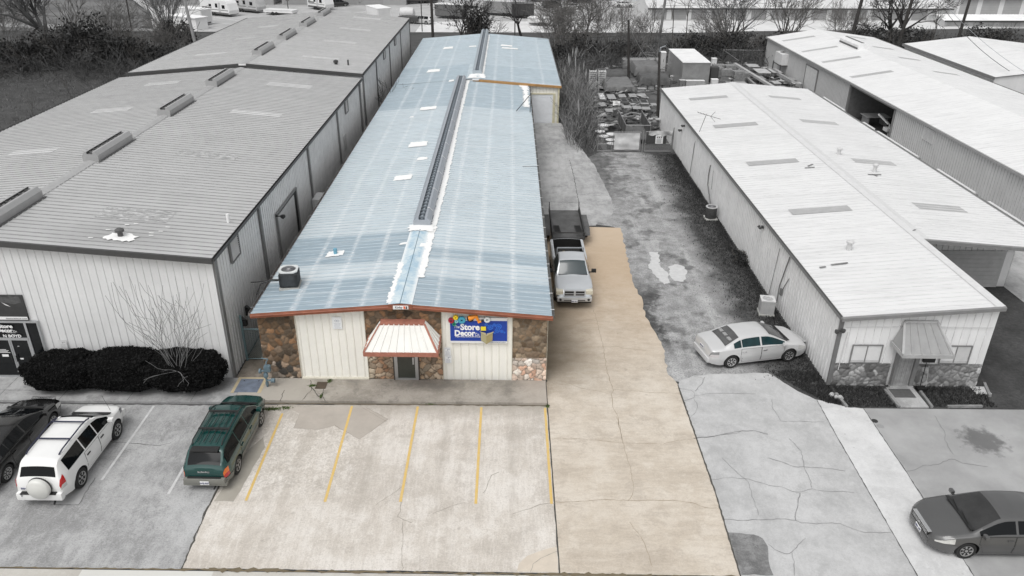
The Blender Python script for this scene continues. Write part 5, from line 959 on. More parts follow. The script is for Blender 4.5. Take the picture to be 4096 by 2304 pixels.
# --- green wagon
def wagon():
    L,W=4.45,1.74; g=paint('green_paint',(.0035,.047,.042),.25,.1,.6)
    top=[(-2.225,.62),(-2.215,.99),(-2.14,1.05),(-1.80,1.47),(-1.62,1.53),(-.6,1.57),(.35,1.55),(.62,1.50),(1.30,1.00),(1.42,.99),(2.0,.88),(2.12,.80),(2.2,.66),(2.225,.56)]
    c=Car('station_wagon','dark green station wagon with black roof rack parked nose to the sidewalk',(-10.70,23.98,0),R(-.5),L,W,top,[(-2.2,.93),(-1,.94),(1.2,.92),(1.9,.80),(2.2,.62)],PL(L),.24,.60,(-2.13,-1.82,.55,1.33),g,(-1.30,1.30),.735,.33,1.57,group=None,spokes=5,rim=(.5,.5,.5),cat='car')
    c.windows([(-1.93,-.90),(-.84,.02),(.08,1.10)],glass_d); c.doors([(-.87,.04,-.72),(.06,1.02,.2)],True,g)
    gm=M((.21,.21,.19),.5,.1,name='grey_cladding',var=.06)
    for sd in (-1,1):
        for a,b in ((-2.22,-1.70),(-.90,.92),(1.70,2.2)): m=MB(); c.patch(m,a,b,0.0,.92 if a<-2 or a>1 else .80,sd,.012,10,3); c.mk(m,'cladding',gm)
    c.lamps('taillight',-2.215,-1.98,1.05,1.95,([(0,.45,0),(.45,1,1)],[m_red,m_amber])); c.lamps('headlight',1.86,2.14,1.15,1.9,([(0,1,0)],[m_clear]))
    mb=MB(); mb.bbox(-.74,.74,-2.34,-2.16,.40,.60,.05); mb.m=1; mb.bbox(-.60,.60,-2.30,-2.20,.585,.625,.012); mb.m=0; mb.bbox(-.78,.78,-2.30,-2.1,.28,.42,.04); c.mk(mb,'bumper',[gm,m_black])
    mb=MB(); mb.bbox(-.70,.70,2.08,2.26,.36,.54,.05); c.mk(mb,'bumper',gm)
    mb=MB(); mb.bbox(-.50,.50,-1.97,-1.70,1.45,1.50,.02); c.mk(mb,'spoiler',m_black)
    mb=MB(); y=-2.238; put_text(mb,'SUBARU',(0,y,.80),.085,1.35,bold=.002,rot=Matrix.Rotation(R(90),4,'X')); c.mk(mb,'lettering',m_chrome,smooth=False)
    plate(c.root,.02,-2.345,.45,.32,'WGJ 0207')
    mb=MB()
    for sd in (-1,1): mb.tube([(sd*.53,-1.65,1.50),(sd*.545,-1.5,1.60),(sd*.55,0,1.64),(sd*.54,.3,1.61),(sd*.53,.45,1.54)],.022,6)
    for y in (-.95,.02): mb.beam((-.56,y,1.645),(.56,y,1.645),.09,.03)
    for k in range(4): x=-.33+k*.22; mb.tube([(x,-1.62,1.60),(x,.10,1.625)],.012,4)
    c.mk(mb,'roof_rack',m_black); c.mirror(.98,1.0,.94,g)
    mb=MB(); mb.tube([(.35,-2.2,.25),(.35,-2.4,.24)],.03,6); c.mk(mb,'exhaust',m_black)
    mb=MB(); mb.tube([(-.3,1.37,1.02),(.0,1.36,1.04),(.3,1.30,1.07)],.01,4); mb.box(-.7,.7,1.32,1.40,.985,1.0); c.mk(mb,'wiper',m_black); c.root.scale=(1,1.11,1.03)
wagon()
# --- white suv with covered spare wheel
def suv():
    L,W=4.45,1.82; g=paint('white_paint',(.80,.80,.79),.28,.0,.6,.02)
    top=[(-2.225,.60),(-2.21,1.08),(-2.12,1.14),(-1.93,1.58),(-1.78,1.66),(-.6,1.70),(.2,1.67),(.55,1.58),(1.25,1.12),(1.40,1.08),(1.95,.98),(2.1,.88),(2.2,.68),(2.225,.58)]
    c=Car('suv','white suv with black roof rails and covered spare wheel parked at grey lot',(-16.15,23.10,0),R(0),L,W,top,[(-2.2,1.04),(-1,1.05),(1.2,1.00),(1.9,.9),(2.2,.66)],PL(L,w0=.82),.27,.62,(-2.11,-1.95,.42,1.28),g,(-1.27,1.28),.78,.36,1.70,p1=.62,spokes=6,rim=(.42,.42,.42),cat='car',wd=.23)
    c.windows([(-1.72,-.72),(-.66,.12),(.18,1.02)],glass_d,t0=2.10,t1=2.84); c.doors([(-.80,.10,-.62),(.12,1.05,.3)],True,m_black)
    c.lamps('taillight',-2.20,-1.98,1.25,2.35,([(0,.3,1),(.3,1,0)],[m_red,m_clear])); c.lamps('headlight',1.75,2.10,1.4,2.2,([(0,1,0)],[M((.35,.35,.36),.15,.3,coat=.5)]))
    mb=MB(); mb.bbox(-.80,.80,-2.33,-2.12,.33,.62,.07); mb.m=1; mb.bbox(-.62,.62,-2.35,-2.2,.60,.64,.012); c.mk(mb,'bumper',[g,m_black])
    mb=MB(); mb.lathe([(.0,.0),(.37,0),(.39,-.05),(.385,-.17),(.33,-.215),(0,-.23)],36,'y',(.10,-2.24,.86)); mb.m=1; mb.lathe([(.40,-.01),(.405,-.05),(.39,-.06)],36,'y',(.10,-2.24,.86)); c.mk(mb,'spare_wheel_cover',[M((.66,.66,.63),.35,coat=.3,var=.03),m_black])
    mb=MB(); mb.bbox(-.75,.75,2.05,2.25,.35,.62,.06); c.mk(mb,'bumper',g)
    mb=MB()
    for sd in (-1,1): mb.tube([(sd*.575,-1.6,1.66),(sd*.585,-1.4,1.72),(sd*.60,-.2,1.76),(sd*.60,.1,1.73),(sd*.59,.3,1.66)],.028,6)
    for y in (-.92,-.02): mb.beam((-.60,y,1.76),(.60,y,1.76),.05,.03)
    c.mk(mb,'roof_rack',M((.02,.022,.05),.5)); c.mirror(.92,1.12,.97,g)
    mb=MB(); mb.tube([(.62,1.55,1.05),(.30,1.75,1.55)],.006,4); c.mk(mb,'antenna',m_black); plate(c.root,-.48,-2.24,.78,.32,'BGS·41')
    mb=MB(); mb.box(-.75,.75,1.27,1.38,1.085,1.10); c.mk(mb,'wiper',m_black); mb=MB(); mb.tube([(.45,-2.2,.28),(.5,-2.38,.24)],.035,8); c.mk(mb,'exhaust',m_black)
    mb=MB(); mb.add([(-.72,-2.30,.60),(-.60,-2.36,.66),(-.55,-2.345,.52),(-.70,-2.31,.42)],[(0,1,2,3)]); c.mk(mb,'lettering',M((.3,.3,.32)),smooth=False); c.root.scale=(1,1.11,1.03)
suv()
def sedan(name,label,loc,rz,col,metal,rough,L=4.82,W=1.82,rimc=(.62,.62,.62),glass=glass_d,steer=0,spokes=7,kind=0,group=None,detail=True,rear=None):
    g=paint('sedan_paint',col,rough,metal,.7)
    top=[(-L/2,.58),(-L/2+.02,.93),(-L/2+.12,1.01),(-1.72,1.07),(-1.05,1.38),(-.75,1.44),(-.2,1.465),(.3,1.44),(.55,1.37),(1.28,1.03),(1.4,1.0),(2.0,.88),(L/2-.12,.74),(L/2-.03,.62),(L/2,.54)]
    c=Car(name,label,loc,rz,L,W,top,[(-L/2,.90),(-1.5,.95),(1.2,.92),(1.9,.80),(L/2,.55)],PL(L,w0=.76),.20,.58,(-1.68,-1.0,.40,1.30),g,(-1.38,1.40),.78,.325,1.465,crown=.06,spokes=spokes,rim=rimc,cat='car',group=group,nst=90 if detail else 50)
    c.windows([(-1.32,-.98),(-.94,-.08),(.0,1.12)],glass,t0=2.14,t1=2.84,rear=rear,front=rear)
    for sx in (-.42,0,.42) if rear else ():
        p=c.S(-1.38,3.6 if sx else 3.99,1,.008); m=MB(); m.bbox(sx*.9-.13,sx*.9+.13,-1.46,-1.30,p.z-.03,p.z+.035,.03); c.mk(m,'headrest',M((.30,.30,.30),.6))
    if detail: c.doors([(-.98,-.02,-.84),(.0,1.10,.15)],True,g if kind else m_chrome)
    c.lamps('taillight',-L/2+.005,-L/2+.38,1.25,1.95,([(0,.5,0),(.5,1,1)],[M((.55,.52,.52),.2,coat=.5),M((.25,.25,.25),.2,coat=.5)] if kind!=2 else [m_red,m_red]))
    c.lamps('headlight',L/2-.62,L/2-.10,1.25,1.98,([(0,1,0)],[m_clear]))
    if not detail: return c
    plate(c.root,0,-L/2-.012,.78,.32,'BDN 7X1'); plate(c.root,0,L/2+.03,.42,.32,'GKV 14T',face=1)
    mb=MB(); mb.bbox(-.72,.72,-L/2-.07,-L/2+.15,.30,.56,.08); c.mk(mb,'bumper',g); mb=MB(); mb.bbox(-.56,.56,L/2-.18,L/2+.035,.24,.48,.09); c.mk(mb,'bumper',g)
    mb=MB(); 
    mb.m=1; mb.bbox(-.46,.46,L/2-.12,L/2+.01,.53,.68,.02); mb.m=0; mb.bbox(-.48,.48,L/2-.1,L/2+.02,.675,.705,.012)
    for k in range(3): mb.beam((-.42,L/2+.016,.555+k*.038),(.42,L/2+.016,.555+k*.038),.012,.014)
    if kind==1: mb.beam((-.045,L/2+.03,.56),(-.03,L/2+.03,.65),.012,.016); mb.beam((.045,L/2+.03,.56),(.03,L/2+.03,.65),.012,.016); mb.beam((-.035,L/2+.03,.605),(.035,L/2+.03,.605),.012,.014)
    c.mk(mb,'grille',[m_chrome,m_black]); c.mirror(1.02,1.0,.97,g,(.09,.13,.12))
    mb=MB(); mb.box(-.72,.72,1.26,1.38,1.035,1.05); mb.tube([(-.5,1.33,1.06),(.05,1.24,1.10)],.01,4); mb.tube([(.05,1.33,1.06),(.6,1.22,1.09)],.01,4); c.mk(mb,'wiper',m_black)
    return c
# silver sedan nose to the wall of the right building
cs=sedan('sedan','silver sedan parked on gravel with its nose against the right building wall',(11.30,31.2,0),R(-90+12.4),(.62,.62,.62),.25,.3,rimc=(.66,.66,.66),glass=M((.007,.030,.034),.1,var=.4,spec=.4),rear=M((.085,.085,.085),.12,var=.35,scale=2,spec=.5))
# rear headrests seen through the back window: light rounded shapes just on the glass shelf
cs.root.scale=(1.06,1.02,1.02)
sedan('sedan','dark grey sedan with chrome grille parked at bottom right of the lot',(16.15,19.68,0),R(90),(.10,.10,.10),.35,.35,L=4.95,W=1.85,kind=1,rimc=(.5,.5,.5),rear=M((.035,.035,.035),.1,var=.3,scale=2,spec=.5)).root.scale=(1.11,1.0,1.03)
sedan('sedan','black sedan parked left of the white suv at grey lot',(-19.0,23.5,0),R(0),(.010,.010,.010),.1,.2,L=4.80,W=1.84,kind=1,rimc=(.5,.5,.5),spokes=9).root.scale=(1,1.13,1.02)
# --- silver pickup
def pickup():
    L,W=5.85,2.0; g=paint('silver_paint',(.56,.58,.60),.28,.35,.7)
    top=[(-L/2,.80),(-L/2+.02,1.36),(-.28,1.38),(-.20,1.40),(-.14,1.84),(.0,1.92),(.55,1.95),(.85,1.91),(1.0,1.82),(1.52,1.30),(1.62,1.26),(2.35,1.18),(2.7,1.06),(2.85,.92),(L/2,.70)]
    plan=[(-L/2,.95),(-L/2+.15,.99),(-.6,1),(-.2,.97),(1.4,.97),(1.8,1),(2.3,1),(2.65,.95),(2.85,.84),(L/2,.76)]
    c=Car('pickup_truck','silver pickup truck with open bed facing the street beside the warehouse',(3.42,38.65,0),R(180+.4),L,W,top,[(-L/2,1.30),(-.8,1.30),(1.4,1.18),(2.4,1.08),(L/2,.8)],plan,.42,.70,(-.18,-.12,.92,1.52),g,(-1.75,1.85),.86,.39,1.95,p1=.8,smoothw=.03,cat='pickup truck',boxes=[(-.80,.80,-L/2+.08,-.28,.75,1.7)],wd=.27,spokes=5,rim=(.5,.5,.5),crown=.05)
    c.windows([(.02,1.32)],M((.03,.045,.05),.08,var=.1,spec=.8),t0=2.14,t1=2.86); c.doors([(-.05,1.22,.1)],True,m_black)
    mb=MB(); mb.box(-.78,.78,-L/2+.10,-.30,.752,.76); 
    for k in range(9): mb.box(-.72+k*.17,-.64+k*.17,-L/2+.12,-.33,.76,.775)
    c.mk(mb,'bed_liner',M((.03,.03,.03),.8),smooth=False)
    mb=MB(); y=L/2; mb.m=1; mb.bbox(-.50,.50,y-.16,y+.015,.80,1.05,.03); mb.m=0; mb.bbox(-.54,.54,y-.16,y-.0,1.04,1.10,.02); mb.box(-.05,.05,y-.05,y+.035,.80,1.06); mb.beam((-.50,y+.025,.93),(.50,y+.025,.93),.03,.03); mb.beam((-.52,y+.0,.80),(.52,y+.0,.80),.04,.035); mb.beam((-.53,y+.0,.8),(-.53,y-.02,1.05),.04,.035); mb.beam((.53,y+.0,.8),(.53,y-.02,1.05),.04,.035); c.mk(mb,'grille',[g,m_black])
    mb=MB(); mb.bbox(-.90,.90,y-.25,y+.10,.50,.74,.07); mb.m=1; mb.bbox(-.55,.55,y-.1,y+.115,.56,.60,.01); mb.bbox(-.86,.86,y-.2,y+.02,.38,.52,.04); 
    for sd in (-1,1): mb.lathe([(.07,.11),(.065,.115)],12,'y',(sd*.72,y-.01,.62)) if sd>0 else mb.lathe([(.07,.11),(.065,.115)],12,'y',(sd*.72,y-.01,.62))
    c.mk(mb,'bumper',[M((.60,.62,.64),.25,.5,var=.05),m_black])
    for sd in (-1,1):
        mb=MB(); mb.bbox(sd*.76-.19,sd*.76+.19,y-.42,y-.06,.80,1.04,.06); c.mk(mb,'headlight',M((.66,.62,.50),.15,.1,var=.18,scale=10,coat=.6))
    c.mirror(1.12,1.32,1.15,m_black,(.13,.12,.20)); plate(c.root,0,y+.12,.55,.32,'BMX 9017',face=1)
    mb=MB(); mb.box(-.75,.75,1.42,1.54,1.285,1.30); mb.tube([(-.55,1.45,1.33),(.0,1.36,1.37)],.01,4); mb.tube([(.05,1.45,1.33),(.6,1.36,1.37)],.01,4); c.mk(mb,'wiper',m_black)
    mb=MB(); mb.beam((-.72,-.31,1.97),(.72,-.31,1.97),.05); mb.beam((-.72,-.31,1.38),(-.72,-.31,1.97),.05); mb.beam((.72,-.31,1.38),(.72,-.31,1.97),.05); c.mk(mb,'headache_rack',m_galv,smooth=False)
    c.root.scale=(1,1.07,1)
    return c
pk=pickup()
mb=MB(); r=random.Random(3)
for k in range(7):
    x=3.9+r.uniform(-.15,.2) if k<5 else 2.9+r.uniform(-.1,.1); y=39.75+r.uniform(-.2,.15); mb.bbox(x-.13,x+.13,y-.16,y+.16,.80+k*.03,1.0+k*.03,.04)
mb.beam((3.45,39.6,.85),(3.2,41.0,.87),.12,.04)
tag(recenter(mb.build('lumber',M((.30,.24,.16),.9,var=.3,scale=8))),'scrap wood and rubble lying in the pickup bed','lumber')
# --- flat trailer behind the pickup
TR=thing('utility_trailer','dark flatbed trailer with loading ramps hitched behind silver pickup','trailer',(3.66,45.9,0)); m_tr=M((.06,.06,.06),.8,.2,var=.25,scale=3); m_td=M((.10,.10,.10),.9,var=.3,scale=1.5)
mb=MB(); mb.box(2.72,4.62,43.5,48.2,.58,.64); mb.build('deck',m_td,TR)
mb=MB(); 
for x in (2.70,4.64): mb.beam((x,43.5,.80),(x,48.1,.80),.04,.30); mb.beam((x,43.45,.62),(x,48.2,.62),.07,.14); mb.beam((x,43.5,.62),(x,43.5,1.0),.05); mb.beam((x,43.5,.98),(x,48.1,.98),.05); mb.beam((x,48.1,.6),(x,48.1,1.25),.05,.07); mb.beam((x,45.8,.6),(x,45.8,1.0),.05)
mb.beam((2.7,43.47,1.0),(4.64,43.47,1.0),.06); mb.beam((2.7,43.47,.6),(4.64,43.47,.6),.08,.12); mb.beam((2.9,43.5,.5),(3.6,42.0,.5),.08); mb.beam((4.4,43.5,.5),(3.6,42.0,.5),.08); mb.build('frame',m_tr,TR)
for x in (2.45,4.88):
    mb=MB(); mb.box(x-.16,x+.16,44.6,46.9,.80,.84); mb.add([(x-.16,44.6,.84),(x+.16,44.6,.84),(x+.16,44.1,.55),(x-.16,44.1,.55)],[(0,1,2,3)]); mb.add([(x-.16,46.9,.84),(x+.16,46.9,.84),(x+.16,47.3,.55),(x-.16,47.3,.55)],[(0,1,2,3)]); mb.build('fender',m_td,TR)
for x in (3.0,4.32):
    mb=MB(); mb.beam((x-.17,43.55,1.02),(x-.17,45.3,.72),.04); mb.beam((x+.17,43.55,1.02),(x+.17,45.3,.72),.04)
    for k in range(9): y=43.65+k*.2; z=1.02-(y-43.55)*.17; mb.beam((x-.17,y,z),(x+.17,y,z),.05,.03)
    mb.build('loading_ramp',M((.02,.02,.02),.8,var=.1),TR)
tm,rm=wheel_meshes(.36,.22,5,(.3,.3,.3))
for y in (45.3,46.2):
    for x,s in ((2.45,-1),(4.88,1)):
        q=bpy.data.objects.new('wheel',tm); C.objects.link(q); q.parent=TR; q.location=Vector((x,y,.36))-TR.location; q.rotation_euler=(0,0,0 if s>0 else PI); z=bpy.data.objects.new('rim',rm); C.objects.link(z); z.parent=q

# ================================================================ vegetation helpers
def twig(mb,p,d,L,r,lv,R_,up=.15,bend=.25,kids=4,spread=.7,ratio=.62,n=3,minr=.008,dead=1.0):
    seg=3 if lv>0 else 2; pts=[p.copy()]; rs=[r]; q=p.copy(); dd=d.copy(); dirs=[dd.copy()]
    for i in range(seg):
        dd=(dd+Vector((R_.gauss(0,bend),R_.gauss(0,bend),R_.gauss(0,bend)+up))*.5).normalized(); q=q+dd*(L/seg); pts.append(q.copy()); dirs.append(dd.copy()); rs.append(max(minr,r*(1-.75*(i+1)/seg)))
    mb.tube(pts,rs,n if r<.06 else n+2,caps=False)
    if lv<=0: return
    for k in range(kids):
        t=R_.uniform(.3,1) if k else 1.0; i=min(seg-1,int(t*seg)); f=t*seg-i; b=pts[i].lerp(pts[i+1],f); base=dirs[i+1]; az=R_.uniform(0,2*PI); o=base.orthogonal().normalized(); o=Matrix.Rotation(az,3,base)@o
        nd=(base+o*R_.uniform(spread*.5,spread*1.3)).normalized(); twig(mb,b,nd,L*ratio*R_.uniform(.75,1.15),max(minr,rs[i]*.6),lv-1,R_,up,bend,kids,spread,ratio,n,minr)
def gz_(y): return 0 if y<106 else (-3 if y>149 else -3*(y-106)/43)
m_bark=M((.085,.08,.075),.95,var=.3,scale=6,name='bark'); m_twig=M((.12,.115,.11),.95,var=.3,scale=2,name='bare_twigs'); m_twigl=M((.33,.33,.33),.9,var=.2,name='pale_twigs')
m_leafd=M((.045,.045,.045),.8,var=.55,scale=3,name='dark_leaves',spec=.2)
def leaves(mb,fn,n,s,R_):
    for _ in range(n):
        p=fn(R_); a=Vector((R_.gauss(0,1),R_.gauss(0,1),R_.gauss(0,1))).normalized(); b=a.orthogonal().normalized(); b=Matrix.Rotation(R_.uniform(0,6.28),3,a)@b; k=s*R_.uniform(.6,1.4); c=a.cross(b)
        mb.add([p-b*k,p+c*k*.55,p+b*k,p-c*k*.55],[(0,1,2,3)])
def bare_tree(name,label,x,y,h,seed,trunks=1,spread=.75,lv=4,kids=4,r0=.16,lean=(0,0),leafn=0,group=None,fork=.3,minr=.018,up=.16,cat='tree',z=None,mat=None,ratio=.66,bend=.25):
    R_=random.Random(seed); z0=gz_(y) if z is None else z; T=thing(name,label,cat,(x,y,z0),0,group)
    tm=MB(); cm=MB(); tips=[]
    for k in range(trunks):
        a=R_.uniform(0,6.28); d=Vector((lean[0]+(.35*math.cos(a) if trunks>1 else 0),lean[1]+(.35*math.sin(a) if trunks>1 else 0),1)).normalized(); q=Vector((x+(.1*math.cos(a) if trunks>1 else 0),y+(.1*math.sin(a) if trunks>1 else 0),z0)); pts=[q.copy()]; rs=[r0*1.2]; H=h*fork
        for i in range(3): d=(d+Vector((R_.gauss(0,.07),R_.gauss(0,.07),0))).normalized(); q=q+d*H/3; pts.append(q.copy()); rs.append(r0*(1-.15*(i+1)))
        tm.tube(pts,rs,7,caps=False)
        for j in range(kids+1):
            az=6.28*j/(kids+1)+R_.uniform(-.4,.4); o=Vector((math.cos(az),math.sin(az),0)); nd=(d+o*R_.uniform(spread*.4,spread*1.1)).normalized(); twig(cm,q-d*R_.uniform(0,H*.3),nd,h*(1-fork)*.52*R_.uniform(.8,1.15),r0*.6,lv-1,R_,up,bend,kids,spread,ratio,3,minr)
    tm.build('trunk',mat or m_bark,T,smooth=True); cm.build('crown',mat or m_twig,T)
    if leafn:
        lm=MB(); V=[Vector(v) for v in cm.v]; leaves(lm,lambda r:V[r.randrange(len(V))]+Vector((r.gauss(0,.12),r.gauss(0,.12),r.gauss(0,.12))),leafn,.11,R_); lm.build('leaves',m_leafd,T)
    return T
def bush(name,label,x,y,rx,ry,h,seed,n=1500,leaf=.13,group=None,cat='shrub',z=None,mat=None,stems=8,round_=False,kind=None,sq=1.0,under=True):
    R_=random.Random(seed); z0=gz_(y) if z is None else z; T=thing(name,label,cat,(x,y,z0),0,group)
    lm=MB(); 
    def fn(r):
        while True:
            v=Vector((r.gauss(0,1),r.gauss(0,1),r.gauss(0,1))).normalized()
            if v.z>-.55: break
        k1,k2=(.16,.07) if round_ else (.75,.45); nn=1+k1*noise.noise(v*(2.3 if round_ else 1.7)+Vector((seed,0,0)))+k2*noise.noise(v*(6 if round_ else 4.5)+Vector((seed,3,0))); e=sq
        w=Vector((math.copysign(abs(v.x)**e,v.x),math.copysign(abs(v.y)**e,v.y),math.copysign(abs(v.z)**e,v.z)))
        q=nn*(1-abs(r.gauss(0,.035 if round_ else .28))); return Vector((x+w.x*rx*q,y+w.y*ry*q,z0+h*.5+w.z*h*.5*q))
    leaves(lm,fn,n,leaf,R_); lm.build('foliage',mat or m_leafd,T)
    if round_:
        bm=bmesh.new(); bmesh.ops.create_icosphere(bm,subdivisions=4,radius=1)
        for v in bm.verts:
            u=v.co.normalized(); nn=(1+.16*noise.noise(u*2.3+Vector((seed,0,0)))+.07*noise.noise(u*6+Vector((seed,3,0))))*.96; e=sq
            w=Vector((math.copysign(abs(u.x)**e,u.x),math.copysign(abs(u.y)**e,u.y),math.copysign(abs(u.z)**e,u.z))); v.co=Vector((x+w.x*rx*nn,y+w.y*ry*nn,max(z0+.02,z0+h*.5+w.z*h*.5*nn)))
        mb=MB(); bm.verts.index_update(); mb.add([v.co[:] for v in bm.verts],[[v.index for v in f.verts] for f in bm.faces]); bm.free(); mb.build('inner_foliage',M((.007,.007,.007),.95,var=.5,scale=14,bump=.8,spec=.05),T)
    else:
        mb=MB()
        for k in range(stems*2): a=R_.uniform(0,6.28); twig(mb,Vector((x+.5*math.cos(a)*rx,y+.5*math.sin(a)*ry,z0)),Vector((.6*math.cos(a),.6*math.sin(a),1)).normalized(),h*.62,.035,2,R_,.08,.3,4,.8,.62,3,.018)
        mb.build('stems',m_bark,T)
    return T
# clipped hedge shrubs and leafless shrub before the left building
m_hedge=M((.016,.016,.016),.75,var=.85,scale=28,name='hedge_leaves',spec=.12)
for i,(x,rx,h,sd,lb) in enumerate(((-18.95,1.66,1.66,1,'clipped dark shrub nearest the shop doors at left end of the hedge'),(-16.35,1.72,1.76,2,'clipped dark shrub in the middle of the three rounded ones'),(-13.85,1.74,1.74,3,'clipped dark shrub at right end of hedge with bare stems rising through it'))):
    bush('clipped_shrub',lb,x,27.92,rx,.98,h,sd,n=9500,leaf=.045,group='clipped shrubs along the grey wall',z=.1,round_=True,sq=.80,mat=m_hedge)
R_=random.Random(21); T=thing('bare_shrub','leafless many stemmed shrub growing through the right end of hedge','shrub',(-13.75,27.45,.1)); mb=MB(); mb.tube([(-13.75,27.45,.1),(-13.75,27.45,1.2)],.06,6)
for k in range(22):
    a=R_.uniform(0,6.28); d=Vector((.8*math.cos(a),.35*math.sin(a)-.1,R_.uniform(.9,1.7))).normalized(); twig(mb,Vector((-13.75+.1*math.cos(a),27.45+.1*math.sin(a),1.1)),d,R_.uniform(1.5,2.3),.015,2,R_,.26,.28,2,.5,.75,4,.006)
for k in range(4):
    a=R_.uniform(-2.9,-.2); d=Vector((math.cos(a),.5*math.sin(a),R_.uniform(.1,.4))).normalized(); twig(mb,Vector((-13.7,27.1,1.45)),d,R_.uniform(.7,1.1),.008,1,R_,-.05,.35,2,.7,.7,4,.006)
mb.build('stems',M((.20,.20,.20),.9,var=.15),T)
bare_tree('bare_tree','small leafless tree in the narrow alley between the two buildings',-11.4,71,4.9,5,lv=3,r0=.06,spread=.6,group=None,minr=.012,mat=M((.06,.06,.06)))
# grass tufts by walls and beds
def tufts(name,label,zones,h,seed,mat,w=.02):
    r=random.Random(seed); mb=MB()
    for (x0,x1,y0,y1,n) in zones:
        for k in range(n):
            if callable(x0): y=r.uniform(y0,y1); x=x0(y,r)
            else: x=r.uniform(x0,x1); y=r.uniform(y0,y1)
            hh=h*r.uniform(.4,1.3); a=r.uniform(0,PI); c,s=math.cos(a)*w,math.sin(a)*w; lx,ly=r.gauss(0,hh*.4),r.gauss(0,hh*.4); mb.add([(x-c,y-s,-.01),(x+c,y+s,-.01),(x+lx,y+ly,hh)],[(0,1,2)])
    return tag(mb.build(name,mat),label,'grass',kind='stuff')
m_tuft=M((.05,.05,.05),.9,var=.5,scale=6,name='grass_blades',spec=.1)
def edge(y,r): return 13.88-abs(r.gauss(0,.28))
def loose(y,r): return 13.8-abs(r.gauss(0,.95))-.2*math.sin(y*.9)
tufts('grass','low dark grass along the right building wall and in its front beds',[(edge,0,29,63,5200),(loose,0,29,63,11000),(14.2,16.3,27.1,28.6,1600),(17.85,20.5,27.15,28.6,1600),(lambda y,r:r.uniform(11.85+(29.6-y)*.72,14.1),0,27.3,29.8,2600)],.11,3,m_tuft)
bush('weed_clump','ragged weed clump against the right wall halfway along',13.55,41.6,.35,.8,.55,4,n=500,leaf=.06,z=0,stems=3,cat='weeds')
# planting bed edging, walkway, mat, broom
mb=MB(); mb.box(16.45,17.62,27.05,28.5,-.02,.05); mb.box(16.6,17.6,28.45,28.62,.0,.12); sheet_w=mb.build('walkway',m_rear); sheet_w['kind']='structure'
mb=MB(); mb.bbox(16.50,17.40,27.72,28.36,.05,.07,.008); tag(recenter(mb.build('door_mat',M((.10,.10,.10),.95,var=.2,scale=8))),'dark rectangular mat on walkway before the right building door','door mat')
for i,(a,b,lb) in enumerate((((14.08,27.98),(14.2,27.03),'timber edging left of the left planting bed'),((16.32,28.3),(16.38,27.05),'timber edging between left bed and walkway'),((17.8,28.2),(17.74,27.05),'timber edging between walkway and right bed'),((18.4,27.1),(19.85,27.14),'thin timber edging along front of right bed'),((20.9,28.9),(20.6,27.9),'timber edging at far right corner'))):
    mb=MB(); mb.beam((*a,.05),(*b,.05),.11,.1); tag(recenter(mb.build('timber_edging',M((.24,.24,.24),.9,var=.3,scale=5))),lb,'timber edging')
mb=MB(); mb.tube([(17.92,28.52,.1),(17.95,28.6,1.25)],.018,6); mb.m=1; mb.bbox(17.72,18.12,28.28,28.52,.0,.14,.03); tag(recenter(mb.build('broom',[m_black,m_black])),'black long handled dustpan standing by right building door','dustpan')
mb=MB(); mb.tube([(18.12,28.42,.05),(18.1,28.6,1.1)],.014,6); mb.m=1; mb.bbox(18.02,18.22,28.36,28.46,0,.12,.02); tag(recenter(mb.build('broom',[M((.5,.5,.5)),m_black])),'pale broom leaning beside black dustpan','broom')
mb=MB(); r=random.Random(2)
for k in range(5):
    bm=bmesh.new(); bmesh.ops.create_icosphere(bm,subdivisions=2,radius=r.uniform(.06,.13)); c=Vector((13.95+r.uniform(-.2,.25),27.85+r.uniform(-.2,.2),.05))
    for v in bm.verts: v.co=c+v.co*(1+.3*noise.noise(v.co*9+c))
    bm.verts.index_update(); mb.add([v.co[:] for v in bm.verts],[[v.index for v in f.verts] for f in bm.faces]); bm.free()
tag(recenter(mb.build('rocks',M((.4,.4,.4),.9,var=.2))),'few pale rocks at the foot of right building corner','rocks')
mb=MB(); mb.box(20.15,20.8,28.1,28.65,.0,.03); tag(recenter(mb.build('stepping_slab',M((.5,.5,.5),.9,var=.2,scale=8))),'pale gravelly slab at the far end of right bed','slab')
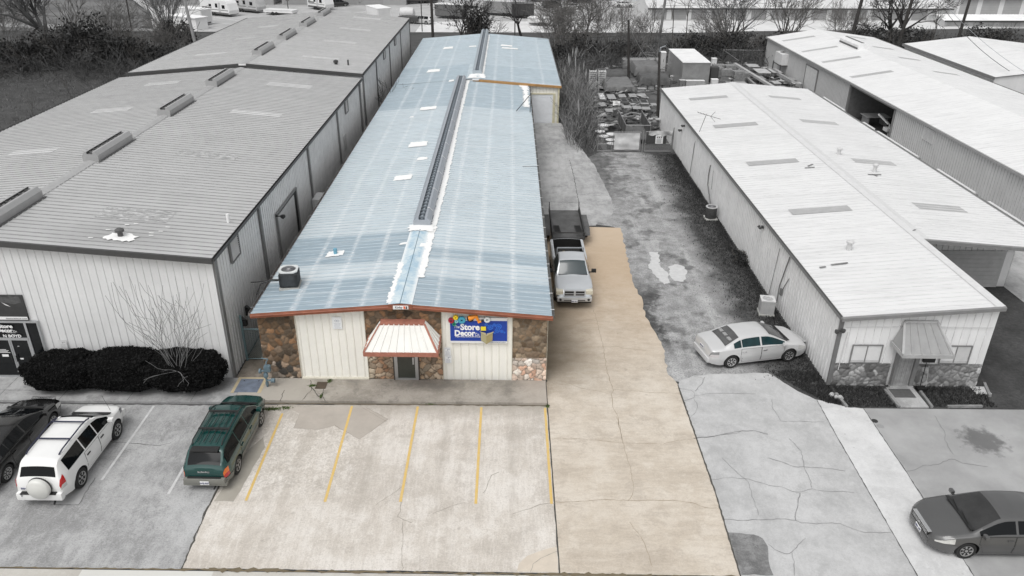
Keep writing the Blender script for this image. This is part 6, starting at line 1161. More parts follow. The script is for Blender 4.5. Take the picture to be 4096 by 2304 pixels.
# --- air conditioning units
def ac_unit(label,x,y,z,w,h,body,topc,style,rz=0):
    U=thing('air_conditioner',label,'air conditioner',(x,y,z),rz); a=w/2
    mb=MB()
    if style=='round': mb.lathe([(a*.97,.04),(a,.08),(a,h-.06),(a*.95,h-.03)],32,'z')
    else: mb.bbox(-a,a,-a,a,.03,h-.04,.15 if style=='soft' else .015)
    if style!='box':
        k=int(h/.05)
        for i in range(k): 
            zz=.1+i*(h-.2)/k
            if style=='round': mb.lathe([(a*1.005,zz),(a*1.01,zz+.012)],32,'z')
            else: mb.bbox(-a-.006,a+.006,-a-.006,a+.006,zz,zz+.012,.004)
    mb.build('body',body,U,world=False,smooth=style=='round')
    mb=MB(); n=32; ro=a*.80; P=[(math.copysign(min(a+.01,abs((1.22 if style=='soft' else 1.5)*a*math.cos(2*PI*i/n))),math.cos(2*PI*i/n)),math.copysign(min(a+.01,abs((1.22 if style=='soft' else 1.5)*a*math.sin(2*PI*i/n))),math.sin(2*PI*i/n))) for i in range(n)]
    if style=='round': P=[((a+.02)*math.cos(2*PI*i/n),(a+.02)*math.sin(2*PI*i/n)) for i in range(n)]
    I=[(ro*math.cos(2*PI*i/n),ro*math.sin(2*PI*i/n)) for i in range(n)]
    vs=[(p[0],p[1],h-.05) for p in P]+[(p[0],p[1],h) for p in P]+[(p[0],p[1],h) for p in I]+[(p[0],p[1],h-.1) for p in I]
    mb.add(vs,[(k*n+i,k*n+(i+1)%n,(k+1)*n+(i+1)%n,(k+1)*n+i) for k in range(3) for i in range(n)]); mb.build('top_ring',topc,U,world=False)
    mb=MB(); mb.m=0; mb.lathe([(ro,h-.12),(ro*.98,h-.115)],24,'z'); mb.m=1; mb.lathe([(.09 if style=='box' else .12,h-.11),(.1,h-.02),(.04,h-.0)],14,'z')
    for i in range(3 if style=='box' else 4):
        q=2*PI*i/(3 if style=='box' else 4)+.4; c,s=math.cos(q),math.sin(q); mb.add([(.08*c,.08*s,h-.07),(ro*.9*math.cos(q-.3),ro*.9*math.sin(q-.3),h-.08),(ro*.93*math.cos(q+.25),ro*.93*math.sin(q+.25),h-.05)],[(0,1,2)])
    mb.build('fan',[M((.10,.105,.11),.6) if style=='soft' else m_dark,M((.42,.42,.43),.5)],U,world=False)
    mb=MB()
    for k in range(2,9): mb.tube([(ro*k/9*math.cos(6.2832*i/24),ro*k/9*math.sin(6.2832*i/24),h) for i in range(25)],.008,4) if style!='box' else None
    if mb.v: mb.build('guard',M((.3,.3,.31),.5,.4),U,world=False)
    mb=MB(); mb.bbox(-a-.04,a+.04,-a-.04,a+.04,-.06,.04,.01); mb.build('base',M((.45,.45,.43),.8),U,world=False)
    return U
ac_unit('dark grey air conditioner with pale top standing on the blue roof corner',-9.67,30.85,3.62,.80,.80,M((.055,.06,.065),.6,var=.35,scale=5),M((.62,.64,.64),.5),'soft',R(6))
ac_unit('pale square air conditioner beside conduits at right building wall near the silver sedan',13.25,35.32,.04,.68,.80,M((.42,.42,.42),.6,var=.15),M((.66,.66,.66),.5),'box',R(-8))
ac_unit('dark round air conditioner farther back along the right building wall',13.45,48.5,.04,.72,.82,M((.06,.06,.06),.6,var=.3,scale=6),M((.52,.52,.52),.5),'round')
# --- gas meter
GM=thing('gas_meter','blue grey gas meter and pipes standing at left corner of the stone front','gas meter',(-10.36,28.0,.12)); m_gm=M((.13,.19,.225),.6,.1,var=.2,scale=6)
mb=MB(); mb.tube([(-10.36,28.0,.1),(-10.36,28.0,1.0)],.045,8); mb.tube([(-10.36,28.0,.45),(-10.05,27.98,.45)],.04,8); mb.lathe([(.1,-10.15),(.1,-10.0)],12,'x',(0,27.98,.45)); mb.tube([(-10.36,28.0,.95),(-10.3,28.15,1.3),(-10.25,28.25,1.35),(-10.55,28.3,1.37)],.03,6); mb.lathe([(.07,.22),(.07,.34)],10,c=(-10.36,28.0,0)); mb.build('pipe',m_gm,GM,smooth=True)
mb=MB(); mb.bbox(-10.40,-10.12,27.92,28.14,.88,1.18,.06); mb.lathe([(.02,-10.62),(.11,-10.60),(.11,-10.52),(.04,-10.50),(.04,-10.4)],14,'x',(0,27.95,.95)); mb.lathe([(.09,.6),(.1,.66),(.1,.78),(.07,.82)],12,c=(-10.36,28.0,0)); mb.build('meter_body',m_gm,GM,smooth=True)
# --- chain link gate in the alley and wall lamps
def chain(mb,x0,x1,z0,z1,y,p=.09,w=.006,axis='x'):
    n=int((x1-x0)/p)
    def P(a,z): return (a,y,z) if axis=='x' else (y,a,z)
    k=-int((z1-z0)/p)
    while k<n:
        for sg in (1,-1):
            a=x0+k*p if sg>0 else x1-k*p; b=a+sg*(z1-z0); 
            za,zb=z0,z1
            if sg>0:
                if a<x0: za=z0+(x0-a);a=x0
                if b>x1: zb=z1-(b-x1);b=x1
            else:
                if a>x1: za=z0+(a-x1);a=x1
                if b<x0: zb=z1-(x0-b);b=x0
            if zb>za+.02: mb.beam(P(a,za),P(b,zb),w,w)
        k+=1
CG=thing('chain_link_gate','blue grey chain link gate closing the alley beside the stone corner','gate',(-11.3,30.3,0)); m_cg=M((.20,.29,.31),.5,.3,var=.15)
mb=MB(); mb.tube([(-11.95,30.3,0),(-11.95,30.3,2.35)],.06,8); mb.tube([(-11.95,30.3,1.66),(-10.65,30.3,1.66)],.028,6); mb.tube([(-10.68,30.3,0),(-10.68,30.3,1.7)],.035,6); mb.tube([(-11.9,30.3,.1),(-10.68,30.3,.1)],.02,6); mb.build('frame',m_cg,CG)
mb=MB(); chain(mb,-11.9,-10.68,.1,1.66,30.3); mb.build('mesh',m_cg,CG)
for y,z,lb in ((30.4,1.95,'black wall lamp on the grey wall above gate post, nearer one'),(31.2,2.1,'black wall lamp on the grey wall farther into the alley')):
    mb=MB(); mb.box(-12.0,-11.94,y-.09,y+.09,z-.2,z+.25); mb.bbox(-11.95,-11.72,y-.1,y+.1,z-.16,z+.12,.05); mb.add([(-11.95,y-.12,z+.26),(-11.95,y+.12,z+.26),(-11.7,y,z+.12)],[(0,1,2)]); tag(recenter(mb.build('wall_lamp',m_black)),lb,'wall lamp')
# --- antenna
AN=thing('tv_antenna','thin tall television antenna rising beside the right building roof edge','antenna',(13.85,57.2,0)); mb=MB(); mb.tube([(13.85,57.2,0),(13.95,57.2,2.6),(14.55,57.2,4.75)],.025,5); mb.build('pole',m_gt2,AN)
mb=MB(); mb.tube([(13.9,57.2,4.95),(15.65,57.2,4.45)],.02,4); mb.tube([(14.85,57.0,4.7),(15.25,57.4,4.95)],.015,4); mb.tube([(14.85,57.3,4.7),(15.2,57.0,4.3)],.015,4)
for k in range(4): mb.tube([(13.95+k*.22,56.95,4.95-k*.063),(13.95+k*.22,57.45,4.95-k*.063)],.012,4)
mb.build('elements',m_gt,AN)
# ================================================================ the yard
m_gl=M((.34,.34,.34),.4,.5,var=.1,name='galvanised_tube')
def gate(name,label,x0,x1,z1,y,mid):
    G=thing(name,label,'gate',((x0+x1)/2,y,0)); mb=MB(); 
    for a,b in (((x0,.1),(x0,z1)),((x1,.1),(x1,z1)),((x0,z1),(x1,z1)),((x0,.1),(x1,.1)),((x0,mid),(x1,mid))): mb.tube([(a[0],y,a[1]),(b[0],y,b[1])],.03,6)
    mb.build('frame',m_gl,G); mb=MB(); chain(mb,x0,x1,.1,z1,y,.12,.008); mb.build('mesh',m_gt2,G); return G
G1=gate('yard_gate','left yard gate covered with a pale creased tarpaulin',8.74,11.0,1.70,63.6,.78)
def cloth(name,x0,x1,z0,z1,y,mat,parent,seed,amp=.05,nx=24,nz=16,ragged=0):
    r=random.Random(seed); vs=[]
    for i in range(nx+1):
        for j in range(nz+1):
            x=x0+(x1-x0)*i/nx; z=z0+(z1-z0)*j/nz; vs.append((x,y+amp*noise.noise((x*1.5,z*2,seed))*2-.05,z+(ragged*noise.noise((x*2,seed,3)) if j in(0,) else 0)))
    mb=MB(); mb.add(vs,[(i*(nz+1)+j,(i+1)*(nz+1)+j,(i+1)*(nz+1)+j+1,i*(nz+1)+j+1) for i in range(nx) for j in range(nz)]); return mb.build(name,mat,parent,smooth=True)
cloth('tarpaulin',8.8,10.9,.24,1.66,63.55,M((.58,.58,.58),.6,var=.16,scale=2),G1,3)
G2=gate('yard_gate','right yard gate with diamond plate and warning sign',11.37,13.6,1.75,63.6,.74)
mb=MB(); mb.box(11.45,13.1,63.52,63.56,.75,1.6); mb.build('plate',M((.07,.07,.07),.6,.3,var=.3,scale=14),G2)
mb=MB(); mb.box(12.2,12.82,63.46,63.49,.78,1.48); mb.m=1; mb.box(12.3,12.72,63.45,63.459,1.24,1.38); mb.m=2; mb.lathe([(.055,-.005),(.05,0)],12,'y',(12.42,63.449,1.31)); mb.lathe([(.055,-.005),(.05,0)],12,'y',(12.6,63.449,1.31)); mb.m=1
for k in range(5): mb.box(12.3,12.72-.05*(k%2),63.452,63.459,.86+k*.065,.88+k*.065)
mb.build('sign',[m_white,M((.1,.1,.1)),M((.75,.75,.75))],G2)
cloth('torn_tarpaulin',11.6,13.55,1.45,1.85,63.5,M((.5,.5,.5),.6,var=.3,scale=3),G2,8,.1,18,6,.3)
G3=gate('yard_gate','narrow fence panel between the reeds and the tarpaulin gate',7.45,8.62,1.38,63.55,.7)
mb=MB(); mb.tube([(13.68,63.6,0),(13.68,63.6,2.1)],.05,8); mb.tube([(11.2,63.6,0),(11.2,63.6,1.9)],.05,8); tag(recenter(mb.build('fence_post',m_gl)),'steel fence posts flanking the right yard gate','fence post')
# utility poles
def upole(label,x,y,z1,r,tx=0,col=None,z0=None,extra=None,name='utility_pole'):
    z0=gz_(y) if z0 is None else z0; P=thing(name,label,'utility pole',(x,y,z0)); mb=MB(); mb.tube([(x,y,z0),(x+tx,y,z1)],[r,r*.75],10); mb.build('shaft',col or M((.045,.042,.04),.9,var=.3,scale=4),P,smooth=True)
    if extra: mb=MB(); extra(mb); mb.build('fitting',m_galv,P)
    return P
upole('dark utility pole standing at the yard corner of the right building',14.15,73.4,6.5,.15,-.42,extra=lambda mb:(mb.tube([(13.75,73.4,6.4),(13.75,73.2,6.9)],.06,6),mb.tube([(13.75,73.3,6.9),(14.2,73.1,7.1)],.04,5)))
upole('dark utility pole rising between tarpaulin covered stacks',14.15,93.7,6.6,.16,-.5)
upole('tall pale utility pole behind the yard brush',19.9,108,12,.20,.7,M((.22,.22,.22),.9,var=.2))
upole('tall dark utility pole behind far end of the central blue roof',-10.05,106,12,.20,-.1)
upole('tall pale utility pole left of the grey roofs by the brush',-34.2,88,13,.19,-1.1,M((.30,.30,.30),.9,var=.2))
upole('thin pole standing in the field beyond the brush',-70.5,150,6,.15,.2,z0=-3)
upole('dark utility pole behind far edge of long white roof, leftmost of three',44.8,107,12,.24,1.0); upole('dark utility pole behind white roofs, middle of three',51.2,107,12.5,.24,1.1); upole('dark utility pole behind white roofs, rightmost of three',58.9,107,12,.2,.5)
def wire(name,label,pts,sag,r=.018,mat=None):
    mb=MB()
    for a,b in zip(pts,pts[1:]):
        A=Vector(a);B=Vector(b); q=[A.lerp(B,t/14)-Vector((0,0,sag*4*(t/14)*(1-t/14))) for t in range(15)]; mb.tube(q,r,4,caps=False)
    tag(mb.build(name,mat or m_black),label,'wire')
wire('power_line','thin wire sagging from pole behind blue roof to pole at the yard brush',[(-10.1,106,3.2),(13.5,94,4.8),(19.9,108,6.5),(51.6,107,8.5)],.5,.02)
wire('power_line','thin wire crossing in front of rear brush at left of the grey roofs',[(-75,100,2.6),(-34.6,88,6.0),(-12,97,5)],.6,.02)
wire('service_cable','thin dark cable hanging from middle pole down to the white roof',[(52.1,107,11),(47.5,76,4.4)],1.2,.025); wire('service_cable','thin pale cable hanging low over the far white roof toward right edge',[(51.9,107,11),(45.2,62,4.6),(60,52,6)],1.6,.02,m_galv)
wire('guy_wire','pale guy cable slanting from dark pole to ground in the brush',[(13.6,94,6.3),(18.5,100,.3)],.7,.03,M((.4,.4,.4)))
# steel work tables
m_ss=M((.42,.42,.42),.35,.4,var=.12,scale=3,name='stainless_steel'); m_ssd=M((.26,.26,.26),.4,.5,var=.2,scale=3)
def table():
    T=thing('work_table','x','table',(0,0,0)); mb=MB(); mb.bbox(-.38,.38,-.75,.75,.84,.88,.01); mb.build('table_top',m_ss,T,world=False)
    for sx in (-1,1):
        for sy in (-1,1): mb=MB(); mb.tube([(sx*.33,sy*.68,0),(sx*.33,sy*.68,.84)],.022,6); mb.build('leg',m_ssd,T,world=False)
    mb=MB(); mb.box(-.34,.34,-.7,.7,.25,.27); mb.build('shelf',m_ssd,T,world=False); return T
t0=table(); G='steel work tables stored in the yard'
spots=[(9.2,76.9,.86,.95,5,'table with pale top second in the left row behind the pots'),(9.6,74.5,.85,.8,0,'low wide table at the near end of the left row'),(11.65,80.8,.95,1,0,'table at the far end of the middle row'),(12.75,80.9,.95,1,0,'table at the far end of the next row right of the middle'),(11.55,75.9,.95,.75,0,'pale topped table in the middle row just above the dark tray'),(12.45,75.7,1.05,.85,0,'brightest table top, right of the middle row near end'),(13.5,77.9,1,1.1,-3,'long sink table near the utility pole'),(13.3,75.4,1,.7,-3,'sink table at the near end of the right row'),(11.15,73.3,.9,.6,0,'low dark table at the yard centre, left one'),(12.0,73.4,1.1,.7,0,'low dark table at the yard centre, right one'),(13.8,81.2,.9,.8,0,'slatted pale table at the back by the pole'),(14.2,84.2,1.1,.5,0,'small pale table under the tarpaulin stack'),(14.3,77.0,.7,.6,0,'small table leaning by the dark pole'),(10.5,80.3,1,1.4,0,'tall shelving table in the second row left')]
for i,(x,y,sx,sy,rz,lb) in enumerate(spots):
    o=t0 if i==0 else copy_tree(t0); o.location=(x,y,0); o.scale=(sx*1.05,sy,1.0 if i not in (8,9) else .6); o.rotation_euler=(0,0,R(rz)); o['label']=lb; o['group']=G
mb=MB(); mb.bbox(9.15,9.85,78.6,81.6,.75,.95,.03); mb.m=1
for k in range(4): mb.box(9.25,9.75,78.9+k*.65,79.3+k*.65,.951,.955)
tag(recenter(mb.build('shelf_rack',[m_ssd,M((.8,.8,.8))])),'metal rack of pale trays at left back of the yard tables','rack')
mb=MB(); 
for x,y,w,l in ((11.6,78.6,.7,1.2),(12.65,78.6,.6,1.2),(13.5,78.2,.75,1.3)): mb.box(x-w/2,x+w/2,y-l/2,y+l/2,.70,.9); mb.m=1; mb.box(x-w/2+.08,x+w/2-.08,y-l/2+.08,y+l/2-.08,.901,.905); mb.m=0
tag(recenter(mb.build('sink',[m_ssd,m_dark])),'row of dark sink basins set among the steel tables','sink')
cloth('plastic_sheet',10.2,10.9,.9,1.3,76.5,M((.7,.7,.7),.4,var=.2,scale=3),None,5,.5,10,8); tag(recenter(bpy.data.objects['plastic_sheet']),'crumpled pale plastic sheet over equipment in the yard','sheet')
# pots
pot=thing('stock_pot','x','pot',(0,0,0)); mb=MB(); mb.lathe([(.36,0),(.40,.05),(.41,.38),(.43,.40)],24,'z'); mb.build('body',m_ssd,pot,world=False,smooth=True)
mb=MB(); mb.lathe([(.44,.40),(.44,.43),(.30,.47),(.0,.48)],24,'z'); mb.build('lid',M((.74,.74,.74),.4,var=.08),pot,world=False,smooth=True)
PS=[(8.72,70.7,1.3,'largest pale round pot at the back of the pot pile'),(8.18,68.6,1.0,'pale round pot at left of the pot pile beside reeds'),(8.35,67.0,1.0,'pale round pot in the middle of the pile'),(9.1,67.7,1.05,'pale round pot at right of the pile'),(8.8,65.9,1.0,'round pot nearest the yard fence'),(8.75,64.7,.95,'lowest round pot directly behind narrow fence panel')]
for i,(x,y,s,lb) in enumerate(PS):
    o=pot if i==0 else copy_tree(pot); o.location=(x,y,0); o.scale=(s,s,1); o['label']=lb; o['group']='round pots piled in the yard'
mb=MB(); 
for a,b in (((8.0,72.6,.3),(8.9,71.6,.5)),((8.5,73.6,.2),(9.7,70.6,.6)),((8.1,71.2,.2),(9.0,69.8,.5))): mb.beam(a,b,.35,.08)
tag(recenter(mb.build('scrap_metal',M((.35,.35,.35),.4,.4,var=.3))),'tilted metal panels lying behind the round pots','metal panels')
# mesh sided trailer
MT=thing('mesh_trailer','small trailer with tall mesh sides and lowered ramp behind the tarpaulin gate','trailer',(11.0,68,0)); mb=MB(); mb.box(10.1,12.1,65.8,70.6,.45,.55); mb.build('deck',M((.12,.12,.12),.8,var=.3),MT)
mb=MB()
for x in (10.05,12.15):
    for z in (.6,1.7): mb.tube([(x,65.8,z),(x,71,z)],.03,5)
    for y in (65.8,67.5,69.3,71): mb.tube([(x,y,.5),(x,y,1.7)],.025,5)
for x in (10.05,10.7,11.5,12.15): mb.tube([(x,65.8,.5),(x,65.8,1.7)],.02,5)
mb.tube([(10.05,65.8,1.7),(12.15,65.8,1.7)],.03,5); mb.build('frame',m_gl,MT)
mb=MB(); mb.box(10.04,10.055,65.8,71,.55,1.65); mb.box(12.14,12.155,65.8,71,.55,1.65); mb.build('mesh_side',M((.10,.10,.10),.6,.3,var=.2,scale=10),MT)
for x,s in ((9.9,-1),(12.3,1)):
    q=bpy.data.objects.new('wheel',tm); C.objects.link(q); q.parent=MT; q.location=Vector((x,68.3,.36))-MT.location
# wire racks and carts
RK=thing('wire_rack','tall pale wire racks standing by the reeds','rack',(9.8,87.5,0)); mb=MB()
for x0 in (8.9,9.9):
    for x in (x0,x0+.75): 
        for y in (87.2,88): mb.tube([(x,y,0),(x,y,2.1)],.03,5)
    for k in range(9): 
        z=.15+k*.23; mb.tube([(x0,87.2,z),(x0+.75,87.2,z+.15)],.025,4); mb.tube([(x0,87.2,z+.15),(x0+.75,87.2,z)],.025,4); mb.box(x0,x0+.75,87.2,88,z-.01,z+.01)
mb.build('frame',M((.62,.62,.62)),RK)
# tarp covered stacks
def tarp(label,x0,x1,y0,y1,h,seed,mat,dropf=.55,pale=False):
    T=thing('covered_stack',label,'covered stack',((x0+x1)/2,(y0+y1)/2,0)); mb=MB(); n=22; vs=[]
    for i in range(n+1):
        for j in range(n+1):
            u=i/n*1.3-.15; v=j/n*1.3-.15; x=x0+(x1-x0)*min(1,max(0,u)); y=y0+(y1-y0)*min(1,max(0,v)); e=max(0,-u,u-1,-v,v-1)/.15; z=h+.12*noise.noise((x*1.2,y*1.2,seed))-e*h*dropf*(1+.35*noise.noise((x*3,y*3,seed+5)))
            ex=.25*e*noise.noise((x*4,y*4,seed)); x+=(-.15 if u<0 else .15 if u>1 else 0)*e+ex; y+=(-.15 if v<0 else .15 if v>1 else 0)*e+ex; vs.append((x,y,max(.05,z)))
    mb.add(vs,[(i*(n+1)+j,(i+1)*(n+1)+j,(i+1)*(n+1)+j+1,i*(n+1)+j+1) for i in range(n) for j in range(n)]); mb.build('tarpaulin',mat,T,smooth=True)
    mb=MB(); k=0; x=x0+.1
    while x<x1-.4: mb.bbox(x,x+.7,y0+.1,y1-.1,0,h-.1,.03); x+=.8
    mb.build('crates',M((.42,.42,.42) if pale else (.08,.08,.08),.8,var=.3,scale=3),T)
m_tp=M((.16,.16,.16),.7,var=.2,scale=2,name='grey_tarpaulin'); m_tpd=M((.09,.09,.09),.7,var=.35,scale=2)
tarp('wide low stack under flat grey tarpaulin behind the work tables',10.4,13.3,83.6,88.4,1.25,1,m_tp,.45); tarp('near stack with dark draped tarpaulin over pale crates by the pole',14.6,17.8,87.6,90.2,1.35,2,m_tpd,.6,True); tarp('far stack under grey tarpaulin next to utility pole',14.9,17.8,93.7,97.8,1.35,3,m_tp,.7); tarp('ragged dark canopy collapsed beside the reeds at yard back',10.2,13.4,91.5,94.5,1.0,4,m_tpd,.6)
mb=MB(); mb.bbox(14.2,18.8,99.6,101.2,0,1.1,.1); tag(recenter(mb.build('metal_tank',M((.32,.32,.32),.5,.2,var=.15))),'long grey metal tank lying at the back of yard','tank')
# big metal container and cabinets
CT=thing('storage_container','tall pale metal storage box with stained white roof in the yard','storage container',(21,93,0)); mb=MB(); mb.box(19.3,22.3,88.6,97.2,0,2.75)
for k in range(4): mb.box(19.3+k*1.0,19.34+k*1.0,88.57,88.6,0,2.75)
mb.build('body',M((.36,.36,.36),.35,.35,var=.25,scale=.7),CT); mb=MB(); mb.box(19.25,22.35,88.5,97.3,2.75,2.82); mb.build('roof',M((.78,.78,.78),.6,var=.12,scale=.8),CT)
for (x0,x1,y0,y1,h,c,lb) in ((22.0,22.7,90.2,91.3,1.5,.25,'dark grey steel cabinet with pale top beside storage box'),(22.4,23.1,87.3,87.9,1.15,.72,'small bright white cabinet door facing the roofs'),(19.6,21.6,87.3,87.9,1.0,.4,'low grey counter cabinet before the storage box'),(18.9,19.5,87.3,87.9,1.05,.18,'dark small cabinet with white lid at left of counter'),(18.6,19.2,98,99,2.2,.62,'narrow white upright fridge behind storage box'),(25.0,25.6,98.6,99.2,1.4,.75,'small white box at top of the pallet piles')):
    mb=MB(); mb.bbox(x0,x1,y0,y1,0,h,.02); mb.m=1; mb.box(x0-.02,x1+.02,y0-.02,y1+.02,h,h+.05); mb.m=2; mb.box((x0+x1)/2-.02,(x0+x1)/2+.02,y0-.02,y0,h*.5,h*.65); tag(recenter(mb.build('cabinet',[M((c,c,c),.5,var=.1),M((min(.8,c+.3),)*3),m_black])),lb,'cabinet')
# pallet stacks: each stack one thing of pallets
def pallets(label,x,y,n,rz,group='stacked pallets in the yard'):
    T=thing('pallet_stack',label,'pallet stack',(x,y,0),R(rz),group); r=random.Random(int(x*10+y))
    for k in range(n):
        mb=MB(); z=k*.145; dx,dy=r.uniform(-.05,.05),r.uniform(-.05,.05)
        for j in range(6): mb.box(-.6+dx+j*.215,-.6+dx+j*.215+.13,-.5+dy,.5+dy,z+.12,z+.14)
        for j in range(3): mb.box(-.6+dx,.6+dx,-.5+dy+j*.44,-.41+dy+j*.44,z+.02,z+.12)
        mb.build('pallet',M((.30,.30,.30),.9,var=.3,scale=5),T,world=False)
for a in ((23.9,91.5,12,5,'tallest pallet stack beside the dark storage box'),(24.9,91.3,11,-4,'pallet stack second from storage box'),(26.0,90.2,11,8,'bright edged pallet stack at the near corner'),(24.4,93.2,12,0,'pallet stack behind the tallest one'),(25.7,93.0,12,10,'pallet stack behind the bright edged one'),(26.9,91.5,8,20,'lower pallet stack at right end of the pallets')): pallets(a[4],a[0],a[1],a[2],a[3])
mb=MB(); mb.bbox(23.0,23.9,90.6,91.6,0,1.9,.05); tag(recenter(mb.build('crate',M((.07,.07,.07)))),'dark tall crate between cabinet and pallets','crate')
# long beams and benches by the long building
def beamobj(label,a,b,w,h,c): mb=MB(); mb.beam(a,b,w,h); tag(recenter(mb.build('steel_beam',M((c,c,c),.7,var=.25,scale=3))),label,'beam')
beamobj('long pale beam slanting across the yard beside pallets',(27.7,98.2,.9),(28.6,84.5,.8),.35,.25,.42); beamobj('long darker beam lying left of pale one',(27.5,95.5,.6),(27.3,85,.5),.25,.2,.25); beamobj('long narrow counter beam nearest the long building wall',(31.2,96,.8),(31.6,86.5,.8),.3,.3,.32)
for i,(x,y,w,l,h,c,lb) in enumerate(((29.7,97.5,1.3,1.8,.85,.5,'pale bench furthest back by the wall'),(29.9,94.2,1.5,2.6,.85,.55,'large pale bench top in middle of the junk'),(31.3,93.8,1.1,2.4,.95,.5,'pale bench before the blower stand'),(32.1,90.4,.9,1.6,.7,.35,'grey low box close to building wall'),(31.7,87.3,1.0,1.0,.9,.5,'small square table near the garage door'),(29.7,88.0,.8,1.4,.8,.48,'small pale table at the near side'),(29.7,86.0,.9,1.0,.7,.45,'small pale table just beyond white roof edge'),(29.0,91.5,.8,2.0,.6,.28,'dark bench between pale ones'),(25.3,88.0,2.2,1.4,.7,.40,'low flat platform in front of pallets'))):
    T=thing('bench',lb,'bench',(x,y,0),0,'benches stored by the long building'); mb=MB(); mb.bbox(x-w/2,x+w/2,y-l/2,y+l/2,h-.06,h,.02); mb.build('top',M((c,c,c),.5,.2,var=.2,scale=2),T)
    for sx in (-1,1):
        for sy in (-1,1): mb=MB(); mb.box(x+sx*(w/2-.08)-.03,x+sx*(w/2-.08)+.03,y+sy*(l/2-.08)-.03,y+sy*(l/2-.08)+.03,0,h-.06); mb.build('leg',m_gt2,T)
# evaporative cooler on a stand
EC=thing('evaporative_cooler','boxy white cooler with round top opening on tall dark steel stand','cooler',(32.7,95.2,0)); mb=MB(); mb.bbox(31.9,33.2,93.9,96.4,1.5,2.75,.04); mb.build('body',M((.66,.66,.66),.5,var=.1),EC)
mb=MB(); mb.lathe([(.35,2.752),(.33,2.76)],20,c=(32.5,95.5,0)); mb.build('opening',m_black,EC)
for x in (31.85,33.2):
    for y in (93.8,96.5): mb=MB(); mb.box(x-.05,x+.05,y-.05,y+.05,0,1.6); mb.build('leg',m_gt,EC)
mb=MB(); mb.beam((31.85,93.8,1.45),(33.2,93.8,1.45),.08); mb.beam((31.85,93.8,1.45),(31.85,96.5,1.45),.08); mb.build('brace',m_gt,EC)
# things inside the open bay
mb=MB(); mb.bbox(33.2,35.4,72.0,73.6,.85,.92,.02); mb.box(33.4,33.5,72.1,73.5,0,.85); mb.box(35.1,35.2,72.1,73.5,0,.85); tag(recenter(mb.build('workbench',M((.28,.28,.28)))),'dark workbench inside the open bay','workbench')
mb=MB(); mb.tube([(33.6,68.2,0),(33.7,68.5,1.2)],.06,6); mb.tube([(33.9,68.4,0),(33.7,68.5,1.2)],.06,6); mb.bbox(33.3,34.1,68.0,68.8,.6,.9,.05); mb.beam((33.6,68.5,1.2),(32.9,69.3,1.9),.2,.12); tag(recenter(mb.build('machine',M((.62,.62,.62),.5))),'pale machine with raised arm inside the open bay','machine')
# chain link fence behind the yard
CF=thing('chain_link_fence','grey chain link fence at the yard back by the long building','fence',(30,103.6,0)); mb=MB(); mb.tube([(27.6,103.9,1.6),(32.7,103.6,1.6)],.035,5); mb.tube([(27.6,103.9,1.6),(27.8,97,1.5)],.035,5)
for x in (27.6,30.2,32.6): mb.tube([(x,103.8,0),(x,103.8,1.65)],.04,5)
mb.build('rail',m_gl,CF); mb=MB(); chain(mb,27.6,32.7,0,1.6,103.8,.2,.012); mb.build('mesh',m_gt2,CF)

r=random.Random(77); mb=MB()
for k in range(420):
    zone=r.random()
    if zone<.45: x,y=r.uniform(8.2,14),r.uniform(70,83)
    elif zone<.6: x,y=r.uniform(8.2,13.9),r.uniform(83,104)
    else: x,y=r.uniform(14.5,32),r.uniform(84,103)
    a=r.uniform(0,PI); L=r.uniform(.2,1.3); w_=r.uniform(.05,.5); z=r.uniform(.02,.9 if zone<.45 else .5); c,s_=math.cos(a)*L/2,math.sin(a)*L/2; mb.m=r.randrange(3); mb.beam((x-c,y-s_,z+r.uniform(-.1,.3)),(x+c,y+s_,z),w_,r.uniform(.03,.15))
tag(mb.build('scrap',[M((.12,.12,.12),.8,var=.3),M((.30,.30,.30),.6,var=.3),M((.5,.5,.5),.6,var=.3)]),'scrap boards and metal pieces scattered among the yard equipment','scrap',kind='stuff')

# ================================================================ beyond the yard: brush, trees, vehicle lot, storage units
# reeds and brush strip beside the rear drive
R_=random.Random(31); RD=thing('reed_clump','tall pale reeds with plumes growing between the rear drive and yard','reeds',(6.8,80,0)); mb=MB(); pm=MB(); lm=MB()
def rx_(y): return (5.0+max(0,(66-y))*.25+.1, 8.2-max(0,66-y)*.3)
for k in range(5200):
    y=R_.triangular(62.6,98,76); a0,b0=rx_(y); cx=(a0+b0)/2; x=min(b0,max(a0,R_.gauss(cx,(b0-a0)*.33))); h=R_.uniform(.5,1.6)*(1.25 if 70<y<92 else .9); lx,ly=R_.gauss(0,.45),R_.gauss(0,.45); w=R_.uniform(.010,.024); a=R_.uniform(0,PI)
    c,s=math.cos(a)*w,math.sin(a)*w; lm.m=0 if noise.noise((x*.7,y*.25,1))+R_.gauss(0,.15)>0 else 1; lm.add([(x-c,y-s,0),(x+c,y+s,0),(x+lx*.5+c*.8,y+ly*.5+s*.8,h*.65),(x+lx*.5-c*.8,y+ly*.5-s*.8,h*.65),(x+lx*1.5,y+ly*1.5,h*.95)],[(0,1,2,3),(3,2,4)])
for k in range(260):
    y=R_.triangular(63,97,80); a0,b0=rx_(y); x=R_.uniform(a0,b0); al=R_.uniform(0,6.28); mb.m=R_.randrange(2); twig(mb,Vector((x,y,0)),Vector((.55*math.cos(al),.4*math.sin(al),1)).normalized(),R_.uniform(1.2,2.6),.022,1,R_,.05,.3,4,.7,.6,3,.011)
